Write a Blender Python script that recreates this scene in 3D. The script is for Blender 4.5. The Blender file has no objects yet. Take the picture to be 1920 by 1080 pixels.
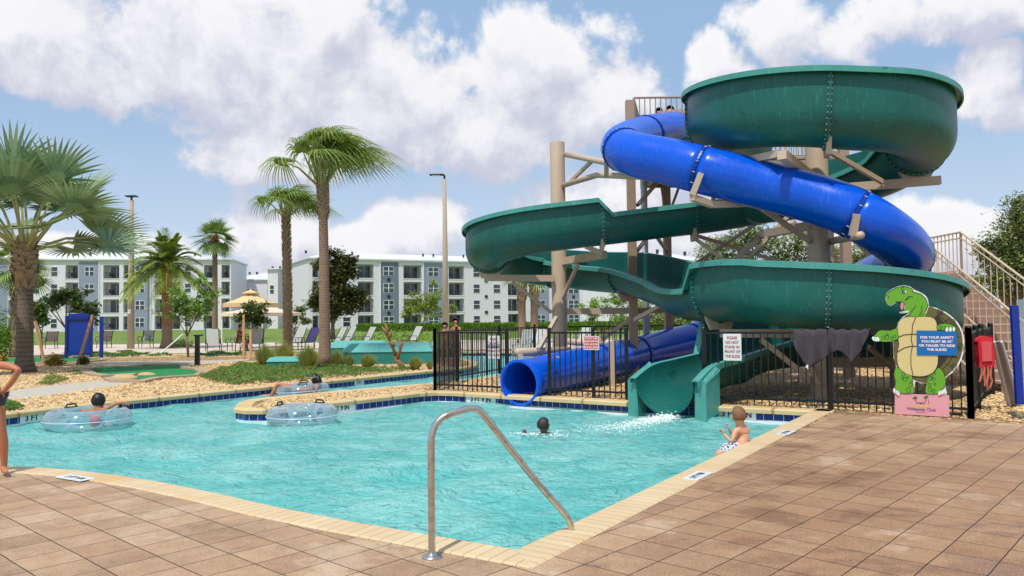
import bpy, math, random
import numpy as np
from mathutils import Vector, Matrix
from mathutils.geometry import tessellate_polygon
R=math.radians
random.seed(7)
SC=bpy.context.scene
COL=SC.collection
# ---------------------------------------------------------------- camera, sky, sun, exposure
H=1.5; F=1470.0; PITCH=math.atan(55/F); ROLL=0.012
_f=Vector((0,math.cos(PITCH),math.sin(PITCH))); _u0=Vector((0,-math.sin(PITCH),math.cos(PITCH))); _r0=Vector((1,0,0))
_u=_u0*math.cos(ROLL)+_r0*math.sin(ROLL); _r=_r0*math.cos(ROLL)-_u0*math.sin(ROLL)
CAM=Vector((0,0,H))
cd=bpy.data.cameras.new('camera'); cam=bpy.data.objects.new('camera',cd); COL.objects.link(cam)
cd.sensor_width=36; cd.lens=36*F/1920; cd.clip_start=0.1; cd.clip_end=3000
m=Matrix((_r,_u,-_f)).transposed().to_4x4(); m.translation=CAM; cam.matrix_world=m
SC.camera=cam
def ray(px,py): return _f+_r*((px-960)/F)+_u*((540-py)/F)
def P(px,py,d):
    v=ray(px,py); return CAM+v*(d/v.y)
def G(px,py,z=0.0):
    v=ray(px,py); return CAM+v*((z-H)/v.z)
SC.view_settings.view_transform='Standard'; SC.view_settings.look='None'; SC.view_settings.exposure=0.0; SC.view_settings.gamma=1.0
SC.cycles.use_denoising=True
SC.cycles.max_bounces=10; SC.cycles.transparent_max_bounces=24
SUN_EL=R(62); SUN_AZ=R(205)      # azimuth clockwise from +Y (the view direction): behind the camera, to the left
sdir=Vector((math.sin(SUN_AZ)*math.cos(SUN_EL),math.cos(SUN_AZ)*math.cos(SUN_EL),math.sin(SUN_EL)))
sl=bpy.data.lights.new('sun','SUN'); sl.energy=3.5; sl.angle=R(1.0); sl.color=(1,0.955,0.88)
so=bpy.data.objects.new('sun',sl); COL.objects.link(so); so.rotation_euler=sdir.to_track_quat('Z','Y').to_euler(); so.location=(0,0,30)

class N:
    """tiny node helper"""
    def __init__(s,tree): s.t=tree; s.n=tree.nodes; s.l=tree.links
    def new(s,typ,ins=None,**kw):
        n=s.n.new(typ)
        for k,v in kw.items(): setattr(n,k,v)
        if ins:
            for k,v in ins.items():
                if hasattr(v,'is_output') : s.l.new(v,n.inputs[k])
                else: n.inputs[k].default_value=v
        return n
    def math(s,op,a,b=0.0,c=0.0,clamp=False):
        n=s.n.new('ShaderNodeMath'); n.operation=op; n.use_clamp=clamp
        for i,v in enumerate((a,b,c)):
            if hasattr(v,'is_output'): s.l.new(v,n.inputs[i])
            else: n.inputs[i].default_value=v
        return n.outputs[0]
    def mix(s,f,a,b,blend='MIX'):
        n=s.n.new('ShaderNodeMix'); n.data_type='RGBA'; n.blend_type=blend
        for k,v in ((0,f),(6,a),(7,b)):
            if hasattr(v,'is_output'): s.l.new(v,n.inputs[k])
            elif isinstance(v,(tuple,list)) and len(v)==3: n.inputs[k].default_value=(*v,1)
            else: n.inputs[k].default_value=v
        return n.outputs[2]
    def ramp(s,f,stops,interp='LINEAR'):
        n=s.n.new('ShaderNodeValToRGB'); s.l.new(f,n.inputs[0]); cr=n.color_ramp; cr.interpolation=interp
        while len(cr.elements)<len(stops): cr.elements.new(0.5)
        for e,(p,c) in zip(cr.elements,stops):
            e.position=p; e.color=(*c,1) if isinstance(c,(tuple,list)) else (c,c,c,1)
        return n.outputs[0]
    def smooth(s,v,a,b):
        n=s.n.new('ShaderNodeMapRange'); n.interpolation_type='SMOOTHSTEP'
        s.l.new(v,n.inputs[0]); n.inputs[1].default_value=a; n.inputs[2].default_value=b
        n.inputs[3].default_value=0; n.inputs[4].default_value=1
        return n.outputs[0]

world=bpy.data.worlds.new('World'); SC.world=world; world.use_nodes=True
wt=world.node_tree; wt.nodes.clear(); w=N(wt)
# cloud density as a function of direction: azimuth, elevation (radians)
def cloud_group():
    g=bpy.data.node_groups.new('cloud_density','ShaderNodeTree')
    g.interface.new_socket('az',in_out='INPUT',socket_type='NodeSocketFloat')
    g.interface.new_socket('el',in_out='INPUT',socket_type='NodeSocketFloat')
    g.interface.new_socket('density',in_out='OUTPUT',socket_type='NodeSocketFloat')
    q=N(g); gi=q.new('NodeGroupInput'); go=q.new('NodeGroupOutput')
    az,el=gi.outputs[0],gi.outputs[1]
    cv=q.new('ShaderNodeCombineXYZ',{0:az,1:el})
    nz=q.new('ShaderNodeTexNoise',{'Vector':cv.outputs[0],'Scale':5.0,'Detail':3.0,'Roughness':0.5})
    wob=q.new('ShaderNodeVectorMath',{0:nz.outputs['Color'],1:(0.5,0.5,0.5)},operation='SUBTRACT')
    sep=q.new('ShaderNodeSeparateXYZ',{0:wob.outputs[0]})
    a2=q.math('MULTIPLY_ADD',sep.outputs[0],0.10,az); e2=q.math('MULTIPLY_ADD',sep.outputs[1],0.07,el)
    blobs=[(470,95,290,150,0),(700,205,300,95,0),(1010,150,150,115,0),(1090,200,120,95,0),(560,285,190,50,-.1),(860,265,250,65,0),
      (90,120,115,60,0),(50,40,190,60,0),(1345,135,66,66,0),(1475,30,120,70,-.25),(1760,25,220,75,-.2),(1855,165,80,70,-.05),(1905,225,60,40,-.1),
      (520,425,95,70,0),(700,455,180,40,-.05),(790,430,80,58,0),(1180,430,190,120,-.05),(1735,425,115,55,0),(1680,470,200,45,0),(90,455,280,45,-.15),
      (1250,330,90,60,-.2)]
    cur=None
    for (x,y,rx,ry,wt_) in blobs:
        u=math.atan((x-960)/F); v=math.atan((595-y)/math.hypot(F,x-960)); ru=rx/F*math.cos(u)**1.5; rv=ry/F*math.cos(u)
        du=q.math('DIVIDE',q.math('SUBTRACT',a2,u),ru*1.15); dv=q.math('DIVIDE',q.math('SUBTRACT',e2,v),rv*1.15)
        d=q.math('SUBTRACT',1+wt_,q.math('ADD',q.math('MULTIPLY',du,du),q.math('MULTIPLY',dv,dv)))
        cur=d if cur is None else q.math('MAXIMUM',cur,d)
    cur=q.math('MAXIMUM',cur,-0.9)
    # outside the photographed sector: a general broken cover
    far=q.smooth(q.math('ABSOLUTE',az),0.62,0.85)
    high=q.smooth(el,0.42,0.6)
    out=q.math('MAXIMUM',far,high)
    cur=q.math('ADD',q.math('MULTIPLY',cur,q.math('SUBTRACT',1.0,out)),q.math('MULTIPLY',out,-0.15))
    n1=q.new('ShaderNodeTexNoise',{'Vector':cv.outputs[0],'Scale':8.5,'Detail':9.0,'Roughness':0.56,'Distortion':0.5})
    n2=q.new('ShaderNodeTexNoise',{'Vector':cv.outputs[0],'Scale':26.0,'Detail':6.0,'Roughness':0.6})
    s=q.math('MULTIPLY_ADD',q.math('SUBTRACT',n1.outputs[0],0.5),3.3,cur)
    s=q.math('MULTIPLY_ADD',q.math('SUBTRACT',n2.outputs[0],0.5),1.5,s)
    q.l.new(s,go.inputs[0]); return g
CG=cloud_group()
tc=w.new('ShaderNodeTexCoord'); sx=w.new('ShaderNodeSeparateXYZ',{0:tc.outputs['Generated']})
az=w.math('ARCTAN2',sx.outputs[0],sx.outputs[1]); el=w.math('ARCSINE',sx.outputs[2])
g1=w.new('ShaderNodeGroup',node_tree=CG); w.l.new(az,g1.inputs[0]); w.l.new(el,g1.inputs[1])
g2=w.new('ShaderNodeGroup',node_tree=CG); w.l.new(w.math('SUBTRACT',az,0.012),g2.inputs[0]); w.l.new(w.math('ADD',el,0.045),g2.inputs[1])
cov=w.smooth(g1.outputs[0],-0.25,0.38)
shade=w.smooth(w.math('SUBTRACT',g1.outputs[0],g2.outputs[0]),-0.75,0.95)
ccol=w.mix(shade,(5.5,5.65,6.8),(9.1,9.0,9.1))
thick=w.smooth(g1.outputs[0],0.2,1.4)
ccol=w.mix(w.math('MULTIPLY',thick,0.22),ccol,(7.0,7.1,8.0))
sky=w.new('ShaderNodeTexSky',sky_type='NISHITA',sun_disc=False,sun_elevation=SUN_EL,sun_rotation=SUN_AZ,air_density=1.0,dust_density=1.2,ozone_density=1.0)
skyc=w.mix(0.72,sky.outputs[0],(3.6,5.4,7.9))
hz=w.math('SUBTRACT',1.0,w.smooth(el,-0.02,0.30))
skyc=w.mix(w.math('MULTIPLY',hz,0.72),skyc,(6.7,7.5,8.6))
allc=w.mix(w.math('MULTIPLY',cov,0.96),skyc,ccol)
bg=w.new('ShaderNodeBackground',{'Color':allc,'Strength':0.108}); ow=w.new('ShaderNodeOutputWorld',{'Surface':bg.outputs[0]})

# ---------------------------------------------------------------- mesh helpers
ORG={}
def tag(o,label=None,cat=None,group=None,kind=None):
    if label: o['label']=label
    if cat: o['category']=cat
    if group: o['group']=group
    if kind: o['kind']=kind
    return o
def thing(name,label,cat,loc,group=None,kind=None):
    o=bpy.data.objects.new(name,None); o.empty_display_size=0.2; COL.objects.link(o); o.location=loc
    ORG[o.name]=Vector(loc); return tag(o,label,cat,group,kind)
class MB:
    def __init__(s): s.v=[];s.f=[];s.m=[];s.uv=None
    def add(s,vs,fs,mi=0):
        b=len(s.v); s.v.extend([tuple(v) for v in vs]); s.f.extend([tuple(i+b for i in f) for f in fs]); s.m.extend([mi]*len(fs)); return s
    def box(s,c,size,rot=None,mi=0,taper=1.0):
        x,y,z=[k/2 for k in size]; vs=[]
        for dz,t in ((-z,1),(z,taper)):
            for dx,dy in ((-x,-y),(x,-y),(x,y),(-x,y)): vs.append(Vector((dx*t,dy*t,dz)))
        if rot is not None:
            M=rot if isinstance(rot,Matrix) else Matrix.Rotation(rot,3,'Z'); vs=[M@v for v in vs]
        vs=[v+Vector(c) for v in vs]
        return s.add(vs,[(0,3,2,1),(4,5,6,7),(0,1,5,4),(1,2,6,5),(2,3,7,6),(3,0,4,7)],mi)
    def beam(s,a,b,w,h=None,mi=0):
        a=Vector(a);b=Vector(b);h=h or w; d=(b-a); L=d.length
        if L<1e-6: return s
        return s.box((a+b)/2,(w,h,L),frame(d),mi)
    def tube(s,pts,r,n=8,mi=0,caps=True):
        pts=[Vector(p) for p in pts]; rs=r if isinstance(r,(list,tuple)) else [r]*len(pts)
        prev=None; vs=[];fs=[]
        for i,p in enumerate(pts):
            d=(pts[min(i+1,len(pts)-1)]-pts[max(i-1,0)])
            if d.length<1e-9: d=Vector((0,0,1))
            d.normalize()
            if prev is None:
                a=Vector((0,0,1)) if abs(d.z)<0.9 else Vector((1,0,0)); x=d.cross(a).normalized()
            else: x=(prev-d*prev.dot(d)).normalized()
            prev=x; y=d.cross(x)
            for k in range(n):
                t=2*math.pi*k/n; vs.append(p+(x*math.cos(t)+y*math.sin(t))*rs[i])
        for i in range(len(pts)-1):
            for k in range(n): fs.append((i*n+k,i*n+(k+1)%n,(i+1)*n+(k+1)%n,(i+1)*n+k))
        if caps: fs.append(tuple(range(n-1,-1,-1))); e=(len(pts)-1)*n; fs.append(tuple(e+k for k in range(n)))
        return s.add(vs,fs,mi)
    def lathe(s,c,prof,n=16,mi=0,axis=None):
        vs=[];fs=[]; M=frame(axis) if axis is not None else Matrix.Identity(3)
        for (r,z) in prof:
            for k in range(n):
                t=2*math.pi*k/n; vs.append(Vector(c)+M@Vector((r*math.cos(t),r*math.sin(t),z)))
        for i in range(len(prof)-1):
            for k in range(n): fs.append((i*n+k,i*n+(k+1)%n,(i+1)*n+(k+1)%n,(i+1)*n+k))
        fs.append(tuple(range(n-1,-1,-1))); e=(len(prof)-1)*n; fs.append(tuple(e+k for k in range(n)))
        return s.add(vs,fs,mi)
    def ball(s,c,r,n=8,mi=0,sq=(1,1,1)):
        vs=[];fs=[]; m_=max(3,n//2)
        for i in range(1,m_):
            ph=math.pi*i/m_
            for k in range(n):
                t=2*math.pi*k/n; vs.append(Vector(c)+Vector((r*sq[0]*math.sin(ph)*math.cos(t),r*sq[1]*math.sin(ph)*math.sin(t),r*sq[2]*math.cos(ph))))
        top=len(vs); vs.append(Vector(c)+Vector((0,0,r*sq[2]))); bot=top+1; vs.append(Vector(c)-Vector((0,0,r*sq[2])))
        for i in range(m_-2):
            for k in range(n): fs.append((i*n+k,(i+1)*n+k,(i+1)*n+(k+1)%n,i*n+(k+1)%n))
        for k in range(n):
            fs.append((top,k,(k+1)%n)); fs.append((bot,(m_-2)*n+(k+1)%n,(m_-2)*n+k))
        return s.add(vs,fs,mi)
    def prism(s,poly,off,mi=0,side=None):
        """poly: 3D points (planar), off: extrusion vector"""
        n=len(poly); a=[Vector(p) for p in poly]; b=[p+Vector(off) for p in a]
        tri=tessellate_polygon([a]); base=len(s.v); s.add(a+b,[tuple(t) for t in tri]+[tuple(i+n for i in reversed(t)) for t in tri],mi)
        k=len(s.f); s.f.extend([(base+i,base+(i+1)%n,base+n+(i+1)%n,base+n+i) for i in range(n)]); s.m.extend([mi if side is None else side]*n); return s
    def build(s,name,mats,parent=None,smooth=False,label=None,origin=None):
        me=bpy.data.meshes.new(name)
        o0=ORG[parent.name] if parent is not None else (Vector(origin) if origin is not None else Vector((0,0,0)))
        me.from_pydata([(v[0]-o0.x,v[1]-o0.y,v[2]-o0.z) for v in s.v],[],s.f)
        if not isinstance(mats,(list,tuple)): mats=[mats]
        for mt in mats: me.materials.append(mt)
        if len(mats)>1: me.polygons.foreach_set('material_index',s.m)
        if smooth: me.polygons.foreach_set('use_smooth',[True]*len(me.polygons))
        if s.uv is not None:
            ul=me.uv_layers.new(name='UVMap'); k=0; flat=[]
            for f in s.f:
                for i in f: flat.extend(s.uv[i])
            ul.data.foreach_set('uv',flat)
        me.update()
        o=bpy.data.objects.new(name,me); COL.objects.link(o)
        if parent is not None: o.parent=parent; ORG[o.name]=ORG[parent.name]
        else: o.location=o0; ORG[o.name]=o0
        if label: o['label']=label
        return o
def frame(d):
    d=Vector(d).normalized(); a=Vector((0,0,1)) if abs(d.z)<0.95 else Vector((0,1,0))
    x=d.cross(a).normalized(); y=d.cross(x).normalized()
    return Matrix((x,y,d)).transposed()
def kids(o): return [c for c in COL.objects if c.parent==o]
def copy_tree(o,parent=None,_k=None):
    if _k is None:
        _k={}
        for c in COL.objects:
            if c.parent is not None: _k.setdefault(c.parent.name,[]).append(c)
    c=o.copy(); COL.objects.link(c); ORG[c.name]=ORG.get(o.name,Vector((0,0,0)))
    if parent is not None: c.parent=parent
    for ch in _k.get(o.name,[]): copy_tree(ch,c,_k)
    return c
def bevel(o,wd,seg=2,ang=40):
    b=o.modifiers.new('bevel','BEVEL'); b.width=wd; b.segments=seg; b.limit_method='ANGLE'; b.angle_limit=R(ang); return o
def text_mb(txt,size,origin,xdir,ydir,depth=0.003,mi=0,mb=None,align='CENTER',bold=0.0,sx=1.0):
    cu=bpy.data.curves.new('t','FONT'); cu.body=txt; cu.size=size; cu.align_x=align; cu.align_y='CENTER'; cu.extrude=depth/2; cu.offset=bold; cu.resolution_u=2
    ob=bpy.data.objects.new('t',cu); COL.objects.link(ob)
    me=bpy.data.meshes.new_from_object(ob.evaluated_get(bpy.context.evaluated_depsgraph_get()))
    x=Vector(xdir).normalized(); y=Vector(ydir).normalized(); z=x.cross(y)
    mb=mb or MB(); mb.add([Vector(origin)+x*(v.co.x*sx)+y*v.co.y+z*v.co.z for v in me.vertices],[tuple(p.vertices) for p in me.polygons],mi)
    bpy.data.objects.remove(ob); bpy.data.meshes.remove(me); bpy.data.curves.remove(cu)
    return mb

# ---------------------------------------------------------------- materials
MATS={}
def srgb(r,g,b):
    return tuple(((c/255)/12.92 if c/255<=0.04045 else ((c/255+0.055)/1.055)**2.4) for c in (r,g,b))
def mat(name,col,rough=0.6,metal=0.0,var=0.12,scale=8.0,bump=0.0,bscale=60.0,coat=0.0,spec=0.5,trans=0.0,streak=None):
    if name in MATS: return MATS[name]
    m_=bpy.data.materials.new(name); m_.use_nodes=True; t=m_.node_tree; q=N(t); b=t.nodes['Principled BSDF']
    tcd=q.new('ShaderNodeTexCoord')
    vec=tcd.outputs['Object']
    if streak: vec=q.new('ShaderNodeMapping',{'Vector':vec,'Scale':streak}).outputs[0]
    nz=q.new('ShaderNodeTexNoise',{'Vector':vec,'Scale':scale,'Detail':6.0,'Roughness':0.6})
    c=q.mix(nz.outputs[0],tuple(x*(1-var) for x in col),tuple(min(1,x*(1+var)) for x in col))
    q.l.new(c,b.inputs['Base Color']); b.inputs['Roughness'].default_value=rough; b.inputs['Metallic'].default_value=metal
    rr=q.math('MULTIPLY_ADD',nz.outputs[0],0.16,rough-0.08); q.l.new(rr,b.inputs['Roughness'])
    b.inputs['Specular IOR Level'].default_value=spec
    if coat: b.inputs['Coat Weight'].default_value=coat; b.inputs['Coat Roughness'].default_value=0.08
    if bump:
        n2=q.new('ShaderNodeTexNoise',{'Vector':tcd.outputs['Object'],'Scale':bscale,'Detail':4.0})
        bp=q.new('ShaderNodeBump',{'Height':n2.outputs[0],'Strength':bump,'Distance':0.01}); q.l.new(bp.outputs[0],b.inputs['Normal'])
    MATS[name]=m_; return m_
def leafmat(name,c1,c2,trans=0.25,rough=0.5,scale=1.3):
    if name in MATS: return MATS[name]
    m_=bpy.data.materials.new(name); m_.use_nodes=True; t=m_.node_tree; q=N(t); b=t.nodes['Principled BSDF']; out=t.nodes['Material Output']
    tcd=q.new('ShaderNodeTexCoord'); nz=q.new('ShaderNodeTexNoise',{'Vector':tcd.outputs['Object'],'Scale':scale,'Detail':5.0,'Roughness':0.7})
    geo=q.new('ShaderNodeNewGeometry')
    f=q.math('MULTIPLY_ADD',geo.outputs['Random Per Island'],0.7,q.math('MULTIPLY_ADD',nz.outputs[0],0.8,-0.25),clamp=True)
    c=q.mix(f,c1,c2)
    q.l.new(c,b.inputs['Base Color']); b.inputs['Roughness'].default_value=rough
    tr=q.new('ShaderNodeBsdfTranslucent',{'Color':q.mix(0.4,c,(0.35,0.45,0.05))})
    mx=q.new('ShaderNodeMixShader',{0:trans,1:b.outputs[0],2:tr.outputs[0]}); q.l.new(mx.outputs[0],out.inputs[0])
    MATS[name]=m_; return m_
# ================================================================ ground, pool, water
def inpoly(xy,poly):
    x,y=xy[:,0],xy[:,1]; ins=np.zeros(len(xy),bool); n=len(poly); j=n-1
    for i in range(n):
        xi,yi=poly[i][0],poly[i][1]; xj,yj=poly[j][0],poly[j][1]
        c=((yi>y)!=(yj>y))&(x<(xj-xi)*(y-yi)/(yj-yi+1e-12)+xi); ins^=c; j=i
    return ins
def sheet(name,outer,holes,z,m_,kind='structure',label=None):
    polys=[[Vector((p[0],p[1],z)) for p in outer]]+[[Vector((p[0],p[1],z)) for p in h] for h in holes]
    tri=tessellate_polygon(polys); flat=[v for pl in polys for v in pl]
    mb=MB(); fs=[]
    for t in tri:
        a,b,c=(flat[i] for i in t)
        fs.append(tuple(t) if (b-a).cross(c-a).z>0 else tuple(reversed(t)))
    mb.add(flat,fs); o=mb.build(name,m_); tag(o,label=label,kind=kind); return o
def offset(pts,w,closed=False):
    """offset a polyline to its right by w (2D)"""
    out=[];n=len(pts)
    for i in range(n):
        if closed: a=pts[i-1];b=pts[(i+1)%n]
        else: a=pts[max(0,i-1)]; b=pts[min(n-1,i+1)]
        p=Vector(pts[i][:2]); d1=(p-Vector(a[:2])); d2=(Vector(b[:2])-p)
        if d1.length<1e-6: d1=d2
        if d2.length<1e-6: d2=d1
        d1.normalize(); d2.normalize(); n1=Vector((d1.y,-d1.x)); n2=Vector((d2.y,-d2.x)); mm=(n1+n2)
        if mm.length<1e-6: mm=n1
        mm.normalize(); k=1/max(0.5,mm.dot(n1)); out.append(tuple(p+mm*w*k))
    return out
near_in=[(0.02,5.07),(-1.29,5.88),(-1.9,6.3),(-2.62,6.86),(-3.3,7.34),(-3.9,7.7),(-4.45,7.98),(-5.02,8.18),(-5.5,8.3),(-7.0,8.35),(-8.6,8.6),(-9.6,9.4)]
right_in=[(4.62,12.12),(0.02,5.07)]
far_in=[(-4.85,13.85),(-4.76,13.5),(-4.5,13.25),(-4.2,13.2),(-3.95,13.38),(-3.0,14.5),(-2.2,15.45),(-1.9,15.85),(-1.55,16.02),(-1.2,15.9),(4.62,12.12)]
river_in=[(12,25.2),(8,24.9),(4,24.3),(2.6,23.9),(1.2,22.6),(-0.3,20.36),(-1.87,18.13),(-3.61,16.52),(-4.7,15.35),(-4.98,14.9),(-5.0,14.4),(-4.85,13.85)]
bank=[(-9.6,9.4),(-9.3,10.6),(-9.0,11.43),(-8.43,12.93),(-8.11,13.72),(-7.36,15.04),(-6.04,17.07),(-4.66,18.98),(-2.32,22.54),(-1.5,23.6),(-1.15,24.8),(-1.2,26.6),(-1.65,28.5),(-3,30.2),(-6,31.8),(-10,33.2),(-25,34.3)]
farb=[(-25,35.6),(-6,35.0),(-1,34.6),(2,33.0),(5,30.2),(8,29),(12,28.6)]
POOL=near_in[::-1][:-1]+right_in[::-1][:1]  # placeholder, rebuilt below
POOL=[(0.02,5.07)]+near_in[1:]+bank[1:]+farb+river_in[:-1]+far_in[:-1]+[(4.62,12.12)]
gx=[(-30,-4.2),(26,-4.2),(26,36.5),(-30,36.5)]

def mat_gravel():
    m_=bpy.data.materials.new('river_gravel'); m_.use_nodes=True; t=m_.node_tree; q=N(t); b=t.nodes['Principled BSDF']
    tcd=q.new('ShaderNodeTexCoord')
    v=q.new('ShaderNodeTexVoronoi',{'Vector':tcd.outputs['Object'],'Scale':17.0,'Randomness':1.0})
    v2=q.new('ShaderNodeTexVoronoi',{'Vector':tcd.outputs['Object'],'Scale':31.0})
    nz=q.new('ShaderNodeTexNoise',{'Vector':tcd.outputs['Object'],'Scale':0.8,'Detail':5.0})
    rs=q.new('ShaderNodeSeparateColor',{0:v.outputs['Color']})
    c=q.ramp(rs.outputs[0],[(0,srgb(146,104,62)),(0.3,srgb(200,154,94)),(0.65,srgb(226,188,130)),(1,srgb(240,216,172))])
    gap=q.smooth(v.outputs['Distance'],0.40,0.62); c=q.mix(gap,c,srgb(92,64,38))
    c=q.mix(q.math('MULTIPLY',nz.outputs[0],0.35),c,srgb(196,150,96))
    q.l.new(c,b.inputs['Base Color']); b.inputs['Roughness'].default_value=0.8
    h=q.math('SUBTRACT',1.0,v.outputs['Distance']); h=q.math('MULTIPLY_ADD',v2.outputs['Distance'],-0.3,h)
    bp=q.new('ShaderNodeBump',{'Height':h,'Strength':0.9,'Distance':0.035}); q.l.new(bp.outputs[0],b.inputs['Normal']); return m_
def mat_lawn():
    m_=bpy.data.materials.new('lawn_turf'); m_.use_nodes=True; t=m_.node_tree; q=N(t); b=t.nodes['Principled BSDF']
    tcd=q.new('ShaderNodeTexCoord')
    nz=q.new('ShaderNodeTexNoise',{'Vector':tcd.outputs['Object'],'Scale':0.35,'Detail':8.0,'Roughness':0.7})
    n2=q.new('ShaderNodeTexNoise',{'Vector':tcd.outputs['Object'],'Scale':30.0,'Detail':3.0})
    c=q.ramp(q.math('MULTIPLY_ADD',n2.outputs[0],0.35,q.math('MULTIPLY',nz.outputs[0],0.75)),[(0.3,srgb(70,92,28)),(0.55,srgb(104,128,42)),(0.8,srgb(150,158,70))])
    q.l.new(c,b.inputs['Base Color']); b.inputs['Roughness'].default_value=0.9
    bp=q.new('ShaderNodeBump',{'Height':n2.outputs[0],'Strength':0.6,'Distance':0.05}); q.l.new(bp.outputs[0],b.inputs['Normal']); return m_
def mat_pavers():
    m_=bpy.data.materials.new('paver_deck'); m_.use_nodes=True; t=m_.node_tree; q=N(t); b=t.nodes['Principled BSDF']
    tcd=q.new('ShaderNodeTexCoord'); mp=q.new('ShaderNodeMapping',{'Vector':tcd.outputs['Object'],'Rotation':(0,0,R(42.2)),'Location':(0.11,0.05,0)})
    wob=q.new('ShaderNodeTexNoise',{'Vector':mp.outputs[0],'Scale':2.2,'Detail':2.0})
    wv=q.new('ShaderNodeVectorMath',{0:wob.outputs['Color'],1:(0.5,0.5,0.5)},operation='SUBTRACT')
    wv=q.new('ShaderNodeVectorMath',{0:wv.outputs[0],'Scale':0.02},operation='SCALE')
    vv=q.new('ShaderNodeVectorMath',{0:mp.outputs[0],1:wv.outputs[0]},operation='ADD')
    def brick(ms):
        n=q.new('ShaderNodeTexBrick',{'Vector':vv.outputs[0],'Scale':1.0,'Mortar Size':ms,'Mortar Smooth':0.25,'Brick Width':0.312,'Row Height':0.325,'Color1':(0,0,0,1),'Color2':(1,1,1,1),'Mortar':(0,0,0,1),'Bias':0.0})
        n.offset=0.0; n.squash=1.0; return n
    br=brick(0.0040)
    # each paver has its own tone: white noise of its cell
    sp=q.new('ShaderNodeSeparateXYZ',{0:vv.outputs[0]})
    cx=q.math('FLOOR',q.math('DIVIDE',sp.outputs[0],0.312)); cy=q.math('FLOOR',q.math('DIVIDE',sp.outputs[1],0.325))
    cc=q.new('ShaderNodeCombineXYZ',{0:cx,1:cy}); wn=q.new('ShaderNodeTexWhiteNoise',{'Vector':cc.outputs[0]})
    n1=q.new('ShaderNodeTexNoise',{'Vector':tcd.outputs['Object'],'Scale':1.6,'Detail':8.0,'Roughness':0.65,'Distortion':0.4})
    n3=q.new('ShaderNodeTexNoise',{'Vector':tcd.outputs['Object'],'Scale':240.0,'Detail':2.0})
    n4=q.new('ShaderNodeTexNoise',{'Vector':mp.outputs[0],'Scale':7.0,'Detail':6.0,'Roughness':0.7})
    f=q.math('MULTIPLY_ADD',wn.outputs['Value'],0.24,q.math('MULTIPLY_ADD',n1.outputs[0],0.5,q.math('MULTIPLY_ADD',n4.outputs[0],0.6,-0.16)))
    c=q.ramp(f,[(0.12,srgb(118,90,66)),(0.36,srgb(154,124,96)),(0.56,srgb(180,148,116)),(0.85,srgb(208,180,146))])
    tint=q.new('ShaderNodeTexWhiteNoise',{'Vector':cc.outputs[0]},noise_dimensions='4D'); tint.inputs['W'].default_value=3.3
    c=q.mix(q.math('MULTIPLY',tint.outputs['Value'],0.25),c,srgb(168,116,76))
    # worn, wet-stained streaks: larger darker damp patches
    wet=q.new('ShaderNodeTexNoise',{'Vector':q.new('ShaderNodeMapping',{'Vector':tcd.outputs['Object'],'Rotation':(0,0,R(-8)),'Scale':(0.9,1.1,1)}).outputs[0],'Scale':1.0,'Detail':9.0,'Roughness':0.68,'Distortion':0.3})
    spx=q.new('ShaderNodeSeparateXYZ',{0:tcd.outputs['Object']}); rgt=q.smooth(q.math('SUBTRACT',spx.outputs[0],q.math('MULTIPLY',spx.outputs[1],0.25)),-1.6,0.6)
    wm=q.math('MULTIPLY',q.smooth(wet.outputs[0],0.50,0.60),q.math('MULTIPLY_ADD',rgt,0.8,0.2))
    c=q.mix(q.math('MULTIPLY',q.math('MULTIPLY',rgt,q.math('SUBTRACT',1.0,q.smooth(spx.outputs[1],7.0,11.0))),0.50),c,srgb(146,98,60)); c=q.mix(q.math('MULTIPLY',wm,0.5),c,srgb(118,76,50))
    pale=q.smooth(wet.outputs[0],0.44,0.36); c=q.mix(q.math('MULTIPLY',pale,0.28),c,srgb(224,204,174))
    n6=q.new('ShaderNodeTexNoise',{'Vector':tcd.outputs['Object'],'Scale':110.0,'Detail':3.0,'Roughness':0.7}); c=q.mix(q.math('MULTIPLY',q.smooth(n6.outputs[0],0.56,0.68),0.75),c,srgb(236,212,176)); c=q.mix(q.math('MULTIPLY',q.smooth(n6.outputs[0],0.45,0.35),0.75),c,srgb(84,60,42)); grime=q.new('ShaderNodeTexNoise',{'Vector':tcd.outputs['Object'],'Scale':5.5,'Detail':9.0,'Roughness':0.75,'Distortion':0.9}); c=q.mix(q.math('MULTIPLY',q.smooth(grime.outputs[0],0.56,0.70),0.5),c,srgb(96,78,66)); c=q.mix(q.math('MULTIPLY',q.smooth(grime.outputs[0],0.40,0.30),0.22),c,srgb(214,204,190))
    c=q.mix(br.outputs['Fac'],c,srgb(34,22,16))
    q.l.new(c,b.inputs['Base Color']); q.l.new(q.math('MULTIPLY_ADD',wm,-0.28,0.72),b.inputs['Roughness'])
    h=q.math('SUBTRACT',q.math('MULTIPLY',n3.outputs[0],0.12),br.outputs['Fac'])
    bp=q.new('ShaderNodeBump',{'Height':h,'Strength':0.7,'Distance':0.006}); q.l.new(bp.outputs[0],b.inputs['Normal']); return m_
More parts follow.
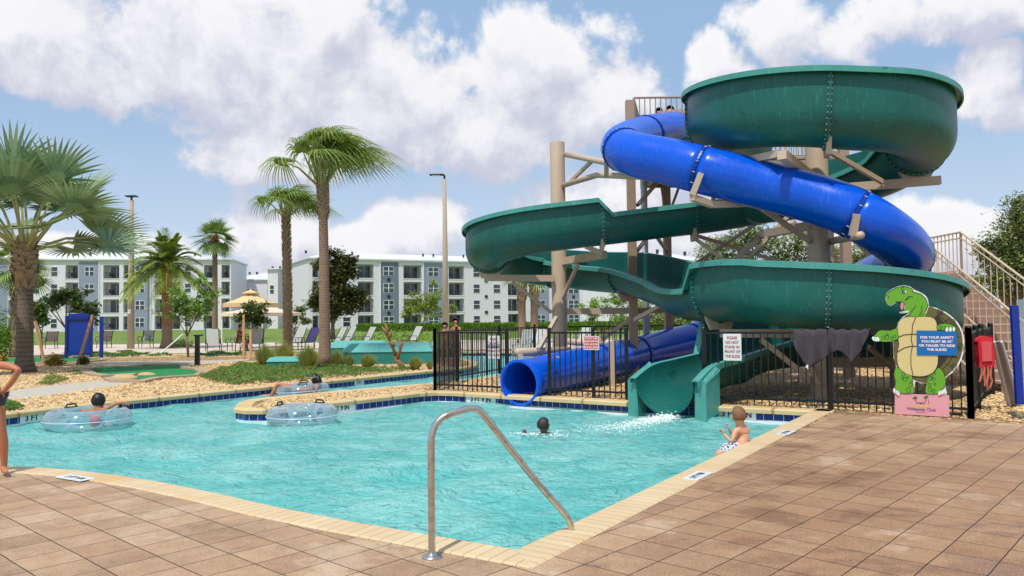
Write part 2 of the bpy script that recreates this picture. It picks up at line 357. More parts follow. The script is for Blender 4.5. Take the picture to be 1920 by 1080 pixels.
def mat_coping(name,joint,c1,c2):
    m_=bpy.data.materials.new(name); m_.use_nodes=True; t=m_.node_tree; q=N(t); b=t.nodes['Principled BSDF']
    tcd=q.new('ShaderNodeTexCoord'); sp=q.new('ShaderNodeSeparateXYZ',{0:tcd.outputs['UV']})
    u=q.math('DIVIDE',sp.outputs[0],joint); fr=q.math('FRACT',u); cell=q.math('FLOOR',u)
    j=q.smooth(q.math('ABSOLUTE',q.math('SUBTRACT',fr,0.5)),0.455,0.49)
    wn=q.new('ShaderNodeTexWhiteNoise',{'W':cell},noise_dimensions='1D')
    nz=q.new('ShaderNodeTexNoise',{'Vector':tcd.outputs['Object'],'Scale':2.2,'Detail':7.0,'Roughness':0.65})
    c=q.mix(q.math('MULTIPLY_ADD',wn.outputs['Value'],0.3,q.math('MULTIPLY_ADD',nz.outputs[0],1.1,-0.25),clamp=True),c1,c2)
    st=q.new('ShaderNodeTexNoise',{'Vector':tcd.outputs['Object'],'Scale':1.1,'Detail':4.0}); c=q.mix(q.math('MULTIPLY',q.smooth(st.outputs[0],0.55,0.66),0.5),c,srgb(206,160,88))
    c=q.mix(q.math('MULTIPLY',j,0.8),c,srgb(132,104,66))
    fine=q.new('ShaderNodeTexNoise',{'Vector':tcd.outputs['Object'],'Scale':160.0,'Detail':2.0})
    q.l.new(q.mix(q.math('MULTIPLY',fine.outputs[0],0.3),c,srgb(186,150,104)),b.inputs['Base Color']); b.inputs['Roughness'].default_value=0.7
    bp=q.new('ShaderNodeBump',{'Height':q.math('SUBTRACT',q.math('MULTIPLY',fine.outputs[0],0.15),j),'Strength':0.6,'Distance':0.005}); q.l.new(bp.outputs[0],b.inputs['Normal']); return m_
def mat_wall():
    m_=bpy.data.materials.new('pool_wall_tile'); m_.use_nodes=True; t=m_.node_tree; q=N(t); b=t.nodes['Principled BSDF']
    tcd=q.new('ShaderNodeTexCoord')
    br=q.new('ShaderNodeTexBrick',{'Vector':tcd.outputs['UV'],'Scale':1.0,'Mortar Size':0.005,'Mortar Smooth':0.1,'Brick Width':0.155,'Row Height':0.155,'Color1':(*srgb(14,30,98),1),'Color2':(*srgb(26,52,132),1),'Mortar':(*srgb(188,196,205),1)}); br.offset=0
    sp=q.new('ShaderNodeSeparateXYZ',{0:tcd.outputs['UV']})
    below=q.math('GREATER_THAN',sp.outputs[1],0.155)      # white ledge and plaster under the tile band
    c=q.mix(below,br.outputs['Color'],srgb(196,226,226)); q.l.new(c,b.inputs['Base Color']); b.inputs['Roughness'].default_value=0.2; return m_
def mat_water():
    m_=bpy.data.materials.new('pool_water'); m_.use_nodes=True; t=m_.node_tree; q=N(t); t.nodes.remove(t.nodes['Principled BSDF']); out=t.nodes['Material Output']
    tcd=q.new('ShaderNodeTexCoord')
    mp=q.new('ShaderNodeMapping',{'Vector':tcd.outputs['Object'],'Rotation':(0,0,R(12)),'Scale':(1.0,1.25,1)})
    n1=q.new('ShaderNodeTexNoise',{'Vector':mp.outputs[0],'Scale':3.2,'Detail':3.0,'Roughness':0.55,'Distortion':1.6})
    n2=q.new('ShaderNodeTexNoise',{'Vector':mp.outputs[0],'Scale':9.5,'Detail':4.0,'Roughness':0.55,'Distortion':1.3})
    n3=q.new('ShaderNodeTexNoise',{'Vector':mp.outputs[0],'Scale':26.0,'Detail':2.0,'Roughness':0.5,'Distortion':0.8})
    h=q.math('MULTIPLY_ADD',n3.outputs[0],0.10,q.math('MULTIPLY_ADD',n2.outputs[0],0.40,n1.outputs[0]))
    bp=q.new('ShaderNodeBump',{'Height':h,'Strength':1.0,'Distance':0.17})
    fr=q.new('ShaderNodeFresnel',{'IOR':1.33,'Normal':bp.outputs[0]})
    gl=q.new('ShaderNodeBsdfGlossy',{'Color':(1,1,1,1),'Roughness':0.04,'Normal':bp.outputs[0]})
    n5=q.new('ShaderNodeTexNoise',{'Vector':mp.outputs[0],'Scale':0.8,'Detail':6.0,'Roughness':0.6,'Distortion':0.5})
    dc=q.mix(q.smooth(n5.outputs[0],0.35,0.68),srgb(124,216,212),srgb(174,240,234))
    df=q.new('ShaderNodeBsdfDiffuse',{'Color':dc,'Normal':bp.outputs[0]})
    tr=q.new('ShaderNodeBsdfTransparent',{'Color':(*srgb(160,244,238),1)})
    # bent light: real refraction for the eye, straight for the sun's shadow rays is not needed, the tint alone carries depth
    body=q.new('ShaderNodeMixShader',{0:0.36,1:df.outputs[0],2:tr.outputs[0]})
    mx=q.new('ShaderNodeMixShader',{0:q.math('MULTIPLY',fr.outputs[0],0.9),1:body.outputs[0],2:gl.outputs[0]}); q.l.new(mx.outputs[0],out.inputs[0]); return m_
M_gravel=mat_gravel(); M_lawn=mat_lawn(); M_pav=mat_pavers()
M_copn=mat_coping('near_coping',0.098,srgb(204,176,134),srgb(230,210,172)); M_copf=mat_coping('far_coping',0.9,srgb(200,172,122),srgb(232,208,160))
M_wall=mat_wall(); M_water=mat_water()
M_conc=mat('concrete',srgb(188,178,160),0.85,var=0.14,scale=3,bump=0.3,bscale=80)
M_patio=mat('patio_concrete',srgb(205,188,170),0.85,var=0.1,scale=1.2)
M_turf=mat('putting_turf',srgb(18,128,62),0.9,var=0.15,scale=30,bump=0.5,bscale=220)
M_rock=mat('sandstone',srgb(196,164,118),0.85,var=0.22,scale=5,bump=0.8,bscale=14)

sheet('lawn_ground',[(-900,-300),(900,-300),(900,1500),(-900,1500)],[gx],-0.006,M_lawn)
sheet('gravel_ground',gx,[POOL],-0.006,M_gravel)
near_out=offset(near_in,-0.25) ; right_out=offset(right_in,-0.25)
corner=(0.06+0.0,4.76)
deck=[(-14,-4),(16,-4),(16,2.7),(6.79,10.5),(4.95,12.07)]+[(0.04,4.76)]+[(-1.42,5.66),(-2.05,6.1),(-2.76,6.66),(-3.43,7.13),(-4.02,7.48),(-4.55,7.74),(-5.09,7.93),(-5.52,8.05),(-7.0,8.1),(-8.7,8.35),(-9.85,9.3),(-9.55,10.6),(-9.3,11.5),(-14,11.5)]
sheet('pool_deck',deck,[],0.0,M_pav)
sheet('patio_paving',[(-60,36.9),(30,36.9),(30,53),(-60,53)],[],0.0,M_patio)
def ribbon(name,inner,w,m_,lift=0.012,nose=0.035,drop=0.07):
    """coping: inner edge polyline (pool on its left side when walked so that outward is right)"""
    pts=[]
    for a,b in zip(inner[:-1],inner[1:]):
        a=Vector(a);b=Vector(b); n=max(1,int((b-a).length/0.35))
        for k in range(n): pts.append(tuple(a.lerp(b,k/n)))
    pts.append(inner[-1])
    prof=[(-nose,-drop),(-nose-0.004,-0.012),(-nose+0.010,lift-0.006),(-nose+0.03,lift),(w-0.02,lift),(w,lift-0.01),(w,-drop)]
    rows=[offset(pts,o_) for (o_,z) in prof]
    L=[0]
    for a,b in zip(pts[:-1],pts[1:]): L.append(L[-1]+(Vector(b)-Vector(a)).length)
    mb=MB(); mb.uv=[]; n=len(prof)
    for i in range(len(pts)-1):
        a=Vector(pts[i]); d=(Vector(pts[i+1])-a).normalized(); b0=len(mb.v)
        for ii in (i,i+1):
            for k,(o_,z) in enumerate(prof):
                p=rows[k][ii]; mb.v.append((p[0],p[1],z)); mb.uv.append((L[i]+(Vector(p)-a).dot(d),o_))
        for k in range(n-1): mb.f.append((b0+k,b0+k+1,b0+n+k+1,b0+n+k)); mb.m.append(0)
    mb.f.append(tuple(range(n))); mb.f.append(tuple(range(len(mb.v)-1,len(mb.v)-n-1,-1))); mb.m+=[0,0]
    o=mb.build(name,m_,smooth=False); tag(o,kind='structure'); return o
# walking direction chosen so that the land lies to the right
ribbon('pool_coping',near_in[::-1]+[(0.02,5.07),(4.62,12.12),(4.75,12.32)][1:],0.25,M_copn)
ribbon('pool_coping',[(4.87,11.97),(4.62,12.12),(3.25,12.94)],0.26,M_copf)
ribbon('pool_coping',[(2.0,13.69)]+far_in[::-1][1:]+river_in[::-1][1:],0.26,M_copf)
ribbon('pool_coping',bank[::-1],0.26,M_copf)
ribbon('pool_coping',farb[::-1],0.26,M_copf)
# basin: tiled walls and plaster floor
mb=MB(); mb.uv=[]
pp=POOL+[POOL[0]]; L=0
for a,b in zip(pp[:-1],pp[1:]):
    l=(Vector(b)-Vector(a)).length; k=len(mb.v)
    for (p,u) in ((a,L),(b,L+l)):
        for z in (-0.03,-1.2): mb.v.append((p[0],p[1],z)); mb.uv.append((u,-0.03-z))
    mb.f.append((k,k+1,k+3,k+2)); mb.m.append(0); L+=l
tag(mb.build('pool_wall',M_wall),kind='structure')
M_floor=mat('pool_plaster',srgb(186,240,234),0.7,var=0.12,scale=1.2)
sheet('pool_floor',[(-26,4),(13,4),(13,37),(-26,37)],[],-1.2,M_floor)
# white ledge along the far wall of the main pool, just above the water
def ledge(a,b,w=0.12):
    a=Vector(a);b=Vector(b); d=(b-a).normalized(); n=Vector((-d.y,d.x))
    mb=MB(); mb.box(((a.x+b.x)/2-n.x*w/2,(a.y+b.y)/2-n.y*w/2,-0.225),((b-a).length,w,0.06),math.atan2(d.y,d.x)); return mb
M_white=mat('white_plaster',srgb(222,228,226),0.5,var=0.05)
for a,b in (((-1.45,16.0),(2.05,13.66)),((3.2,12.97),(4.6,12.13)),((-4.2,13.2),(-1.9,15.85))):
    tag(ledge(a,b).build('pool_ledge',M_white),kind='structure')
# water surface: real waves, finer near the camera
ys=[4.4]
while ys[-1]<37: ys.append(ys[-1]+max(0.035,0.0065*ys[-1]))
def hwave(x,y):
    h=0
    for (a,kx,ky,ph) in WV: h+=a*np.sin(kx*x+ky*y+ph+0.9*np.sin(0.7*kx*y-0.6*ky*x+ph))
    return h
rng=np.random.RandomState(3); WV=[]
for i in range(26):
    lam=0.28*1.16**rng.randint(0,14); th=rng.uniform(0,math.pi*2) if i%2 else rng.normal(1.2,0.5)
    WV.append((0.0052*lam**0.75,2*math.pi/lam*math.cos(th),2*math.pi/lam*math.sin(th),rng.uniform(0,6.3)))
nx=230; verts=[]; faces=[]
for j,y in enumerate(ys):
    x0=max(-25.5,-0.70*y-0.8); x1=min(12.5,0.55*y+0.8)
    xs=np.linspace(x0,x1,nx); hh=hwave(xs,np.full(nx,y)); 
    for x,h in zip(xs,hh): verts.append((x,y,-0.2+h))
for j in range(len(ys)-1):
    for i in range(nx-1): faces.append((j*nx+i,j*nx+i+1,(j+1)*nx+i+1,(j+1)*nx+i))
mb=MB(); mb.v=verts; mb.f=faces; mb.m=[0]*len(faces)
tag(mb.build('pool_water',M_water,smooth=True),kind='structure')

# ---------------------------------------------------------------- mini-golf greens, paths
def pxpoly(pts,z=0.0): return [tuple(G(a,b,z)[:2]) for a,b in pts]
green1=pxpoly([(168,697),(180,691),(225,689),(262,688.5),(270,686),(336,685.5),(339,692),(363,694),(373,701),(362,706),(330,708),(285,711),(262,716),(228,715.5),(217,711.5),(245,708),(258,703),(205,706),(182,703)])
sheet('putting_green_turf',green1,[],0.012,M_turf)
def curb(poly,w,h,name='curb_border'):
    cx=sum(p[0] for p in poly)/len(poly); area=sum(poly[i-1][0]*poly[i][1]-poly[i][0]*poly[i-1][1] for i in range(len(poly)))
    s=w if area>0 else -w
    out=offset(poly,s,True); mb=MB(); n=len(poly)
    for i in range(n):
        j=(i+1)%n; a,b,c,d=poly[i],poly[j],out[j],out[i]
        k=len(mb.v); mb.v+= [(a[0],a[1],h),(b[0],b[1],h),(c[0],c[1],h),(d[0],d[1],h),(a[0],a[1],-.02),(b[0],b[1],-.02),(c[0],c[1],-.02),(d[0],d[1],-.02)]
        mb.f+= [(k,k+1,k+2,k+3),(k,k+4,k+5,k+1),(k+3,k+2,k+6,k+7)]; mb.m+=[0]*3
    return mb
M_curb=mat('curb_stone',srgb(176,150,122),0.85,var=0.25,scale=6,bump=0.6,bscale=20)
tag(curb(green1,0.28,0.06).build('curb_border',M_curb),kind='structure')
g2=pxpoly([(-60,681),(-60,675),(60,671.5),(120,670.5),(186,673.5),(190,676),(150,680),(80,681.5)])
sheet('putting_green_turf',g2,[],0.012,M_turf); tag(curb(g2,0.2,0.05).build('curb_border',M_curb),kind='structure')
g3=pxpoly([(-80,746),(-80,737),(-4,737),(20,741),(4,745)])
sheet('putting_green_turf',g3,[],0.012,M_turf)
sheet('golf_path',pxpoly([(-60,752),(-60,738),(0,735),(60,727),(130,719),(190,713),(222,716),(262,717.5),(215,723),(150,733),(80,743),(20,749)]),[],0.002,M_conc)
sheet('golf_path',pxpoly([(150,683.5),(190,680),(250,677),(390,676.5),(480,672),(480,674.5),(395,681),(360,684),(270,685),(200,686)]),[],0.002,M_conc)
def boulder(px,py,wpx,hpx,label):
    b=G(px,py); d=b.y; w_=wpx*d/F; h_=hpx*d/F; mb=MB(); rr=random.Random(px)
    n=20; mb.ball((b.x,b.y,h_*0.1),1,n,0,(w_/2,w_/3,h_*0.55))
    mb.v=[(v[0]+rr.uniform(-.012,.012)*w_,v[1]+rr.uniform(-.02,.02)*w_,v[2]+0.06*h_*math.sin(v[0]*9)) for v in mb.v]
    o=mb.build('boulder',M_rock,smooth=True,origin=(b.x,b.y,0)); tag(o,label,'boulder','boulders on the putting green')
boulder(234,712,50,17,'larger smooth tan boulder on the putting green')
boulder(275,704,36,9,'smaller flat tan boulder beside the larger one on the putting green')

# ---------------------------------------------------------------- pebbles and ground cover (uncountable)
M_peb=leafmat('pebble_stone',srgb(168,124,78),srgb(240,212,160),trans=0.0,rough=0.75,scale=2.0)
def pebbles(name,poly,n,smin,smax,seed):
    rg=np.random.RandomState(seed); P_=np.array(poly); lo=P_.min(0); hi=P_.max(0); pts=np.empty((0,2))
    while len(pts)<n:
        c=rg.uniform(lo,hi,(n*2,2)); c=c[inpoly(c,poly)]; c=c[~inpoly(c,POOLX)]
        for g_ in NOPEB: c=c[~inpoly(c,g_)]
        
        w_=rg.uniform(0,1,len(c))<np.clip(14/np.maximum(c[:,1],1),0,1)**1.6; pts=np.vstack([pts,c[w_]])
    pts=pts[:n]; base=np.array([(1,0,0),(0.3,.95,0),(-.8,.6,0),(-.85,-.5,0),(.25,-1,0),(0,0,.62),(0,0,-.5)])
    tri=[(0,1,5),(1,2,5),(2,3,5),(3,4,5),(4,0,5)]
    mb=MB(); V=[];Fc=[]
    for i,(x,y) in enumerate(pts):
        s=rg.uniform(smin,smax); a=rg.uniform(0,6.3); ca,sa=math.cos(a),math.sin(a); el_=rg.uniform(.6,1)
        for b in base[:6]:
            X=b[0]*s; Y=b[1]*s*el_; V.append((x+X*ca-Y*sa,y+X*sa+Y*ca,0.002+b[2]*s*rg.uniform(.6,1.1)))
        k=i*6; Fc+=[(k+a_,k+b_,k+c_) for a_,b_,c_ in tri]
    mb.v=V; mb.f=Fc; mb.m=[0]*len(Fc); o=mb.build(name,M_peb); tag(o,'tan and cream river pebbles lying over the gravel beds','gravel',kind='stuff')
POOLX=POOL; path1=pxpoly([(-60,752),(-60,738),(0,735),(60,727),(130,719),(190,713),(222,716),(262,717.5),(215,723),(150,733),(80,743),(20,749)]); path2=pxpoly([(150,683.5),(190,680),(250,677),(390,676.5),(480,672),(480,674.5),(395,681),(360,684),(270,685),(200,686)])
NOPEB=[[(5.8,16.4),(3.4,15.6),(1.9,13.6),(3.2,12.6),(5.0,14.6)],green1,g2,g3,path1,path2,deck]
pebbles('gravel',[(-1.8,18.0),(-1.6,16.6),(4.7,12.6),(6.9,10.7),(9,8.8),(14,6.5),(16,14),(10,22),(2,22)],26000,0.022,0.042,5)
pebbles('gravel',[(-4.6,15.2),(-4.5,13.7),(-4.2,13.6),(-1.8,16.3),(-1.8,17.6)],1500,0.02,0.035,6)
gl=[(p[0]-0.28,p[1]+0.1) for p in bank[2:10]]
pebbles('gravel',gl+[(-3,27),(-12,30),(-18,26),(-14,14)],24000,0.022,0.045,8)
M_cover=leafmat('cover_leaf',srgb(44,84,22),srgb(112,150,52))
M_weed=leafmat('weed_leaf',srgb(80,100,36),srgb(150,168,80))
def cover(name,poly,n,h,size,m_,label,seed=1,clump=None):
    rg=np.random.RandomState(seed); P_=np.array(poly); lo=P_.min(0); hi=P_.max(0); mb=MB(); c_=0; pts=[]
    while len(pts)<n:
        c=rg.uniform(lo,hi,(n*2,2)); c=c[inpoly(c,poly)]
        if clump: c=c[(np.sin(c[:,0]*clump+1)*np.sin(c[:,1]*clump*.8+2)+np.sin(c[:,0]*clump*2.3)*.5)>-0.1]
        pts+=list(c)
    for (x,y) in pts[:n]:
        z=h*(0.35+0.65*rg.rand())*(0.7+0.3*math.sin(x*5+y*3)); a=rg.uniform(0,6.3); t=rg.uniform(-.9,.9); s=size*rg.uniform(.6,1.3)
        d=Vector((math.cos(a),math.sin(a),t*0.8)); e=Vector((-math.sin(a),math.cos(a),rg.uniform(-.5,.5)))
        c0=Vector((x,y,z)); mb.add([c0-d*s,c0-e*s*.4,c0+d*s,c0+e*s*.4],[(0,1,2,3)])
    o=mb.build(name,m_); tag(o,label,'ground cover',kind='stuff')
cover('ground_cover_leaves',pxpoly([(372,707),(400,697),(425,690),(455,683),(520,680),(620,686),(700,691),(742,694),(765,690),(790,692),(740,698),(700,702),(600,711),(520,718),(440,723),(395,717)]),15000,0.14,0.045,M_cover,'dense low green ground cover spreading round the palm bases',2)
cover('ground_cover_leaves',pxpoly([(-60,775),(-60,760),(0,754),(28,755),(46,765),(30,770),(0,774)]),1500,0.12,0.04,M_cover,'low green ground cover at the left edge above the coping',3)
cover('weed_leaves',pxpoly([(70,722),(90,705),(130,696),(230,690),(150,702),(120,715),(100,722)]),1600,0.08,0.035,M_weed,'sparse straggly weeds in the gravel beside the putting green',4,clump=3.0)
cover('ground_cover_leaves',pxpoly([(100,672),(200,668.5),(460,668),(460,663.5),(120,663.5),(100,666)]),3500,0.16,0.07,M_cover,'strip of low planting along the far channel',5,clump=1.2)
# ================================================================ water slides and tower
def fiberglass(name,c1,c2,c3,rough=0.28):
    m_=bpy.data.materials.new(name); m_.use_nodes=True; t=m_.node_tree; q=N(t); b=t.nodes['Principled BSDF']
    tcd=q.new('ShaderNodeTexCoord'); 
    n1=q.new('ShaderNodeTexNoise',{'Vector':q.new('ShaderNodeMapping',{'Vector':tcd.outputs['Object'],'Scale':(1,1,0.35)}).outputs[0],'Scale':1.6,'Detail':8.0,'Roughness':0.65,'Distortion':0.6})
    n2=q.new('ShaderNodeTexNoise',{'Vector':q.new('ShaderNodeMapping',{'Vector':tcd.outputs['Object'],'Scale':(5,5,0.7)}).outputs[0],'Scale':5.0,'Detail':5.0,'Roughness':0.7})
    n3=q.new('ShaderNodeTexNoise',{'Vector':tcd.outputs['Object'],'Scale':2.7,'Detail':3.0,'Distortion':1.5})
    c=q.mix(q.math('MULTIPLY_ADD',n1.outputs[0],1.4,-0.2,clamp=True),c1,c2)
    c=q.mix(q.math('MULTIPLY',q.smooth(n2.outputs[0],0.54,0.7),0.35),c,c3)
    c=q.mix(q.math('MULTIPLY',q.smooth(n3.outputs[0],0.655,0.70),0.5),c,tuple(x*0.45 for x in c1))
    q.l.new(c,b.inputs['Base Color']); q.l.new(q.math('MULTIPLY_ADD',n2.outputs[0],0.3,rough-0.08),b.inputs['Roughness'])
    n4=q.new('ShaderNodeTexNoise',{'Vector':tcd.outputs['Object'],'Scale':1.3,'Detail':2.0})
    bp=q.new('ShaderNodeBump',{'Height':n4.outputs[0],'Strength':0.25,'Distance':0.03}); q.l.new(bp.outputs[0],b.inputs['Normal'])
    return m_
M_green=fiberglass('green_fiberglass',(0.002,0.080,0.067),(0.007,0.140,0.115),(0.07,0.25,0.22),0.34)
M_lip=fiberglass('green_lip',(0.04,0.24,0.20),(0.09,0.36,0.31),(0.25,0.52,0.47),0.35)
M_blue=fiberglass('blue_fiberglass',(0.0,0.075,0.58),(0.0,0.11,0.76),(0.04,0.19,0.85),0.16)
M_bluedark=mat('blue_seam',(0.0,0.03,0.25),0.35,var=0.2)
M_tan=mat('tan_steel',srgb(196,174,150),0.5,var=0.08,scale=1.5,bump=0.05)
M_tan2=mat('brown_steel',srgb(170,142,120),0.55,var=0.12,scale=2)
M_bolt=mat('bolt_zinc',srgb(205,212,205),0.4,metal=0.5)

def resample(pts,ds):
    pts=[Vector(p) for p in pts]; 
    def cr(a,b,c,d,t): return 0.5*((2*b)+(c-a)*t+(2*a-5*b+4*c-d)*t*t+(3*b-a-3*c+d)*t**3)
    ext=[pts[0]*2-pts[1]]+pts+[pts[-1]*2-pts[-2]]; dense=[]
    for i in range(1,len(ext)-2):
        for k in range(12): dense.append(cr(ext[i-1],ext[i],ext[i+1],ext[i+2],k/12))
    dense.append(pts[-1]); out=[dense[0]]; acc=0
    for a,b in zip(dense[:-1],dense[1:]):
        l=(b-a).length
        if l<1e-9: continue
        pos=ds-acc
        while pos<=l: out.append(a.lerp(b,pos/l)); pos+=ds
        acc=(acc+l)%ds
    return out
def arc(cx,cy,r,a0,a1,z0,z1,n):
    return [(cx+r*math.cos(R(a0+(a1-a0)*i/n)),cy+r*math.sin(R(a0+(a1-a0)*i/n)),z0+(z1-z0)*i/n) for i in range(n+1)]
RC=(5.68,14.5)
gp=[(5.5,17.9,4.86),(5.0,17.0,4.80),(4.45,16.0,4.72)]
gp+=arc(*RC,1.78,160,268,4.62,4.18,5)+arc(*RC,1.78,288,360,4.16,4.02,4)+arc(*RC,1.78,378,440,3.84,3.48,3)
gp+=[(5.3,16.55,3.43),tuple(P(1423,420,16.9)),tuple(P(1340,434,17.0)),tuple(P(1240,446,17.1)),tuple(P(1140,458,17.2))]
gp+=arc(0.95,18.75,1.5,268,90,2.95,2.30,8)
gp+=[tuple(P(1110,545,19.6)),tuple(P(1177,553,18.4)),tuple(P(1245,575,16.9)),tuple(P(1300,600,15.5))]
gp+=arc(*RC,1.78,206,270,1.38,1.16,4)+arc(*RC,1.78,290,360,1.08,0.72,4)+arc(*RC,1.78,380,440,0.64,0.42,3)
gp+=[(5.25,16.0,0.38),(4.62,15.35,0.31),(3.95,14.55,0.22),(3.32,13.85,0.13),(2.86,13.38,0.05),(2.52,13.02,-0.15)]
GP=resample(gp,0.10)
def near_idx(P_,p,lo=0,hi=None):
    p=Vector(p); hi=hi or len(P_); return min(range(lo,hi),key=lambda i:(P_[i]-p).length)
def ang_pt(a,z): return (RC[0]+1.78*math.cos(R(a)),RC[1]+1.78*math.sin(R(a)),z)
nG=len(GP)
i_r1a=near_idx(GP,ang_pt(168,4.6)); i_r1S=near_idx(GP,ang_pt(252,4.2)); i_r1E=near_idx(GP,ang_pt(352,4.04)); i_r1N=near_idx(GP,ang_pt(425,3.75))
i_st=near_idx(GP,P(1300,438,17.0)); i_l0=near_idx(GP,P(1136,458,17.2)); i_lW=near_idx(GP,(-0.55,18.9,2.6)); i_lN=near_idx(GP,(0.95,20.25,2.3)); i_l1=near_idx(GP,P(1262,582,16.6)); i_lm=near_idx(GP,P(1177,553,18.4))
i_r2a=near_idx(GP,P(1316,603,15.0),i_l1)+5; i_r2S=near_idx(GP,ang_pt(251,1.2),i_l1); i_r2E=near_idx(GP,ang_pt(352,0.8),i_l1); i_r2N=near_idx(GP,ang_pt(420,.5),i_l1); i_x0=near_idx(GP,(4.12,14.78,0.24),i_l1)
i_x1=nG-1
LO=0.60; HI=1.16; HI2=1.05
# (index, left height, right height); right = outer side of the anticlockwise rings
keys=[(0,LO,HI),(i_r1N+6,LO,HI),(i_r1N+9,LO,LO),(i_l0-2,LO,LO),(i_l0+1,0.95,LO),(i_lN,0.98,LO),(i_l1,0.98,LO),(i_l1+3,LO,LO),(i_r2a-2,LO,LO),(i_r2a+1,LO,HI2),(i_r2N+14,LO,HI2),(i_x0,LO,1.12),(i_x0+3,LO,0.55),(i_x1,0.60,0.60)]
def hts(i):
    for a,b in zip(keys[:-1],keys[1:]):
        if a[0]<=i<=b[0]:
            t=(i-a[0])/max(1,b[0]-a[0]); return a[1]+(b[1]-a[1])*t,a[2]+(b[2]-a[2])*t
    return keys[-1][1:]
WID=0.52
def fr(Pt,i):
    d=Pt[min(i+1,len(Pt)-1)]-Pt[max(i-1,0)]; dh=Vector((d.x,d.y,0)).normalized(); s=Vector((dh.y,-dh.x,0)); d.normalize(); up=s.cross(d).normalized(); return s,up,d
def prof(hL,hR,w_=WID,lip=0.11):
    r=w_; pts=[(-w_-lip,hL-0.085),(-w_-lip,hL),(-w_-lip*0.45,hL+0.012),(-w_,hL)]
    pts.append((-w_,(hL+r)/2))
    for k in range(0,15):
        a=math.pi+math.pi*k/14; pts.append((r*math.cos(a),r+r*math.sin(a)))
    pts+=[(w_,(hR+r)/2),(w_,hR),(w_+lip*0.45,hR+0.012),(w_+lip,hR),(w_+lip,hR-0.085)]; return pts
def section(name,i0,i1,parent,sub=None):
    mb=MB(); cols=None
    for i in range(i0,i1+1):
        s,up,d=fr(GP,i); hL,hR=hts(i); pr=prof(hL,hR,WID+(0.03*max(0,(i-(nG-9))/9))); cols=len(pr)
        up=Vector((0,0,1))*0.6+up*0.4
        for (x,z) in pr: mb.v.append(tuple(GP[i]+s*x+up*z))
    for a in range(i1-i0):
        for k in range(cols-1):
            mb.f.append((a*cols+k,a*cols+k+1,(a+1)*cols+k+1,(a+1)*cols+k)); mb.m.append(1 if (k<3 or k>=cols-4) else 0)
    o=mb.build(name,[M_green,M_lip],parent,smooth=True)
    sd=o.modifiers.new('thick','SOLIDIFY'); sd.thickness=0.022; sd.offset=0
    es=o.modifiers.new('edge','EDGE_SPLIT'); es.split_angle=R(38)
    return o
def flange(i,parent,dr=0.055,tk=0.045):
    mb=MB(); s,up,d=fr(GP,i); hL,hR=hts(i); up=Vector((0,0,1))*0.6+up*0.4
    inner=[p for p in prof(hL,hR)[3:-3]]; n=len(inner); outer=[]
    cx=0; cz=WID
    for k,(x,z) in enumerate(inner):
        if abs(x)>WID-0.001: outer.append((x+math.copysign(dr,x),z-0.03 if k in(0,n-1) else z))
        else:
            v=Vector((x,z-cz)).normalized(); outer.append((x+v.x*dr,z+v.y*dr))
    def W(x,z,t): return GP[i]+s*x+up*z+d*t
    for t in (-tk/2,tk/2):
        for (x,z) in inner: mb.v.append(tuple(W(x,z,t)))
        for (x,z) in outer: mb.v.append(tuple(W(x,z,t)))
    for k in range(n-1):
        a0,a1,b0,b1=k,k+1,n+k,n+k+1; o_=2*n
        mb.f+= [(a0,b0,b1,a1),(o_+a0,o_+a1,o_+b1,o_+b0),(b0,o_+b0,o_+b1,b1)]; mb.m+=[0,0,0]
    # bolt heads both faces
    acc=0
    for k in range(n-1):
        a=Vector(outer[k]).lerp(Vector(inner[k]),0.5); b=Vector(outer[k+1]).lerp(Vector(inner[k+1]),0.5); L=(b-a).length; pos=0.09-acc
        while pos<L:
            p=a.lerp(b,pos/L)
            for t in (-tk/2-0.004,tk/2+0.004): mb.box(W(p.x,p.y,t),(0.016,0.016,0.014),frame(d),1)
            pos+=0.095
        acc=(acc+L)%0.095
    return mb.build('joint_flange',[M_green,M_bolt],parent)
slide=thing('open_water_slide','open green fibreglass spiral flume winding down the steel columns into the pool','water slide',(5.48,14.0,0))
cuts=[0,i_r1a,i_r1S,i_r1E,i_r1N,i_st,i_l0,i_lW,i_lN,i_lm,i_r2a,i_r2S,i_r2E,i_r2N,i_x0,nG-1]
for a,b in zip(cuts[:-1],cuts[1:]): section('flume_section',a,b,slide)
for i in cuts[1:-1]: flange(i,slide)
# rolled end of the flume at the water
s,up,d=fr(GP,nG-1)
for (x,z,tk) in ((-WID-0.10,0,1),(WID+0.12,0,1)):
    mb=MB(); sg=math.copysign(1,x); a=GP[nG-1]+s*(x-sg*0.07)-Vector((0,0,0.12)); 
    pr_=[Vector((0,0,0)),Vector((0,0,0.62)),Vector((0,0,0.72))]
    mb.prism([a,a+s*sg*0.17,a+s*sg*0.17+Vector((0,0,0.66)),a+s*sg*0.05+Vector((0,0,0.74)),a+Vector((0,0,0.70))],-d*0.5)
    o=mb.build('end_cheek',[M_lip],slide); bevel(o,0.03,3)
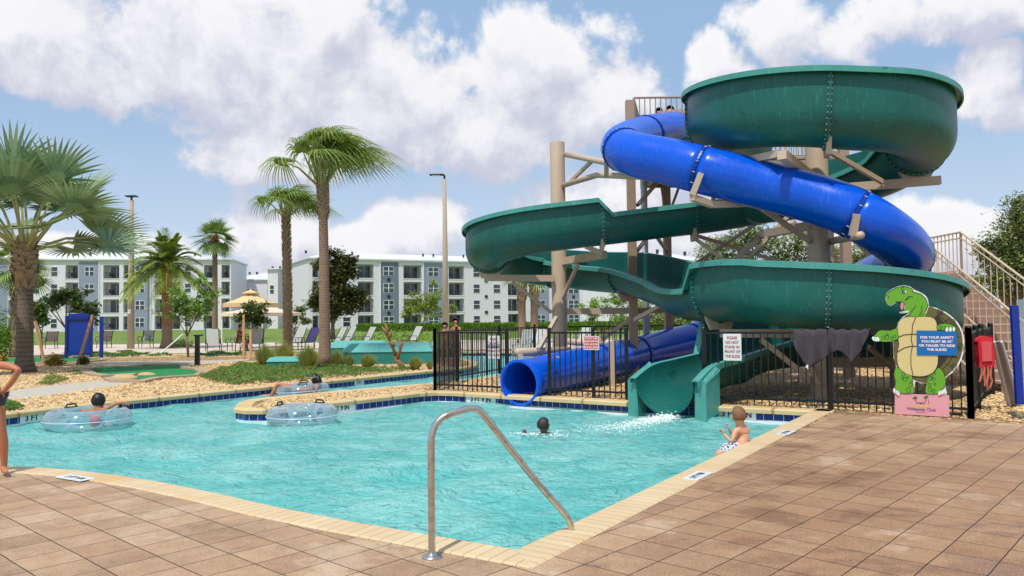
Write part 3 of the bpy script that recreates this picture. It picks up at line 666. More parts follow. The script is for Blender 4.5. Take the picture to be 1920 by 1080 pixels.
# steel columns
def column(x,y,r,z,name,parent):
    mb=MB(); mb.lathe((x,y,0),[(r*1.5,0.0),(r*1.5,0.03),(r,0.035),(r,z),(r*0.98,z+0.01)],28); o=mb.build(name,M_tan,parent,smooth=True); o.modifiers.new('e','EDGE_SPLIT').split_angle=R(40); return o
column(5.50,14.0,0.195,4.62,'column',slide)
zc=P(1048,268,18.9).z; LCX=P(1048,500,18.9).x
column(LCX,18.9,0.18,zc,'column',slide)
def arms(parent,items,name='support_arm',m_=None):
    for it in items:
        mb=MB(); kind=it[0]; pts=[P(*p) for p in it[1]]; w_=it[2]
        if kind=='p': mb.tube(pts,w_/2,12)
        else:
            for a,b in zip(pts[:-1],pts[1:]): mb.beam(a,b,w_,w_*it[3] if len(it)>3 else w_)
        mb.build(name if kind=='p' or w_>0.09 else 'brace',m_ or M_tan,parent,smooth=(kind=='p'))
arms(slide,[
 ('b',[(1058,490,18.8),(1132,477,17.3)],0.17),('b',[(1098,462,17.2),(1130,475,17.2)],0.10),('b',[(1084,494,18.2),(1056,556,18.7)],0.07),
 ('b',[(1038,522,18.7),(908,521,18.5)],0.15),('b',[(960,528,18.6),(1034,586,18.8)],0.08),
 ('b',[(1060,584,18.9),(1240,582,19.4)],0.15),('b',[(1190,590,19.2),(1120,645,19.6)],0.08),
 ('b',[(1583,352,14.6),(1763,338,14.2)],0.15),('b',[(1552,282,13.9),(1656,342,14.3)],0.08),
 ('b',[(1520,332,13.8),(1466,290,12.7)],0.15),('b',[(1290,326,15.0),(1462,288,12.9)],0.12),
 ('b',[(1525,422,13.9),(1428,440,16.6)],0.15),('b',[(1430,440,16.6),(1352,510,16.0)],0.09),('b',[(1300,445,17.0),(1415,530,16.4)],0.08),
 ('b',[(1476,408,15.8),(1380,510,16.6)],0.0801),('b',[(1485,415,15.0),(1560,490,15.5)],0.08),
 ('b',[(1350,625,14.2),(1525,625,13.9)],0.15),('b',[(1426,636,13.9),(1515,708,13.8)],0.09),('b',[(1628,650,13.9),(1680,695,14.6)],0.07),
 ('b',[(1550,680,14.1),(1760,678,15.2)],0.17),('b',[(1190,600,17.5),(1262,560,16.5)],0.08),
 ('b',[(1520,690,13.7),(1534,722,13.7)],0.07)])
# saddles that carry the flume under its joints
def saddle(i,wt,wb,h):
    mb=MB(); s,up,d=fr(GP,i); c=GP[i]-Vector((0,0,0.03)); 
    mb.prism([c-s*wt+Vector((0,0,0.16)),c+Vector((0,0,-0.01)),c+s*wt+Vector((0,0,0.16)),c+s*wb-Vector((0,0,h)),c-s*wb-Vector((0,0,h))],d*0.08)
    mb.build('saddle_bracket',M_tan,slide)
for i in (i_r1E,i_lW,i_r2a,i_st,i_r2E,i_r1S,i_l0,i_lm): saddle(i,0.34,0.2,0.12)
for (px,py,d_,zb) in ((1352,712,15.4,0),(1310,725,14.6,0)):
    mb=MB(); p=P(px,py,d_); mb.box((p.x,p.y,p.z/2-0.1),(0.1,0.1,max(0.1,p.z+0.2))); mb.build('support_leg',M_tan,slide)

# ------- blue tube
tube=thing('enclosed_tube_slide','shiny blue enclosed tube slide curling round the tower to the pool edge','water slide',tuple(G(965,742)))
tp=[P(1268,243,18.6),P(1222,250,17.4),P(1183,263,16.2),P(1166,277,15.3),P(1195,291,14.6),P(1250,302,14.2),P(1320,320,13.75),P(1420,344,13.5),P(1520,371,13.2),P(1590,395,12.95),P(1650,428,12.9),P(1695,463,13.5),P(1700,486,14.6)]
tp+=[Vector((7.45,16.0,2.28)),Vector((7.5,17.5,2.08)),Vector((7.1,19.2,1.75)),Vector((6.3,20.6,1.35)),Vector((5.2,21.0,1.05)),P(1300,636,20.6),P(1210,659,19.3),P(1112,684,17.2),P(1042,700,16.0),P(968,719,14.85)]
TP=resample(tp,0.12); TR=0.40
def ring_sweep(Pt,i0,i1,r,name,mats,parent,flare=False,n=32):
    mb=MB(); pts=Pt[i0:i1+1]; rs=[r]*len(pts)
    if flare: 
        for k in range(1,6): rs[-k]=r+0.012*(6-k)/5
    mb.tube(pts,rs,n,caps=False); o=mb.build(name,mats,parent,smooth=True); sd=o.modifiers.new('thick','SOLIDIFY'); sd.thickness=0.02; sd.offset=1 ; return o
def tj(i,parent,r=TR):
    mb=MB(); d=(TP[min(i+1,len(TP)-1)]-TP[max(i-1,0)]).normalized(); c=TP[i]
    mb.tube([c-d*0.018,c+d*0.018],[r+0.035]*2,40); M=frame(d)
    for k in range(14):
        a=2*math.pi*(k+.5)/14; p=c+M@Vector(((r+0.04)*math.cos(a),(r+0.04)*math.sin(a),0)); mb.box(p,(0.012,0.012,0.05),M,1)
    return mb.build('tube_joint',[M_bluedark,M_bolt],parent)
tc_=[near_idx(TP,p) for p in (P(1208,251,17.0),P(1150,288,15.0),P(1320,320,13.75),P(1602,400,12.95),P(1703,480,14.3))]+[near_idx(TP,Vector((7.1,19.2,1.75))),near_idx(TP,P(1300,636,20.6)),near_idx(TP,P(1190,663,19.0)),near_idx(TP,P(1120,682,17.4))]
tc_=sorted(set(tc_)); cuts2=[0]+tc_+[len(TP)-1]
for a,b in zip(cuts2[:-1],cuts2[1:]): ring_sweep(TP,a,b,TR,'tube_section',M_blue,tube,flare=(b==len(TP)-1))
for i in tc_: tj(i,tube)
mb=MB(); d=(TP[-1]-TP[-4]).normalized(); M=frame(d)
vs=[]; nn=48
for k in range(nn):
    a=2*math.pi*k/nn
    for (rr_,t) in ((TR-0.01,0),(TR+0.04,0),(TR+0.04,0.03),(TR-0.01,0.03)): vs.append(TP[-1]+M@Vector((rr_*math.cos(a),rr_*math.sin(a),t)))
fs=[]
for k in range(nn):
    for j in range(4): fs.append((k*4+j,k*4+(j+1)%4,((k+1)%nn)*4+(j+1)%4,((k+1)%nn)*4+j))
mb.add(vs,fs); mb.build('mouth_rim',[M_blue],tube)
arms(tube,[
 ('p',[(1062,290,18.8),(1145,306,15.6)],0.13),('p',[(1055,348,18.8),(1120,328,17.0),(1200,331,15.4),(1260,340,14.6)],0.13),('b',[(1071,339,18.5),(1112,300,17.0)],0.07),('b',[(1137,303,15.3),(1137,330,15.9)],0.09),
 ('b',[(1314,325,13.3),(1298,366,13.3)],0.09),('b',[(1297,370,13.3),(1336,384,13.6),(1420,381,13.9)],0.11),('b',[(1338,368,13.8),(1337,383,13.7)],0.07),('b',[(1420,384,13.9),(1518,452,13.9)],0.09),
 ('p',[(1560,452,13.9),(1614,441,12.5)],0.13),('b',[(1606,401,12.52),(1599,442,12.6)],0.10),
 ('p',[(968,661,15.6),(1065,657,17.2)],0.17),('b',[(1010,655,16.0),(1043,596,17.6)],0.08),('p',[(1064,640,17.3),(1132,646,17.4)],0.15),
 ('b',[(1045,668,15.7),(1047,700,15.7)],0.08),('b',[(975,664,15.5),(977,678,15.5)],0.10)])
for (px,py,d_) in ((1146,640,16.6),(1196,655,18.6)):
    mb=MB(); a=P(px,py,d_); mb.box((a.x,a.y,a.z/2),(0.11,0.11,a.z)); mb.build('support_leg',M_tan,tube)
for px in (1666,1741):
    mb=MB(); a=P(px,487,14.6 if px>1700 else 15.6); mb.tube([(a.x,a.y,0),a],0.045,10); mb.build('support_leg',M_tan2,tube)

# ------- tower: posts, platform, railings, stairs
tower=thing('slide_tower','tall tan steel tower with railed platform and stairs behind the slides','tower',(4.5,19.0,0))
def post(px,d_,py_top,w_,m_=M_tan2,parent=tower):
    a=P(px,py_top,d_); b=P(px,560,d_); x=b.x; mb=MB(); mb.box((x,a.y,a.z/2),(w_,w_,a.z)); mb.build('post',m_,parent)
    return x,a.y,a.z
t1=post(1187,18.3,189,0.19); t2=post(1253,20.4,340,0.19); t3=post(1588,18.3,270,0.2); t4=post(1558,20.4,270,0.18,M_tan)
M_grey=mat('grey_pipe',srgb(196,196,198),0.5,var=0.06)
a=P(1211,330,20.0); mb=MB(); mb.tube([(P(1211,560,20).x,20.0,0),(P(1211,560,20).x,20.0,5.0)],0.085,14); mb.build('pipe',M_grey,tower,smooth=True)
zf=5.12
mb=MB(); x0,x1=t1[0]-0.1,t3[0]+0.1
mb.prism([Vector((x0,18.2,zf)),Vector((x1,18.2,zf)),Vector((x1,20.5,zf)),Vector((3.4,20.5,zf))],Vector((0,0,0.05))); mb.box(((x0+x1)/2,18.25,zf-0.15),(x1-x0,0.09,0.24)); mb.box(((3.4+x1)/2,20.45,zf-0.15),(x1-3.4,0.09,0.24))
for k in range(9): mb.box((3.6+k*(x1-3.9)/8,19.35,zf-0.13),(0.07,2.1,0.2))
mb.build('platform',M_tan2,tower)
zr=P(1240,186,18.4).z
def railing(a,b,z0a,z0b,h,parent,name='railing',step=0.12,m_=M_tan2,r=0.014,mid=True,post_ends=True):
    a=Vector(a);b=Vector(b); mb=MB(); L=(Vector((b.x,b.y,0))-Vector((a.x,a.y,0))).length; n=max(1,int(L/step))
    A=Vector((a.x,a.y,z0a));B=Vector((b.x,b.y,z0b)); U=Vector((0,0,h))
    mb.tube([A+U,B+U],0.026,8); mb.tube([A+Vector((0,0,0.09)),B+Vector((0,0,0.09))],0.018,6)
    if mid: mb.tube([A+U*0.86,B+U*0.86],0.018,6)
    for k in range(n+1):
        p=A.lerp(B,k/n); mb.tube([p+Vector((0,0,0.09)),p+U],r,5,caps=False)
    if post_ends:
        for p in (A,B): mb.tube([p,p+U],0.03,8)
    return mb.build(name,m_,parent)
railing((t1[0]+0.1,18.25),(t1[0]+1.35,18.25),zf,zf,zr-zf,tower,mid=False)
railing((t1[0]+.1,18.3),(3.4,20.4),zf,zf,zr-zf,tower,mid=False); railing((3.4,20.4),(x1,20.4),zf,zf,zr-zf-0.25,tower,mid=False)
railing((4.9,18.25),(x1,18.25),zf,zf,1.0,tower,mid=False)
# tan panel with the round opening of the tube
pc=P(1268,243,18.55); mb=MB(); px0=P(1236,243,18.5).x; px1=P(1293,243,18.5).x; pz0=zf; pz1=P(1262,206,18.5).z
nn=32; ring=[(pc.x+0.42*math.cos(2*math.pi*k/nn),pc.z+0.42*math.sin(2*math.pi*k/nn)) for k in range(nn)]
outer=[(px0,pz0),(px1,pz0),(px1,pz1+0.03),(px0,pz1-0.02)]
pl=[[Vector((x,18.5,z)) for x,z in outer],[Vector((x,18.5,z)) for x,z in ring]]
tri=tessellate_polygon(pl); flat=[v for q_ in pl for v in q_]; mb.add(flat,[tuple(t) for t in tri]); o=mb.build('entry_panel',M_tan,tower); sd=o.modifiers.new('t','SOLIDIFY'); sd.thickness=0.05
arms(tower,[('b',[(1195,385,18.4),(1248,325,20.3)],0.07),('b',[(1195,470,18.4),(1248,400,20.3)],0.07),('b',[(1200,400,18.4),(1250,470,20.3)],0.07),('b',[(1240,350,20.3),(1253,440,20.3)],0.05),('b',[(1275,345,20.3),(1255,400,20.3)],0.06),('b',[(1190,583,18.4),(1585,583,18.4)],0.1),('b',[(1265,520,20.4),(1555,330,20.4)],0.09),('b',[(1300,440,20.4),(1555,520,20.4)],0.09),('b',[(1572,300,18.4),(1560,360,20.3)],0.07),('b',[(1562,360,18.4),(1590,500,18.4)],0.08)],m_=M_tan2)
# stairs: lower flight towards the camera, landing, upper flight back to the platform
xa,xb=9.82,10.92; y1,y0=19.0,14.6; zl=2.42; slope=0.5
mb=MB(); ns=14
for k in range(ns):
    y=y1-(k+0.5)*(y1-y0+0.4)/ns; z=zl-(k+1)*0.172
    mb.box(((9.0+xb)/2,y,z),(xb-9.0,0.33,0.045),mi=1); mb.box(((9.0+xb)/2,y+0.15,z+0.09),(xb-9.0,0.02,0.16))
mb.build('stair_treads',[mat('stair_tread',srgb(148,118,104),0.7,var=0.15),M_tan],tower)
mb=MB()
for x in (8.97,xb+0.03): mb.beam((x,y1,zl-0.16),(x,y0-0.4,zl-0.16-(y1-y0+0.4)*0.55),0.05,0.14)
mb.build('stair_stringer',M_tan,tower)
mb=MB(); mb.box(((xa+xb)/2,19.95,zl),(xb-xa+0.1,1.95,0.08)); mb.box(((xa+xb)/2,19.0,zl-0.12),(xb-xa+.1,0.06,0.2)); mb.build('landing',M_tan2,tower)
M_rail=mat('rail_cream',srgb(206,186,156),0.45,var=0.06)
for x in (xa,xb): railing((x,y1),(x,y0-0.4),zl,zl-(y1-y0+0.4)*0.547,1.02,tower,'stair_railing',0.22,M_rail,r=0.010)
railing((xb,y1),(xb,20.9),zl,zl,1.02,tower,'stair_railing',0.17,M_rail); railing((xb,20.9),(xa-0.1,20.9),zl,zl,1.02,tower,'stair_railing',0.17,M_rail)
mb=MB(); u0=Vector((xa,20.0,zl)); u1=Vector((x1,20.0,zf)); 
mb.beam(u0+Vector((0,-.5,-.05)),u1+Vector((0,-.5,-.05)),0.3,0.05); mb.beam(u0+Vector((0,.5,-.05)),u1+Vector((0,.5,-.05)),0.3,0.05)
for k in range(14):
    p=u0.lerp(u1,(k+.5)/14); mb.box(p,(0.28,1.0,0.04))
mb.build('upper_flight',M_tan2,tower)
railing((xa,19.5),(x1,19.5),zl,zf,1.0,tower,'stair_railing',0.17,M_rail); railing((xa,20.5),(x1,20.5),zl,zf,1.0,tower,'stair_railing',0.17,M_rail)
for x,y in ((xa,19.1),(xb,19.1),(xa,20.8),(xb,20.8)): mb=MB(); mb.box((x,y,zl/2),(0.12,0.12,zl)); mb.build('landing_post',M_tan2,tower)
# ================================================================ fences, signs, poolside things
M_black=mat('black_powdercoat',(0.006,0.006,0.007),0.35,var=0.2)
def fence(name,label,pts,heights=None,h=1.22,post_at=None,step=0.115,mesh=None):
    """one fence: posts at the polyline points, a picket panel per bay"""
    root=thing(name,label,'fence',(pts[0][0],pts[0][1],0),'black picket fences round the slides')
    for (x,y) in pts:
        mb=MB(); mb.box((x,y,(h+0.05)/2),(0.065,0.065,h+0.05)); mb.ball((x,y,h+0.06),0.045,8,0,(1,1,0.5)); mb.build('fence_post',M_black,root)
    for (a,b) in zip(pts[:-1],pts[1:]):
        a=Vector((*a,0));b=Vector((*b,0)); L=(b-a).length; d=(b-a).normalized(); mb=MB()
        for z in (h-0.02,0.13): mb.beam(a+Vector((0,0,z)),b+Vector((0,0,z)),0.03,0.035)
        n=max(2,round(L/step))
        for k in range(1,n):
            p=a.lerp(b,k/n); mb.box((p.x,p.y,0.03+(h-0.03)/2),(0.017,0.017,h-0.03),math.atan2(d.y,d.x))
        mb.build('picket_panel',M_black,root)
        if mesh:
            mb=MB(); c=(a+b)/2; mb.box((c.x,c.y,0.64),(L-0.06,0.012,1.1),math.atan2(d.y,d.x)); mb.build('windscreen',mesh,root)
    return root
fA=[(-1.62,16.34),(-0.12,15.42)]; fB=[(0.69,14.88),(1.47,14.4),(2.03,14.05)]; fC=[(3.2,13.15),(4.95,12.31),(6.44,11.10)]
fence('picket_fence','black picket fence bay left of the blue tube mouth with a white sign',fA)
fence('picket_fence','black picket fence section crossing in front of the blue tube with a red sign',fB)
fence('picket_fence','long black picket fence right of the green slide with towel and turtle board',fC)
fence('picket_fence','black picket fence running back beside the channel left of the tube',[(-1.62,16.34),(-1.32,18.5),(-0.35,20.9),(0.65,23.1),(3.2,23.3),(6.2,23.6),(9.2,24.2)])
M_screen=mat('windscreen_cloth',(0.012,0.012,0.013),0.85,var=0.25,scale=4)
fence('picket_fence','black fence covered in dark windscreen cloth behind the red life vest',[(6.44,11.10),(7.25,12.3),(8.05,13.5),(8.7,14.3)],mesh=M_screen)
fence('picket_fence','low black fence behind the far gravel under the spiral',[(8.9,17.5),(14.5,21.5)]) if False else None
M_signw=mat('sign_white',srgb(226,222,218),0.5,var=0.06,scale=20); M_signr=mat('sign_red',srgb(196,62,72),0.5,var=0.08,scale=20); M_signtext=mat('sign_text_red',srgb(158,28,44),0.5,var=0.1)
M_tw=mat('sign_text_white',srgb(246,226,222),0.5,var=0.04); M_dk=mat('dark_print',(0.012,0.012,0.014),0.5)
FD=Vector((1.5,-0.92,0)).normalized()
def facing_sign(name,label,px,py,d_,wpx,hpx,lines,mb_,mt,ang=None,cat='sign',tsx=1.0,border=None,grp=None):
    c=P(px,py,d_); w_=wpx*d_/F; h_=hpx*d_/F
    x=(ang or FD); y=Vector((0,0,1)); n=x.cross(y)  # towards camera side
    if n.y>0: n=-n
    root=thing(name,label,cat,c,grp)
    mb=MB(); mb.box(c,(w_,0.004,h_),math.atan2(x.y,x.x)); bevel(mb.build('plate',mb_,root),0.0015,1)
    if border:
        mb=MB(); cc=c+n*0.005
        for s in (-1,1):
            mb.box(cc+x*(s*(w_/2-0.008)),(0.012,0.002,h_),math.atan2(x.y,x.x)); mb.box(cc+y*(s*(h_/2-0.008)),(w_-0.04,0.002,0.012),math.atan2(x.y,x.x))
        mb.build('border',border,root)
    mb=MB(); lh=h_*0.86/len(lines)
    for k,t in enumerate(lines):
        o_=c+n*0.004+y*(h_*0.43-lh*(k+.5)); text_mb(t,lh*0.86,o_,x,y,0.002,mb=mb,bold=lh*0.02,sx=tsx)
    mb.build('lettering',mt,root); return root
facing_sign('warning_sign','white warning sign with red letters on the fence left of the blue tube',926,651,15.75,26,43,['PLEASE','DO NOT','STAND IN','FRONT OF','THE SLIDE'],M_signw,M_signtext,tsx=0.82,grp='white warning signs on the fences')
facing_sign('warning_sign','white warning sign with red letters on the fence right of the green slide mouth',1373,651,12.88,34,50,['PLEASE','DO NOT','STAND IN','FRONT OF','THE SLIDE'],M_signw,M_signtext,tsx=0.82,grp='white warning signs on the fences')
facing_sign('warning_sign','small red sign with white letters hung in front of the blue tube',1109,643,14.35,32,26,['DO NOT CLIMB','SLIDES FROM THE','POOL OR ENTER','THIS ENCLOSURE'],M_signr,M_tw,tsx=0.72,border=M_tw)

# ---- turtle board: a flat painted cut-out with thickness
def cutout(parent,name,pts,m_,lay,thick=0.012,c0=(1720,640),d_=11.0,edge=None):
    """pts in photo pixels on the board plane"""
    poly=[TPt(px,py,lay) for px,py in pts]; mb=MB(); mb.prism(poly,TN*-thick,0); return mb.build(name,m_,parent)
TX=(Vector((6.44,11.10,0))-Vector((4.95,12.31,0))).normalized(); TN=Vector((TX.y,-TX.x,0)).normalized()
if TN.y>0: TN=-TN
T0=Vector((6.44,11.10,0)).lerp(Vector((4.95,12.31,0)),0.43)+TN*0.06
def TPt(px,py,lay=0.0):
    v=ray(px,py); t=(T0-CAM).dot(TN)/v.dot(TN); return CAM+v*t+TN*lay
def smoothpoly(pts,n=3):
    out=[]; N_=len(pts)
    for i in range(N_):
        a,b,c,d=(Vector((*pts[(i+k)%N_],0)) for k in (-1,0,1,2))
        for k in range(n):
            t=k/n; v=0.5*((2*b)+(c-a)*t+(2*a-5*b+4*c-d)*t*t+(3*b-a-3*c+d)*t**3); out.append((v.x,v.y))
    return out
def tz(pts): return [(1620+x/4.5,520+y/4.5) for x,y in pts]
def grow(pts,w_):
    return [tuple(v) for v in offset(pts,w_ if sum(pts[i-1][0]*pts[i][1]-pts[i][0]*pts[i-1][1] for i in range(len(pts)))>0 else -w_,True)]
M_tg=mat('turtle_green',srgb(104,168,40),0.45,var=0.05); M_tb=mat('turtle_belly',srgb(216,196,134),0.45,var=0.05); M_ts=mat('turtle_shell',srgb(100,92,48),0.5,var=0.12); M_tsd=mat('turtle_shell_dark',srgb(52,46,30),0.5,var=0.1)
M_pink=mat('board_pink',srgb(224,158,166),0.5,var=0.03); M_tblue=mat('board_blue',srgb(12,104,176),0.4,var=0.04); M_tongue=mat('tongue_pink',srgb(220,130,140),0.5); M_claw=mat('claw_white',srgb(235,235,230),0.5)
turtle=thing('turtle_board','green cartoon turtle cut-out board holding a blue height sign against the fence','sign board',T0)
body_out=tz(smoothpoly([(182,160),(205,118),(270,82),(320,70),(370,72),(405,90),(425,105),(490,135),(530,170),(545,225),(545,245),(600,255),(690,295),(760,350),(815,420),(845,520),(838,640),(800,740),(740,810),(690,850),(690,950),(700,985),(640,1000),(560,990),(520,975),(525,900),(480,895),(430,880),(425,970),(380,985),(310,990),(280,1000),(245,970),(255,935),(268,900),(258,830),(270,750),(250,680),(245,560),(240,545),(180,545),(130,540),(80,535),(70,510),(100,480),(125,450),(160,445),(215,450),(275,430),(285,385),(320,340),(380,300),(330,305),(295,298),(350,285),(310,215),(260,220),(220,243),(190,215)],2))
cutout(turtle,'backing',body_out,M_claw,0.0,0.014)
shell=tz(smoothpoly([(545,250),(600,262),(690,305),(755,360),(808,430),(832,520),(825,640),(785,735),(700,830),(600,885),(520,893),(430,868),(330,800),(270,740),(252,660),(248,560),(262,500),(290,400),(330,345),(385,305),(450,330),(520,325)],2))
cutout(turtle,'shell',shell,M_ts,0.004,0.004)
cutout(turtle,'shell_inner',tz(smoothpoly([(600,325),(650,350),(690,420),(712,520),(705,640),(660,740),(600,800),(520,845),(420,840),(380,820),(560,800),(620,700),(610,400)],2)),M_tsd,0.007,0.003)
head=tz(smoothpoly([(186,160),(208,122),(270,88),(320,76),(370,78),(402,95),(412,120),(480,140),(522,178),(540,235),(520,290),(515,330),(380,330),(385,300),(350,288),(320,290),(345,270),(340,210),(290,204),(250,215),(218,238),(194,213)],2))
cutout(turtle,'head',head,M_tg,0.009,0.005)
cutout(turtle,'mouth',tz(smoothpoly([(262,206),(300,203),(340,212),(338,260),(322,282),(308,262),(296,222)],2)),M_dk,0.0112,0.002)
cutout(turtle,'tongue',tz(smoothpoly([(318,212),(336,216),(334,262),(318,274),(308,240)],2)),M_tongue,0.0132,0.002)
cutout(turtle,'chin',tz([(295,292),(370,296),(385,282),(345,288)]),M_claw,0.0115,0.002)
belly=tz(smoothpoly([(285,450),(292,390),(320,350),(380,334),(440,336),(520,332),(585,345),(614,390),(614,480),(600,560),(622,620),(622,730),(585,800),(510,832),(420,830),(330,800),(288,735),(284,640),(300,560),(284,500)],2))
cutout(turtle,'belly_line',grow(belly,0.9),M_dk,0.0105,0.003); cutout(turtle,'belly',belly,M_tb,0.013,0.003)
arm1=tz(smoothpoly([(85,505),(105,478),(128,453),(165,447),(215,455),(275,432),(285,470),(290,515),(240,535),(180,543),(130,536),(95,530)],2))
arm2=tz(smoothpoly([(624,440),(628,405),(670,392),(730,398),(765,420),(770,448)],2))
leg1=tz(smoothpoly([(272,762),(300,770),(350,815),(405,830),(408,880),(422,930),(422,965),(380,978),(320,975),(285,960),(265,925),(272,880),(258,820)],2))
leg2=tz(smoothpoly([(545,835),(600,800),(630,762),(668,800),(690,870),(680,920),(650,945),(640,975),(580,982),(522,968),(528,910),(538,870)],2))
for nm,pl in (('arm',arm1),('arm',arm2),('leg',leg1),('leg',leg2)):
    cutout(turtle,'outline',grow(pl,0.8),M_dk,0.0155,0.003); cutout(turtle,nm,pl,M_tg,0.018,0.003)
cutout(turtle,'height_sign',tz([(446,448),(785,452),(788,660),(448,656)]),M_tblue,0.023,0.004)
def ell(cx,cy,rx,ry,n=12,rot=0): return tz([(cx+rx*math.cos(6.2832*k/n)*math.cos(rot)-ry*math.sin(6.2832*k/n)*math.sin(rot),cy+rx*math.cos(6.2832*k/n)*math.sin(rot)+ry*math.sin(6.2832*k/n)*math.cos(rot)) for k in range(n)])
mb=MB()
for cx,cy,rt in ((85,518,-.5),(103,522,-.4),(122,522,-.3),(703,440,.1),(733,440,.1),(762,437,.1),(262,955,-.5),(278,968,-.4),(293,978,-.2),(640,975,.2),(660,968,.3),(682,958,.4)):
    mb.prism([TPt(a,b,0.028) for a,b in ell(cx,cy,11,20,10,rt)],TN*-0.004)
mb.build('claws',M_claw,turtle)
def stroke(mb,pts,lay,w_=0.006):
    q_=[TPt(1620+x/4.5,520+y/4.5,lay) for x,y in pts]; mb.tube(q_,w_,4)
mb=MB()
for l in ([(440,335),(412,400),(408,470),(400,520),(412,575),(398,650),(398,740),(415,825)],[(292,505),(340,485),(408,478),(446,480)],[(285,630),(340,595),(400,580),(446,582)]): stroke(mb,l,0.0155)
for l in ([(385,325),(400,290),(440,240)],[(485,240),(492,280),(468,325)],[(345,190),(375,180),(390,160),(415,165)],[(378,160),(350,195)],[(312,105),(325,85),(345,78)],[(402,92),(415,108),(410,125)],[(205,178),(212,158)],[(490,325),(500,305)]): stroke(mb,l,0.0105,0.0045)
rs_=random.Random(4)
for (cx,cy,r_) in ((165,508,14),(196,505,16),(236,512,12),(262,498,11),(200,485,9),(335,815,14),(350,860,16),(330,850,10),(395,905,15),(378,950,18),(405,880,10),(370,845,9),(560,850,15),(590,860,13),(575,830,12),(555,905,13),(600,900,9),(560,945,16),(590,960,13),(600,810,9),(650,425,12),(685,425,9)):
    stroke(mb,[(cx+r_*math.cos(6.2832*k/10),cy+r_*1.1*math.sin(6.2832*k/10)) for k in range(11)],0.0185,0.0035)
for k in range(11):      # shell plates
    a=R(-62+k*17); x=520+math.cos(a)*215; y=560+math.sin(a)*255; x2=520+math.cos(a)*300; y2=560+math.sin(a)*310; stroke(mb,[(x,y),(x2,y2)],0.0048,0.004)
for rr_ in (0.74,0.86): stroke(mb,[(520+math.cos(R(a))*290*rr_,560+math.sin(R(a))*305*rr_) for a in range(-68,75,9)],0.0048,0.004)
for (cx,cy) in ((640,290),(745,385),(815,590),(760,760)):
    stroke(mb,[(cx+(4+k*1.8)*math.cos(k*.9),cy+(4+k*2.6)*math.sin(k*.9)) for k in range(16)],0.0052,0.0035)
stroke(mb,[(186,160),(208,122),(270,88),(320,76),(370,78),(402,95)],0.0105,0.0045); stroke(mb,[(412,120),(480,140),(522,178),(540,235),(522,285)],0.0105,0.0045)
mb.build('drawn_lines',M_dk,turtle)
mb=MB(); mb.prism([TPt(a,b,0.0118) for a,b in ell(342,121,21,17,14)],TN*-0.002); mb.build('eye_ring',M_dk,turtle)
mb=MB(); mb.prism([TPt(a,b,0.0135) for a,b in ell(348,122,13,12,14)],TN*-0.002); mb.build('eye_white',M_claw,turtle)
mb=MB(); mb.prism([TPt(a,b,0.0150) for a,b in ell(344,123,6,8,10)],TN*-0.002); mb.build('pupil',M_dk,turtle)
mb=MB()
for k,t in enumerate(['FOR YOUR SAFETY','YOU MUST BE 42"','OR TALLER TO RIDE','THE SLIDES']):
    text_mb(t,0.047,TPt(1620+617/4.5,520+(508+34*k)/4.5,0.025),TX,(0,0,1),0.002,mb=mb,bold=0.0016,sx=1.08)
mb.build('lettering',M_tw,turtle)
cutout(turtle,'foot_board',[(1678,738),(1780,741),(1780,782),(1678,776)],M_pink,0.006,0.01)
mb=MB(); text_mb('Hideaway Club',0.062,TPt(1727.5,767.5,0.0075),TX,(0,0,1),0.002,mb=mb,bold=0.001); text_mb('Kissimmee, FL',0.022,TPt(1728,772.6,0.0075),TX,(0,0,1),0.002,mb=mb); mb.build('club_name',mat('print_violet',srgb(92,64,120),0.5),turtle)
def pz(pts): return [(1660+x/13.71,720+y/13.71) for x,y in pts]
cutout(turtle,'sand_print',pz(smoothpoly([(700,525),(800,530),(900,560),(1000,545),(1160,545),(1100,580),(960,600),(850,600),(750,560)],2)),mat('print_sand',srgb(222,182,92),0.5),0.0085,0.002)
mb=MB()
for tr_ in ([(830,525),(800,470),(780,420),(765,365)],[(985,545),(1020,490),(1040,420),(1050,345)],[(1105,530),(1110,480),(1120,440),(1100,400)]): mb.tube([TPt(a,b,0.0095) for a,b in pz(tr_)],0.003,4)
mb.build('palm_print_trunks',mat('print_brown',srgb(110,40,30),0.5),turtle)
mb=MB()
for (cx,cy) in ((765,340),(1050,320)):
    for k in range(9):
        a=R(-100+k*34); mb.tube([TPt(u_,v_,0.0105) for u_,v_ in pz([(cx,cy),(cx+40*math.cos(a),cy+28*math.sin(a)),(cx+70*math.cos(a),cy+50*math.sin(a)+22)])],[0.003,0.0035,0.001],4)
mb.build('palm_print_leaves',mat('print_green',srgb(84,120,50),0.5),turtle)
cutout(turtle,'hammock_print',pz(smoothpoly([(820,450),(880,478),(940,478),(1000,455),(940,510),(880,505)],2)),mat('print_navy',srgb(40,60,120),0.5),0.0095,0.002)
# ---- towel on the fence
def draped(name,label,cat,poly_px,m_,d0):
    pass
M_towel=mat('towel_grey',srgb(74,66,72),0.95,var=0.2,scale=9,bump=0.8,bscale=300)
fa=Vector((3.2,13.15,0)); fb=Vector((4.95,12.31,0)); fc=Vector((6.44,11.10,0))
def on_fence(px):
    for a,b in ((fa,fb),(fb,fc)):
        v=ray(px,600); d=(b-a); # intersect vertical plane
        n=Vector((d.y,-d.x,0)); t=(a-CAM).dot(n)/v.dot(n); p=CAM+v*t; s=(p-a).dot(d)/d.dot(d)
        if s<=1.0 or b is fc: return p,d.normalized()
    return p,d.normalized()
towel=thing('towel','dark grey towel draped over the fence beside the turtle board','towel',on_fence(1548)[0]*1.0)
mb=MB(); cols=46; rows=16
def lowedge(px):
    xs=[1486,1492,1505,1514,1530,1550,1572,1590,1597,1612,1630]; ys=[640,655,680,690,680,667,655,672,681,660,629]
    return float(np.interp(px,xs,ys))
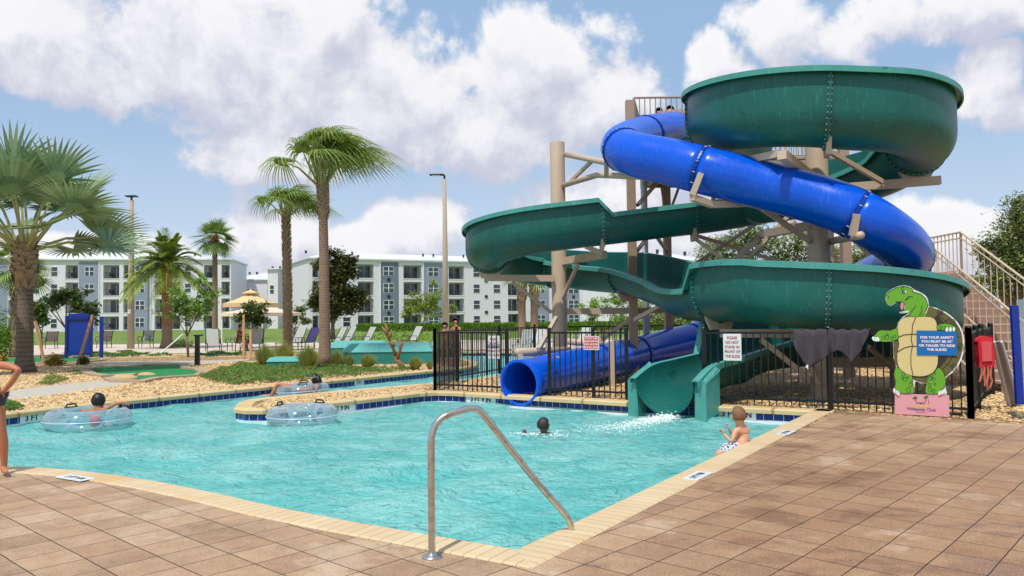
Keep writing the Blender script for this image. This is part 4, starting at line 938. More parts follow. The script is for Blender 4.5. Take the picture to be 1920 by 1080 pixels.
for side in (0,1):
    k0=len(mb.v)
    for i in range(cols+1):
        px=1486+(1630-1486)*i/cols; p,d=on_fence(px); n=Vector((d.y,-d.x,0)); n=-n if n.y>0 else n
        zl_=lowedge(px) if side==0 else lowedge(px)-14
        d_=p.y; ztop=1.245+0.012*math.sin(i*0.9)+(0.03*math.exp(-((px-1552)/10)**2)); zbot=P(px,zl_,d_).z
        if side==1: zbot=max(zbot,0.95)
        for j in range(rows+1):
            t=j/rows; z=ztop+(zbot-ztop)*t; fold=(0.022+0.05*t)*math.sin(px*0.24+t*1.6)*(0.35+0.65*t)+0.018*math.sin(px*.55-t*3)
            off=0.035+0.02*t+fold*0.6
            if side==1: off=-0.035-0.01*t+fold*0.3
            off*=min(1,0.25+t*6)
            q_=Vector((p.x,p.y,z))+n*off; mb.v.append(tuple(q_))
    for i in range(cols):
        for j in range(rows):
            a=k0+i*(rows+1)+j; mb.f.append((a,a+1,a+rows+2,a+rows+1)); mb.m.append(0)
o=mb.build('cloth',M_towel,towel,smooth=True); sd=o.modifiers.new('t','SOLIDIFY'); sd.thickness=0.008
mb=MB(); p,d=on_fence(1513); n=-Vector((d.y,-d.x,0)); 
if n.y>0: n=-n
lb=Vector((p.x,p.y,P(1513,687,p.y).z))+n*0.075; mb.box(lb,(0.05,0.004,0.05),Matrix.Rotation(math.atan2(d.y,d.x),3,'Z')@Matrix.Rotation(R(40),3,'Y')); mb.build('care_label',M_claw,towel)
# ---- life vest, spine board, blue post
vp=P(1856,662,11.9); vest=thing('life_vest','red life vest hanging by its collar on the dark screened fence','life vest',vp)
M_vest=mat('vest_red',srgb(214,42,58),0.6,var=0.12,scale=12,bump=0.5,bscale=60); M_strap=mat('strap_orange',srgb(214,120,92),0.7,var=0.15)
def vpt(px,py,dd=0.0): return P(px,py,11.9-dd)
mb=MB(); pl=[(1833,640),(1838,634),(1848,631),(1860,631),(1862,640),(1864,660),(1865,682),(1858,685),(1848,684),(1838,686),(1835,670)]
mb.prism([vpt(*q_,0.05) for q_ in pl],Vector((0,0.11,0))); bevel(mb.build('foam_panel',M_vest,vest),0.02,3)
mb=MB(); mb.prism([vpt(*q_,0.075) for q_ in [(1841,642),(1858,641),(1860,676),(1843,677)]],Vector((0,0.03,0))); bevel(mb.build('front_panel',mat('vest_pink',srgb(226,92,98),0.6,var=0.1),vest),0.008,2)
mb=MB()
for k in range(9): mb.tube([vpt(1837+k*3.3,682,0.05),vpt(1836.5+k*3.4,690,0.05)],0.008,5)
mb.build('fringe',M_vest,vest)
for (xs,ys) in (((1840,1841,1838,1836),(686,700,712,716)),((1846,1845,1847,1846),(686,702,718,724)),((1852,1853,1850,1852),(686,700,720,730)),((1858,1857,1860,1856),(685,705,716,727))):
    mb=MB(); mb.tube([vpt(a,b,0.04) for a,b in zip(xs,ys)],[0.016,0.017,0.016,0.012],5); mb.build('strap',M_strap,vest)
mb=MB(); mb.tube([vpt(1852,632,0.0),vpt(1850,624,0.0),vpt(1856,620,-0.02),vpt(1858,632,0.0)],0.008,5); mb.build('hanging_loop',M_black,vest)
sb=thing('spine_board','white plastic rescue board leaning on the screened fence beside the vest','rescue board',P(1905,762,10.9))
M_plast=mat('white_plastic',srgb(208,204,206),0.4,var=0.08,scale=4)
a=P(1865,640,11.9); b=G(1903,763); dd=(b-a).normalized(); sdv=Vector((0.9,-0.3,0)).normalized()
for s in (-1,1):
    mb=MB(); mb.beam(a+sdv*(0.05*s+0.03),b+sdv*(0.075*s),0.055,0.05); bevel(mb.build('side_rail',M_plast,sb),0.012,2)
mb=MB(); mb.beam(a+sdv*0.03,b,0.09,0.025); mb.build('deck_panel',mat('grey_plastic',srgb(150,142,146),0.5,var=0.1),sb)
bp=thing('notice_board','tall blue leaning post of a glazed notice board at the right edge','notice board',G(1908,762))
M_navy=mat('navy_paint',srgb(16,44,140),0.35,var=0.08)
mb=MB(); mb.beam(P(1912,758,10.9),P(1901,573,11.0),0.10,0.06); bevel(mb.build('frame_post',M_navy,bp),0.006,2)
gm=bpy.data.materials.new('clear_pane'); gm.use_nodes=True; q=N(gm.node_tree); q.n.remove(gm.node_tree.nodes['Principled BSDF']); gg=q.new('ShaderNodeBsdfGlossy',{'Roughness':0.05}); gt=q.new('ShaderNodeBsdfTransparent',{'Color':(0.8,0.84,0.86,1)}); gd=q.new('ShaderNodeBsdfDiffuse',{'Color':(0.5,0.52,0.55,1)}); g0=q.new('ShaderNodeMixShader',{0:0.3,1:gt.outputs[0],2:gd.outputs[0]}); g1_=q.new('ShaderNodeMixShader',{0:0.12,1:g0.outputs[0],2:gg.outputs[0]}); q.l.new(g1_.outputs[0],gm.node_tree.nodes['Material Output'].inputs[0])
mb=MB(); pl=[P(1906,562,11.0),P(1975,555,10.8),P(1985,752,10.7),P(1916,752,10.9)]; mb.prism(pl,Vector((0,0.01,0))); mb.build('pane',gm,bp)
mb=MB(); mb.beam(P(1980,755,10.7),P(1972,560,10.8),0.10,0.06); mb.build('frame_post',M_navy,bp)
# ---- stainless grab rail
M_steel=bpy.data.materials.new('brushed_steel'); M_steel.use_nodes=True; q=N(M_steel.node_tree); b_=M_steel.node_tree.nodes['Principled BSDF']; b_.inputs['Metallic'].default_value=1; b_.inputs['Base Color'].default_value=(0.56,0.54,0.51,1)
tcd=q.new('ShaderNodeTexCoord'); nz=q.new('ShaderNodeTexNoise',{'Vector':q.new('ShaderNodeMapping',{'Vector':tcd.outputs['Object'],'Scale':(1,1,0.06)}).outputs[0],'Scale':160.0,'Detail':3.0}); q.l.new(q.math('MULTIPLY_ADD',nz.outputs[0],0.25,0.17),b_.inputs['Roughness'])
q.l.new(q.mix(q.smooth(q.new('ShaderNodeTexNoise',{'Vector':tcd.outputs['Object'],'Scale':14.0,'Detail':6.0}).outputs[0],0.45,0.75),(0.60,0.58,0.55),(0.40,0.35,0.30)),b_.inputs['Base Color'])
g0=G(810,1045); rail=thing('grab_rail','bent stainless steel grab rail at the near corner of the pool','hand rail',g0)
dA=g0.y; e0=P(1068,990,5.6); e0.z=-0.3
pts=[g0+Vector((0,0,0)),P(809,950,dA),P(808.5,850,dA)]
pts+=[P(809,822,dA),P(815,800,dA+.01),P(826,786,dA+.02),P(842,777,dA+.04),P(870,768,dA+.09),P(886,765.5,dA+.12),P(895,767.5,dA+.14),P(906,777,dA+.16)]
pts+=[P(950,833,dA+.26),P(1010,908,dA+.40),P(1055,959,dA+.52),P(1066,974,dA+.54),P(1071,990,dA+.545),P(1072,1010,dA+.55),P(1072,1040,dA+.55)]
RP=resample(pts,0.02); mb=MB(); mb.tube(RP,0.0225,20); mb.build('tube',M_steel,rail,smooth=True)
mb=MB(); mb.lathe(g0,[(0.066,0.0),(0.066,0.006),(0.060,0.012),(0.040,0.016),(0.034,0.028),(0.0255,0.030)],36); mb.build('base_flange',M_steel,rail,smooth=True)
# ---- depth tiles on the far walls and on the coping
M_tilew=mat('tile_white',srgb(226,230,228),0.3,var=0.05)
def wallmark(px0,px1,a,b,txt,size,zc=-0.115,hh=0.15,label='',tsx=1.0):
    a=Vector((*a,0));b=Vector((*b,0)); d=(b-a).normalized(); n=Vector((d.y,-d.x,0)); n=-n if n.y>0 else n
    def hit(px):
        v=ray(px,780); t=(a-CAM).dot(n)/v.dot(n); p=CAM+v*t; return Vector((p.x,p.y,0))
    p0,p1=hit(px0),hit(px1); c=(p0+p1)/2+n*0.006; root=thing('depth_tile',label,'depth marker',c+Vector((0,0,zc)),'white depth tiles on the pool walls')
    mb=MB(); mb.box(c+Vector((0,0,zc)),((p1-p0).length,0.01,hh),math.atan2(d.y,d.x)); mb.build('tile',M_tilew,root)
    dd=d if d.x>0 else -d
    mb=text_mb(txt,size,c+n*0.007+Vector((0,0,zc)),dd,(0,0,1),0.002,bold=0.004,sx=tsx); mb.build('lettering',M_dk,root)
wallmark(875,930,(-1.2,15.9),(4.62,12.12),'3 FT 9 IN',0.125,label='white 3 FT 9 IN depth tile left of the blue tube mouth')
wallmark(1346,1418,(-1.2,15.9),(4.62,12.12),'3 FT 9 IN',0.125,label='white 3 FT 9 IN depth tile behind the sitting boy')
wallmark(606,666,(-3.0,14.5),(-2.2,15.45),'3 FT 9 IN',0.115,label='white 3 FT 9 IN depth tile behind the empty swim ring',tsx=0.92)
wallmark(37,80,(-8.43,12.93),(-8.11,13.72),'3 FT',0.13,label='white 3 FT depth tile on the left bank wall')
wallmark(665,682,(-4.66,18.98),(-2.32,22.54),'3 FT',0.12,label='white 3 FT depth tile on the far channel wall',tsx=0.8)
def copmark(px,py,dirv,label,w_=0.30):
    c=G(px,py,0.012); c.z=0.0145; d=Vector(dirv).normalized(); y=Vector((-d.y,d.x,0)); root=thing('depth_tile',label,'depth marker',c,'white depth tiles set in the coping')
    mb=MB(); 
    for k in (-1,0,1): mb.box(c+d*(k*w_/3)-Vector((0,0,.002)),(w_/3-0.006,0.15,0.005),math.atan2(d.y,d.x))
    mb.build('tile',M_tilew,root); mb=text_mb('3 FT 9 IN',0.085,c+Vector((0,0,0.0015)),d,y,0.001,bold=0.003,sx=0.85); mb.build('lettering',M_dk,root)
copmark(1474,811,(0.552,0.834,0),'white depth tile set in the coping behind the sitting boy',0.42); copmark(1308,892,(0.552,0.834,0),'white depth tile set in the right coping midway to the near corner',0.42); copmark(141,896,(0.86,-0.5,0),'white depth tile set in the left coping near the standing child',0.42)

# ---------------------------------------------------------------- swim rings
vm=bpy.data.materials.new('clear_vinyl'); vm.use_nodes=True; q=N(vm.node_tree); q.n.remove(vm.node_tree.nodes['Principled BSDF'])
lw=q.new('ShaderNodeLayerWeight',{'Blend':0.35}); gg=q.new('ShaderNodeBsdfGlossy',{'Roughness':0.08,'Color':(1,1,1,1)}); gt=q.new('ShaderNodeBsdfTransparent',{'Color':(0.90,0.96,0.98,1)}); gd=q.new('ShaderNodeBsdfDiffuse',{'Color':(0.62,0.70,0.76,1)})
tcd=q.new('ShaderNodeTexCoord'); 
g0_=q.new('ShaderNodeMixShader',{0:q.math('MULTIPLY_ADD',lw.outputs['Facing'],0.38,0.06),1:gt.outputs[0],2:gd.outputs[0]})
g2_=q.new('ShaderNodeMixShader',{0:q.math('MULTIPLY_ADD',lw.outputs['Fresnel'],0.7,0.05),1:g0_.outputs[0],2:gg.outputs[0]}); q.l.new(g2_.outputs[0],vm.node_tree.nodes['Material Output'].inputs[0])
def swim_ring(px,py,d_,Rr,r,label,tilt=(0,0),hand=(70,250),z=-0.06):
    c=P(px,py,d_); c.z=z; root=thing('swim_ring',label,'swim ring',c,'clear inflatable swim rings'); mb=MB(); nu,nv=56,20
    T=Matrix.Rotation(tilt[0],3,'X')@Matrix.Rotation(tilt[1],3,'Y')
    for i in range(nu):
        a=2*math.pi*i/nu; rr_=r*(1+0.012*math.sin(a*28))
        for j in range(nv):
            b=2*math.pi*j/nv; v=Vector(((Rr+rr_*math.cos(b))*math.cos(a),(Rr+rr_*math.cos(b))*math.sin(a),rr_*0.92*math.sin(b))); mb.v.append(tuple(c+T@v))
    for i in range(nu):
        for j in range(nv): mb.f.append((i*nv+j,((i+1)%nu)*nv+j,((i+1)%nu)*nv+(j+1)%nv,i*nv+(j+1)%nv)); mb.m.append(0)
    mb.build('vinyl_ring',vm,root,smooth=True)
    mb=MB(); mb.tube([c+T@Vector(((Rr+r*1.0)*math.cos(a_),(Rr+r*1.0)*math.sin(a_),0)) for a_ in [2*math.pi*k/60 for k in range(61)]],0.006,5,caps=False); mb.build('seam',mat('vinyl_seam',srgb(214,226,240),0.4),root)
    for hdeg in hand:
        a=R(hdeg); e=Vector((-math.sin(a),math.cos(a),0)); o_=Vector((Rr*math.cos(a),Rr*math.sin(a),r*0.93)); mb=MB()
        mb.tube([c+T@(o_-e*0.09),c+T@(o_-e*0.07+Vector((0,0,.045))),c+T@(o_+e*0.07+Vector((0,0,.045))),c+T@(o_+e*0.09)],0.014,8); mb.box(c+T@o_,(0.07,0.2,0.012),Matrix.Rotation(a,3,'Z')); mb.build('handle',M_black,root)
    return c,T
swim_ring(165,785,12.8,0.47,0.18,'clear swim ring with a dark-haired child in it by the left bank',hand=(150,20))
swim_ring(568,737,17.5,0.42,0.155,'clear swim ring carrying the reclining woman in the channel',tilt=(0,R(-3)),hand=(285,100))
swim_ring(567,779,12.95,0.40,0.175,'empty clear swim ring drifting off the tip of the peninsula',hand=(170,60))
# ================================================================ palms, trees, shrubs
M_bis=leafmat('bismarck_leaf',srgb(84,114,76),srgb(166,188,148),trans=0.15,rough=0.55)
M_wash=leafmat('fan_palm_leaf',srgb(56,100,28),srgb(172,190,100),trans=0.35)
M_date=leafmat('date_palm_leaf',srgb(92,134,36),srgb(184,198,90),trans=0.4)
M_sabal=leafmat('cabbage_palm_leaf',srgb(72,112,48),srgb(160,178,100),trans=0.2)
M_leafd=leafmat('dark_leaf',srgb(50,76,32),srgb(112,136,66),trans=0.15)
M_leafm=leafmat('mid_leaf',srgb(70,116,30),srgb(150,184,72),trans=0.25)
M_leafl=leafmat('light_leaf',srgb(92,120,30),srgb(176,190,76),trans=0.3)
M_leafb=leafmat('bronze_leaf',srgb(44,66,28),srgb(104,92,48),trans=0.1)
M_oak=leafmat('oak_leaf',srgb(70,96,40),srgb(164,176,108),trans=0.2)
M_plume=leafmat('grass_blade',srgb(118,136,46),srgb(196,186,110),trans=0.35)
M_bark=mat('grey_bark',srgb(128,112,96),0.9,var=0.3,scale=7,bump=1.0,bscale=18)
def ringbark(name,c1,c2,freq,jag=1.0):
    m_=bpy.data.materials.new(name); m_.use_nodes=True; q=N(m_.node_tree); b=m_.node_tree.nodes['Principled BSDF']; tcd=q.new('ShaderNodeTexCoord')
    nz=q.new('ShaderNodeTexNoise',{'Vector':tcd.outputs['Object'],'Scale':5.0,'Detail':5.0}); sp=q.new('ShaderNodeSeparateXYZ',{0:tcd.outputs['Object']})
    z=q.math('MULTIPLY_ADD',nz.outputs[0],0.12*jag,sp.outputs[2]); fr_=q.math('FRACT',q.math('MULTIPLY',z,freq)); e=q.smooth(fr_,0.75,0.98)
    n2=q.new('ShaderNodeTexNoise',{'Vector':q.new('ShaderNodeMapping',{'Vector':tcd.outputs['Object'],'Scale':(6,6,1)}).outputs[0],'Scale':6.0,'Detail':6.0})
    c=q.mix(n2.outputs[0],c1,c2); c=q.mix(q.math('MULTIPLY',e,0.7),c,tuple(x*0.35 for x in c1)); q.l.new(c,b.inputs['Base Color']); b.inputs['Roughness'].default_value=0.9
    bp=q.new('ShaderNodeBump',{'Height':q.math('MULTIPLY_ADD',e,-1.0,n2.outputs[0]),'Strength':0.8,'Distance':0.04}); q.l.new(bp.outputs[0],b.inputs['Normal']); return m_
M_ptrunk=ringbark('palm_trunk_rings',srgb(118,92,74),srgb(176,146,120),11.0,0.35); M_btrunk=ringbark('bismarck_trunk',srgb(92,80,68),srgb(140,124,106),7.0,1.2)
M_boot=mat('leaf_boot',srgb(160,136,110),0.85,var=0.4,scale=6,bump=0.6,bscale=25); M_boot2=mat('leaf_boot_red',srgb(146,92,62),0.85,var=0.4,scale=6)
M_petiole=mat('petiole',srgb(168,168,112),0.6,var=0.15)
def blade(mb,a,b,w_,droop=0.0,seg=3,wind=Vector((0,0,0)),n_=None):
    """a tapering leaf blade from a to b, sagging and blown"""
    d=(b-a); L=d.length; s=d.cross(Vector((0,0,1)) if n_ is None else n_)
    if s.length<1e-5: s=Vector((1,0,0))
    s.normalize(); k=len(mb.v)
    for i in range(seg+1):
        t=i/seg; p=a+d*t+Vector((0,0,-droop*L*t*t))+wind*(L*t*t); ww=w_*(0.75+0.5*math.sin(math.pi*min(1,t*1.2)))*(1-t**3)*0.5
        if i==seg: mb.v.append(tuple(p))
        else: mb.v.append(tuple(p-s*ww)); mb.v.append(tuple(p+s*ww))
    for i in range(seg-1): mb.f.append((k+2*i,k+2*i+1,k+2*i+3,k+2*i+2)); mb.m.append(0)
    i=seg-1; mb.f.append((k+2*i,k+2*i+1,k+2*i+2)); mb.m.append(0)
def fan(mb,o,dirv,size,nb=36,spread=250,droop=0.1,cup=0.25,w_=0.05,wind=Vector((0,0,0)),rg=random,split=0.35,tipdroop=None):
    """a palmate leaf: joined web plus free tips"""
    d=dirv.normalized(); side=d.cross(Vector((0,0,1)))
    if side.length<1e-3: side=Vector((1,0,0))
    side.normalize(); nrm=side.cross(d).normalized()
    rot=Matrix.Rotation(rg.uniform(-.5,.5),3,d); side=rot@side; nrm=rot@nrm
    hub=[];ks=[]
    for i in range(nb):
        a=R(-spread/2+spread*i/(nb-1)); v=(d*math.cos(a)+side*math.sin(a)).normalized(); v=(v+nrm*cup*(1-0.6*math.cos(a))).normalized()
        L=size*(0.82+0.18*math.cos(a))*rg.uniform(0.92,1.04); p=o+v*(L*split)+Vector((0,0,-droop*L*split*split))+wind*(L*split*split*0.5)
        blade(mb,o+v*(L*split*0.6),o+v*L,w_*size,droop=(tipdroop or droop),seg=3,wind=wind,n_=nrm if rg.random()<0.7 else None)
        hub.append(p)
    k=len(mb.v); mb.v.append(tuple(o)); mb.v+= [tuple(p) for p in hub]
    for i in range(nb-1): mb.f.append((k,k+1+i,k+2+i)); mb.m.append(0)
def palm_trunk(mb,x,y,h,r0,r1,lean=(0,0),n=14,bulge=None):
    pts=[];rs=[]
    for i in range(17):
        t=i/16; pts.append((x+lean[0]*t*t,y+lean[1]*t*t,h*t)); r=r0+(r1-r0)*min(1,t*1.1); 
        if t<0.15: r*=1+0.45*(1-t/0.15)**2
        rs.append(r*(1+0.02*math.sin(i*2.3)))
    mb.tube(pts,rs,n); return Vector(pts[-1])
def boots(mb,x,y,z0,z1,r,n,rg,size=0.18,out=0.5,lean=(0,0),H_=1):
    for k in range(n):
        t=(k+rg.random())/n; z=z0+(z1-z0)*t; a=k*2.399+rg.uniform(-.2,.2); f_=(z/H_)**2; c=Vector((x+lean[0]*f_,y+lean[1]*f_,z)); o=Vector((math.cos(a),math.sin(a),0)); e=Vector((-math.sin(a),math.cos(a),0))
        b=c+o*r*0.9; tip=b+o*size*out+Vector((0,0,size)); w_=size*0.42
        mb.add([b-e*w_,b+e*w_,tip+e*w_*0.5,tip-e*w_*0.5,b-o*0.02-Vector((0,0,0.02))],[(0,1,2,3),(0,4,1),(3,2,4)])
def palm(kind,name,label,px,pybase,d_,py_crown,rad_px,mleaf,seed,trunk_px=14,group=None,**kw):
    rg=random.Random(seed); b=G(px,pybase) if d_ is None else P(px,pybase,d_); dd=b.y if d_ is None else d_; x,y=b.x,dd
    top=P(kw.get('pxt',px),py_crown,dd); h=top.z; lean=(top.x-x,0); r=trunk_px*dd/F/2; RR=rad_px*dd/F
    root=thing(name,label,kw.get('cat','palm tree'),(x,y,0),group)
    mb=MB(); tip=palm_trunk(mb,x,y,h,r*kw.get('flare',1.2),r,lean); mb.build('trunk',kw.get('mt',M_ptrunk),root,smooth=True)
    mb=MB(); boots(mb,x,y,h*kw.get('boot0',0.75),h,r,kw.get('nboot',60),rg,size=kw.get('bs',r*1.4),out=kw.get('bo',0.45),lean=lean,H_=h); mb.build('leaf_boots',kw.get('mboot',M_boot),root)
    W_=kw.get('wind',Vector((0,0,0))); mb=MB(); pt=MB()
    if kind=='fan':
        nf=kw.get('nf',26)
        for k in range(nf):
            t=k/nf; a=k*2.399+rg.uniform(-.25,.25); el_=R(kw.get('el0',80)-(kw.get('el0',80)-kw.get('el1',-40))*t**0.85+rg.uniform(-8,8))
            d=Vector((math.cos(a)*math.cos(el_),math.sin(a)*math.cos(el_),math.sin(el_))); pl=RR*kw.get('pet',0.45)*rg.uniform(.85,1.1); 
            o=tip+Vector((math.cos(a),math.sin(a),0))*r*0.6; m_=o+d*pl*0.5+Vector((0,0,pl*0.06)); e=o+d*pl+W_*pl*0.4-Vector((0,0,pl*0.05))
            pt.tube([o,m_,e],[RR*0.018,RR*0.012,RR*0.007],4,caps=False)
            d2=(e-m_).normalized(); fan(mb,e,(d2+W_*0.6).normalized(),RR*kw.get('fs',0.6),kw.get('nb',30),kw.get('spread',240),kw.get('droop',0.15),kw.get('cup',0.2),kw.get('bw',0.05),W_,rg,kw.get('split',0.4),kw.get('tipdroop'))
    else:
        nf=kw.get('nf',55)
        for k in range(nf):
            t=k/nf; a=k*2.399+rg.uniform(-.2,.2); el_=R(82-105*t+rg.uniform(-7,7)); d=Vector((math.cos(a)*math.cos(el_),math.sin(a)*math.cos(el_),math.sin(el_))); L=RR*rg.uniform(.95,1.15); pts=[]
            for i in range(11):
                u=i/10; pts.append(tip+d*L*u+Vector((0,0,-L*kw.get('arch',0.5)*u**2.2*math.cos(el_)**0.5 if math.cos(el_)>0 else 0)))
            pt.tube(pts,[RR*0.014*(1-.8*i/10) for i in range(11)],4,caps=False)
            for i in range(1,44):
                u=0.12+0.88*i/44; j=min(9,int(u*10)); q_=pts[j].lerp(pts[j+1],u*10-j); dr=(pts[j+1]-pts[j]).normalized(); s=dr.cross(Vector((0,0,1)))
                if s.length<1e-3: s=Vector((1,0,0))
                s.normalize(); ll=L*0.26*math.sin(math.pi*min(.97,0.15+u*0.82))**0.7
                for sg in (-1,1):
                    v=(dr*0.75+s*sg*0.85+Vector((0,0,0.28+rg.uniform(-.12,.12)))).normalized(); blade(mb,q_,q_+v*ll,RR*0.026,droop=0.22,seg=2)
    pt.build('petioles',M_petiole,root); mb.build('crown',mleaf,root); return root
palm('fan','silver_palm','large silvery blue fan palm with thick grey trunk at the left',46,697,24.0,470,215,M_bis,11,trunk_px=27,flare=1.1,mt=M_btrunk,boot0=0.68,nboot=60,bs=0.5,bo=0.35,nf=22,el0=88,el1=2,pet=0.66,fs=0.50,nb=40,spread=270,droop=0.06,tipdroop=0.14,cup=0.32,bw=0.062,split=0.36)
palm('fan','fan_palm','small green fan palm half hidden behind the silver palm trunk',30,655,34,500,72,M_sabal,12,trunk_px=14,nf=20,fs=0.6,nb=26,el1=-50,droop=0.3,boot0=0.4,nboot=90,group='fan palms')
palm('pinnate','date_palm','bushy green date palm with arching feather fronds before the left building',313,648,44,497,80,M_date,13,trunk_px=16,boot0=0.2,nboot=200,bs=0.28,bo=0.25,nf=58,mboot=M_boot2,arch=0.62)
palm('fan','cabbage_palm','slim cabbage palm with a small round crown beside the date palm',403,628,62,447,46,M_sabal,14,trunk_px=9,nf=30,fs=0.62,nb=24,el1=-55,droop=0.3,boot0=0.86,nboot=40,mboot=M_boot2,bs=0.35)
Wd=Vector((0.62,-0.15,-0.42))
palm('fan','windy_palm','shorter wind-blown fan palm with shaggy brown trunk',540,668,30,408,92,M_wash,15,trunk_px=14,pxt=536,nf=17,fs=0.60,nb=30,el0=90,el1=30,pet=0.55,droop=0.2,tipdroop=0.5,wind=Wd*0.55,bw=0.035,split=0.3,boot0=0.05,nboot=420,bs=0.16,bo=0.45,flare=1.0,cup=0.1)
palm('fan','windy_palm','tallest wind-blown fan palm with ringed reddish trunk',609,689,25,352,150,M_wash,16,trunk_px=16,pxt=605,nf=18,fs=0.56,nb=34,el0=90,el1=42,pet=0.66,droop=0.2,tipdroop=0.55,wind=Wd*0.7,bw=0.03,split=0.3,boot0=0.82,nboot=90,bs=0.26,bo=0.32,flare=1.35,cup=0.1,mboot=M_boot)
for k,(px,lb) in enumerate(((979,'left of the twin palms seen under the green flume'),(1002,'right of the twin palms seen under the green flume'))):
    palm('fan','cabbage_palm',lb,px,628,46,505,52,M_sabal,20+k,trunk_px=13,nf=24,fs=0.6,nb=22,el1=-45,droop=0.3,boot0=0.55,nboot=120,bs=0.3,group='twin palms under the flume')
# ---- broadleaf trees
def tree(name,label,px,pyb,d_,blobs,mleaf,seed,n=3500,leaf=0.09,trunk_r=0.07,mbark=None,stems=1,group=None,cat='tree',fork=0.35,gap=0.35,dens_surface=True):
    """blobs: crown lobes in photo pixels (px,py,rx,ry) at depth d_"""
    rg=random.Random(seed); base=P(px,pyb,d_); base.z=0; root=thing(name,label,cat,base,group); k_=d_/F
    L=[(P(a,b,d_),rx*k_,ry*k_) for a,b,rx,ry in blobs]
    mb=MB()
    for s in range(stems):
        off=Vector((rg.uniform(-.5,.5),rg.uniform(-.4,.4),0))*(trunk_r*4 if stems>1 else 0); f0=base+Vector((off.x,off.y,min(l[0].z for l in L)*fork)); tw=trunk_r/(stems**0.4)
        mb.tube([base+off*0.3,base+off*0.7+Vector((rg.uniform(-.03,.03),0,f0.z*0.5)),f0],[tw*1.3,tw,tw*0.85],8)
        for i,(c,rx,ry) in enumerate(L):
            if stems>1 and i%stems!=s: continue
            mid=f0.lerp(c,0.5)+Vector((rg.uniform(-.1,.1)*rx,rg.uniform(-.3,.3)*rx,-0.1*ry)); mb.tube([f0-Vector((0,0,0.05)),mid,c],[tw*0.7,tw*0.45,tw*0.2],6)
            for j in range(5):
                v=Vector((rg.gauss(0,1),rg.gauss(0,1),rg.gauss(0.3,.8))).normalized(); e=c+Vector((v.x*rx,v.y*rx,v.z*ry))*0.85; s0=mid.lerp(c,rg.random()); mb.tube([s0,s0.lerp(e,.5)+Vector((0,0,.05*ry)),e],[tw*0.25,tw*0.16,tw*0.06],4,caps=False)
    mb.build('trunk',mbark or M_bark,root,smooth=True)
    mb=MB(); tot=sum(rx*ry for _,rx,ry in L)
    for (c,rx,ry) in L:
        nn=int(n*rx*ry/tot); ncl=max(5,int(nn/55)); cl=[]
        for j in range(ncl):
            v=Vector((rg.gauss(0,1),rg.gauss(0,1),rg.gauss(0,1))).normalized()*(rg.random()**0.4)*rg.uniform(.75,1.08); cl.append(c+Vector((v.x*rx,v.y*rx,v.z*ry)))
        for q_ in cl:
            cr=0.26*min(rx,ry)*rg.uniform(.6,1.25)+leaf*1.2
            for j in range(int(nn/ncl)):
                v=Vector((rg.gauss(0,.55),rg.gauss(0,.55),rg.gauss(0,.42))); p=q_+v*cr
                a=rg.uniform(0,6.28); t=rg.uniform(-.9,.7); dv=Vector((math.cos(a),math.sin(a),t)).normalized(); sv=dv.cross(Vector((rg.uniform(-.6,.6),rg.uniform(-.6,.6),1))).normalized(); s=leaf*rg.uniform(.6,1.3)
                mb.add([p-dv*s,p-sv*s*.42,p+dv*s,p+sv*s*.42],[(0,1,2,3)])
    mb.build('crown',mleaf,root); return root
tree('magnolia_tree','dense dark oval magnolia with bronze leaves beside the tallest palm',624,626,60,[(632,478,24,22),(630,510,38,26),(622,545,42,28),(632,575,42,24),(660,560,28,30),(598,560,22,26),(655,500,18,26),(610,500,18,18)],M_leafb,31,12000,0.16,0.16,fork=0.5)
tree('young_tree','bright green young tree with spreading upright branches before the left building',354,667,33,[(340,560,42,24),(375,575,34,26),(325,585,26,14),(395,555,22,20),(350,590,40,16),(375,530,14,12)],M_leafm,32,4200,0.075,0.05,stems=3,fork=0.5)
tree('magnolia_tree','open young magnolia above the blue golf board',123,655,36,[(125,560,34,16),(100,565,22,16),(155,575,30,16),(140,548,22,10),(176,590,12,16),(85,570,10,12)],M_leafd,33,2600,0.11,0.05,fork=0.7)
tree('magnolia_tree','dark leafed young magnolia showing just right of the silver palm trunk',78,648,33,[(75,588,16,22),(66,575,14,14),(80,605,8,10)],M_leafd,34,1000,0.11,0.04,fork=0.7)
tree('staked_tree','small staked tree with drooping dark leaves in front of the umbrellas',470,672,30,[(478,580,26,16),(462,590,26,22),(490,598,22,16),(450,596,12,14)],M_leafd,35,1900,0.085,0.035,stems=3,fork=0.75)
tree('small_tree','light green airy small tree left of the lamp post in front of the long building',792,612,62,[(775,565,26,18),(815,555,30,16),(800,585,38,20),(845,585,14,14),(812,530,8,10),(760,590,14,12)],M_leafl,36,3600,0.12,0.06,stems=4,fork=0.45)
tree('shade_tree','broad oak behind the tower seen between the slide supports',1420,620,36,[(1350,468,48,36),(1410,450,46,34),(1470,470,52,44),(1530,480,50,44),(1330,490,30,18),(1450,510,90,26),(1380,500,60,26)],M_oak,37,15000,0.09,0.14,fork=0.5)
tree('shade_tree','oak glimpsed right of the column behind the blue tube',1620,620,38,[(1600,490,50,34),(1650,505,46,30),(1560,500,40,36)],M_oak,38,6000,0.09,0.12,fork=0.5)
tree('shade_tree','large oak at the right edge behind the stairs',1905,640,27,[(1885,470,52,44),(1925,420,60,60),(1865,530,46,44),(1930,520,70,70),(1905,395,22,22),(1850,470,22,20),(1960,460,80,90)],M_oak,39,21000,0.075,0.2,fork=0.4)
tree('small_tree','leafy small tree seen beyond the lower flume left of its supports',1130,622,50,[(1115,575,34,22),(1160,568,36,20),(1205,580,34,20),(1180,600,44,14),(1105,600,16,12)],M_leafm,40,4200,0.11,0.07,fork=0.4)
tree('small_tree','small tree seen beyond the lower flume right of its supports',1250,622,54,[(1255,590,34,18),(1285,600,30,14),(1228,598,24,12)],M_oak,41,2400,0.11,0.07,fork=0.4)
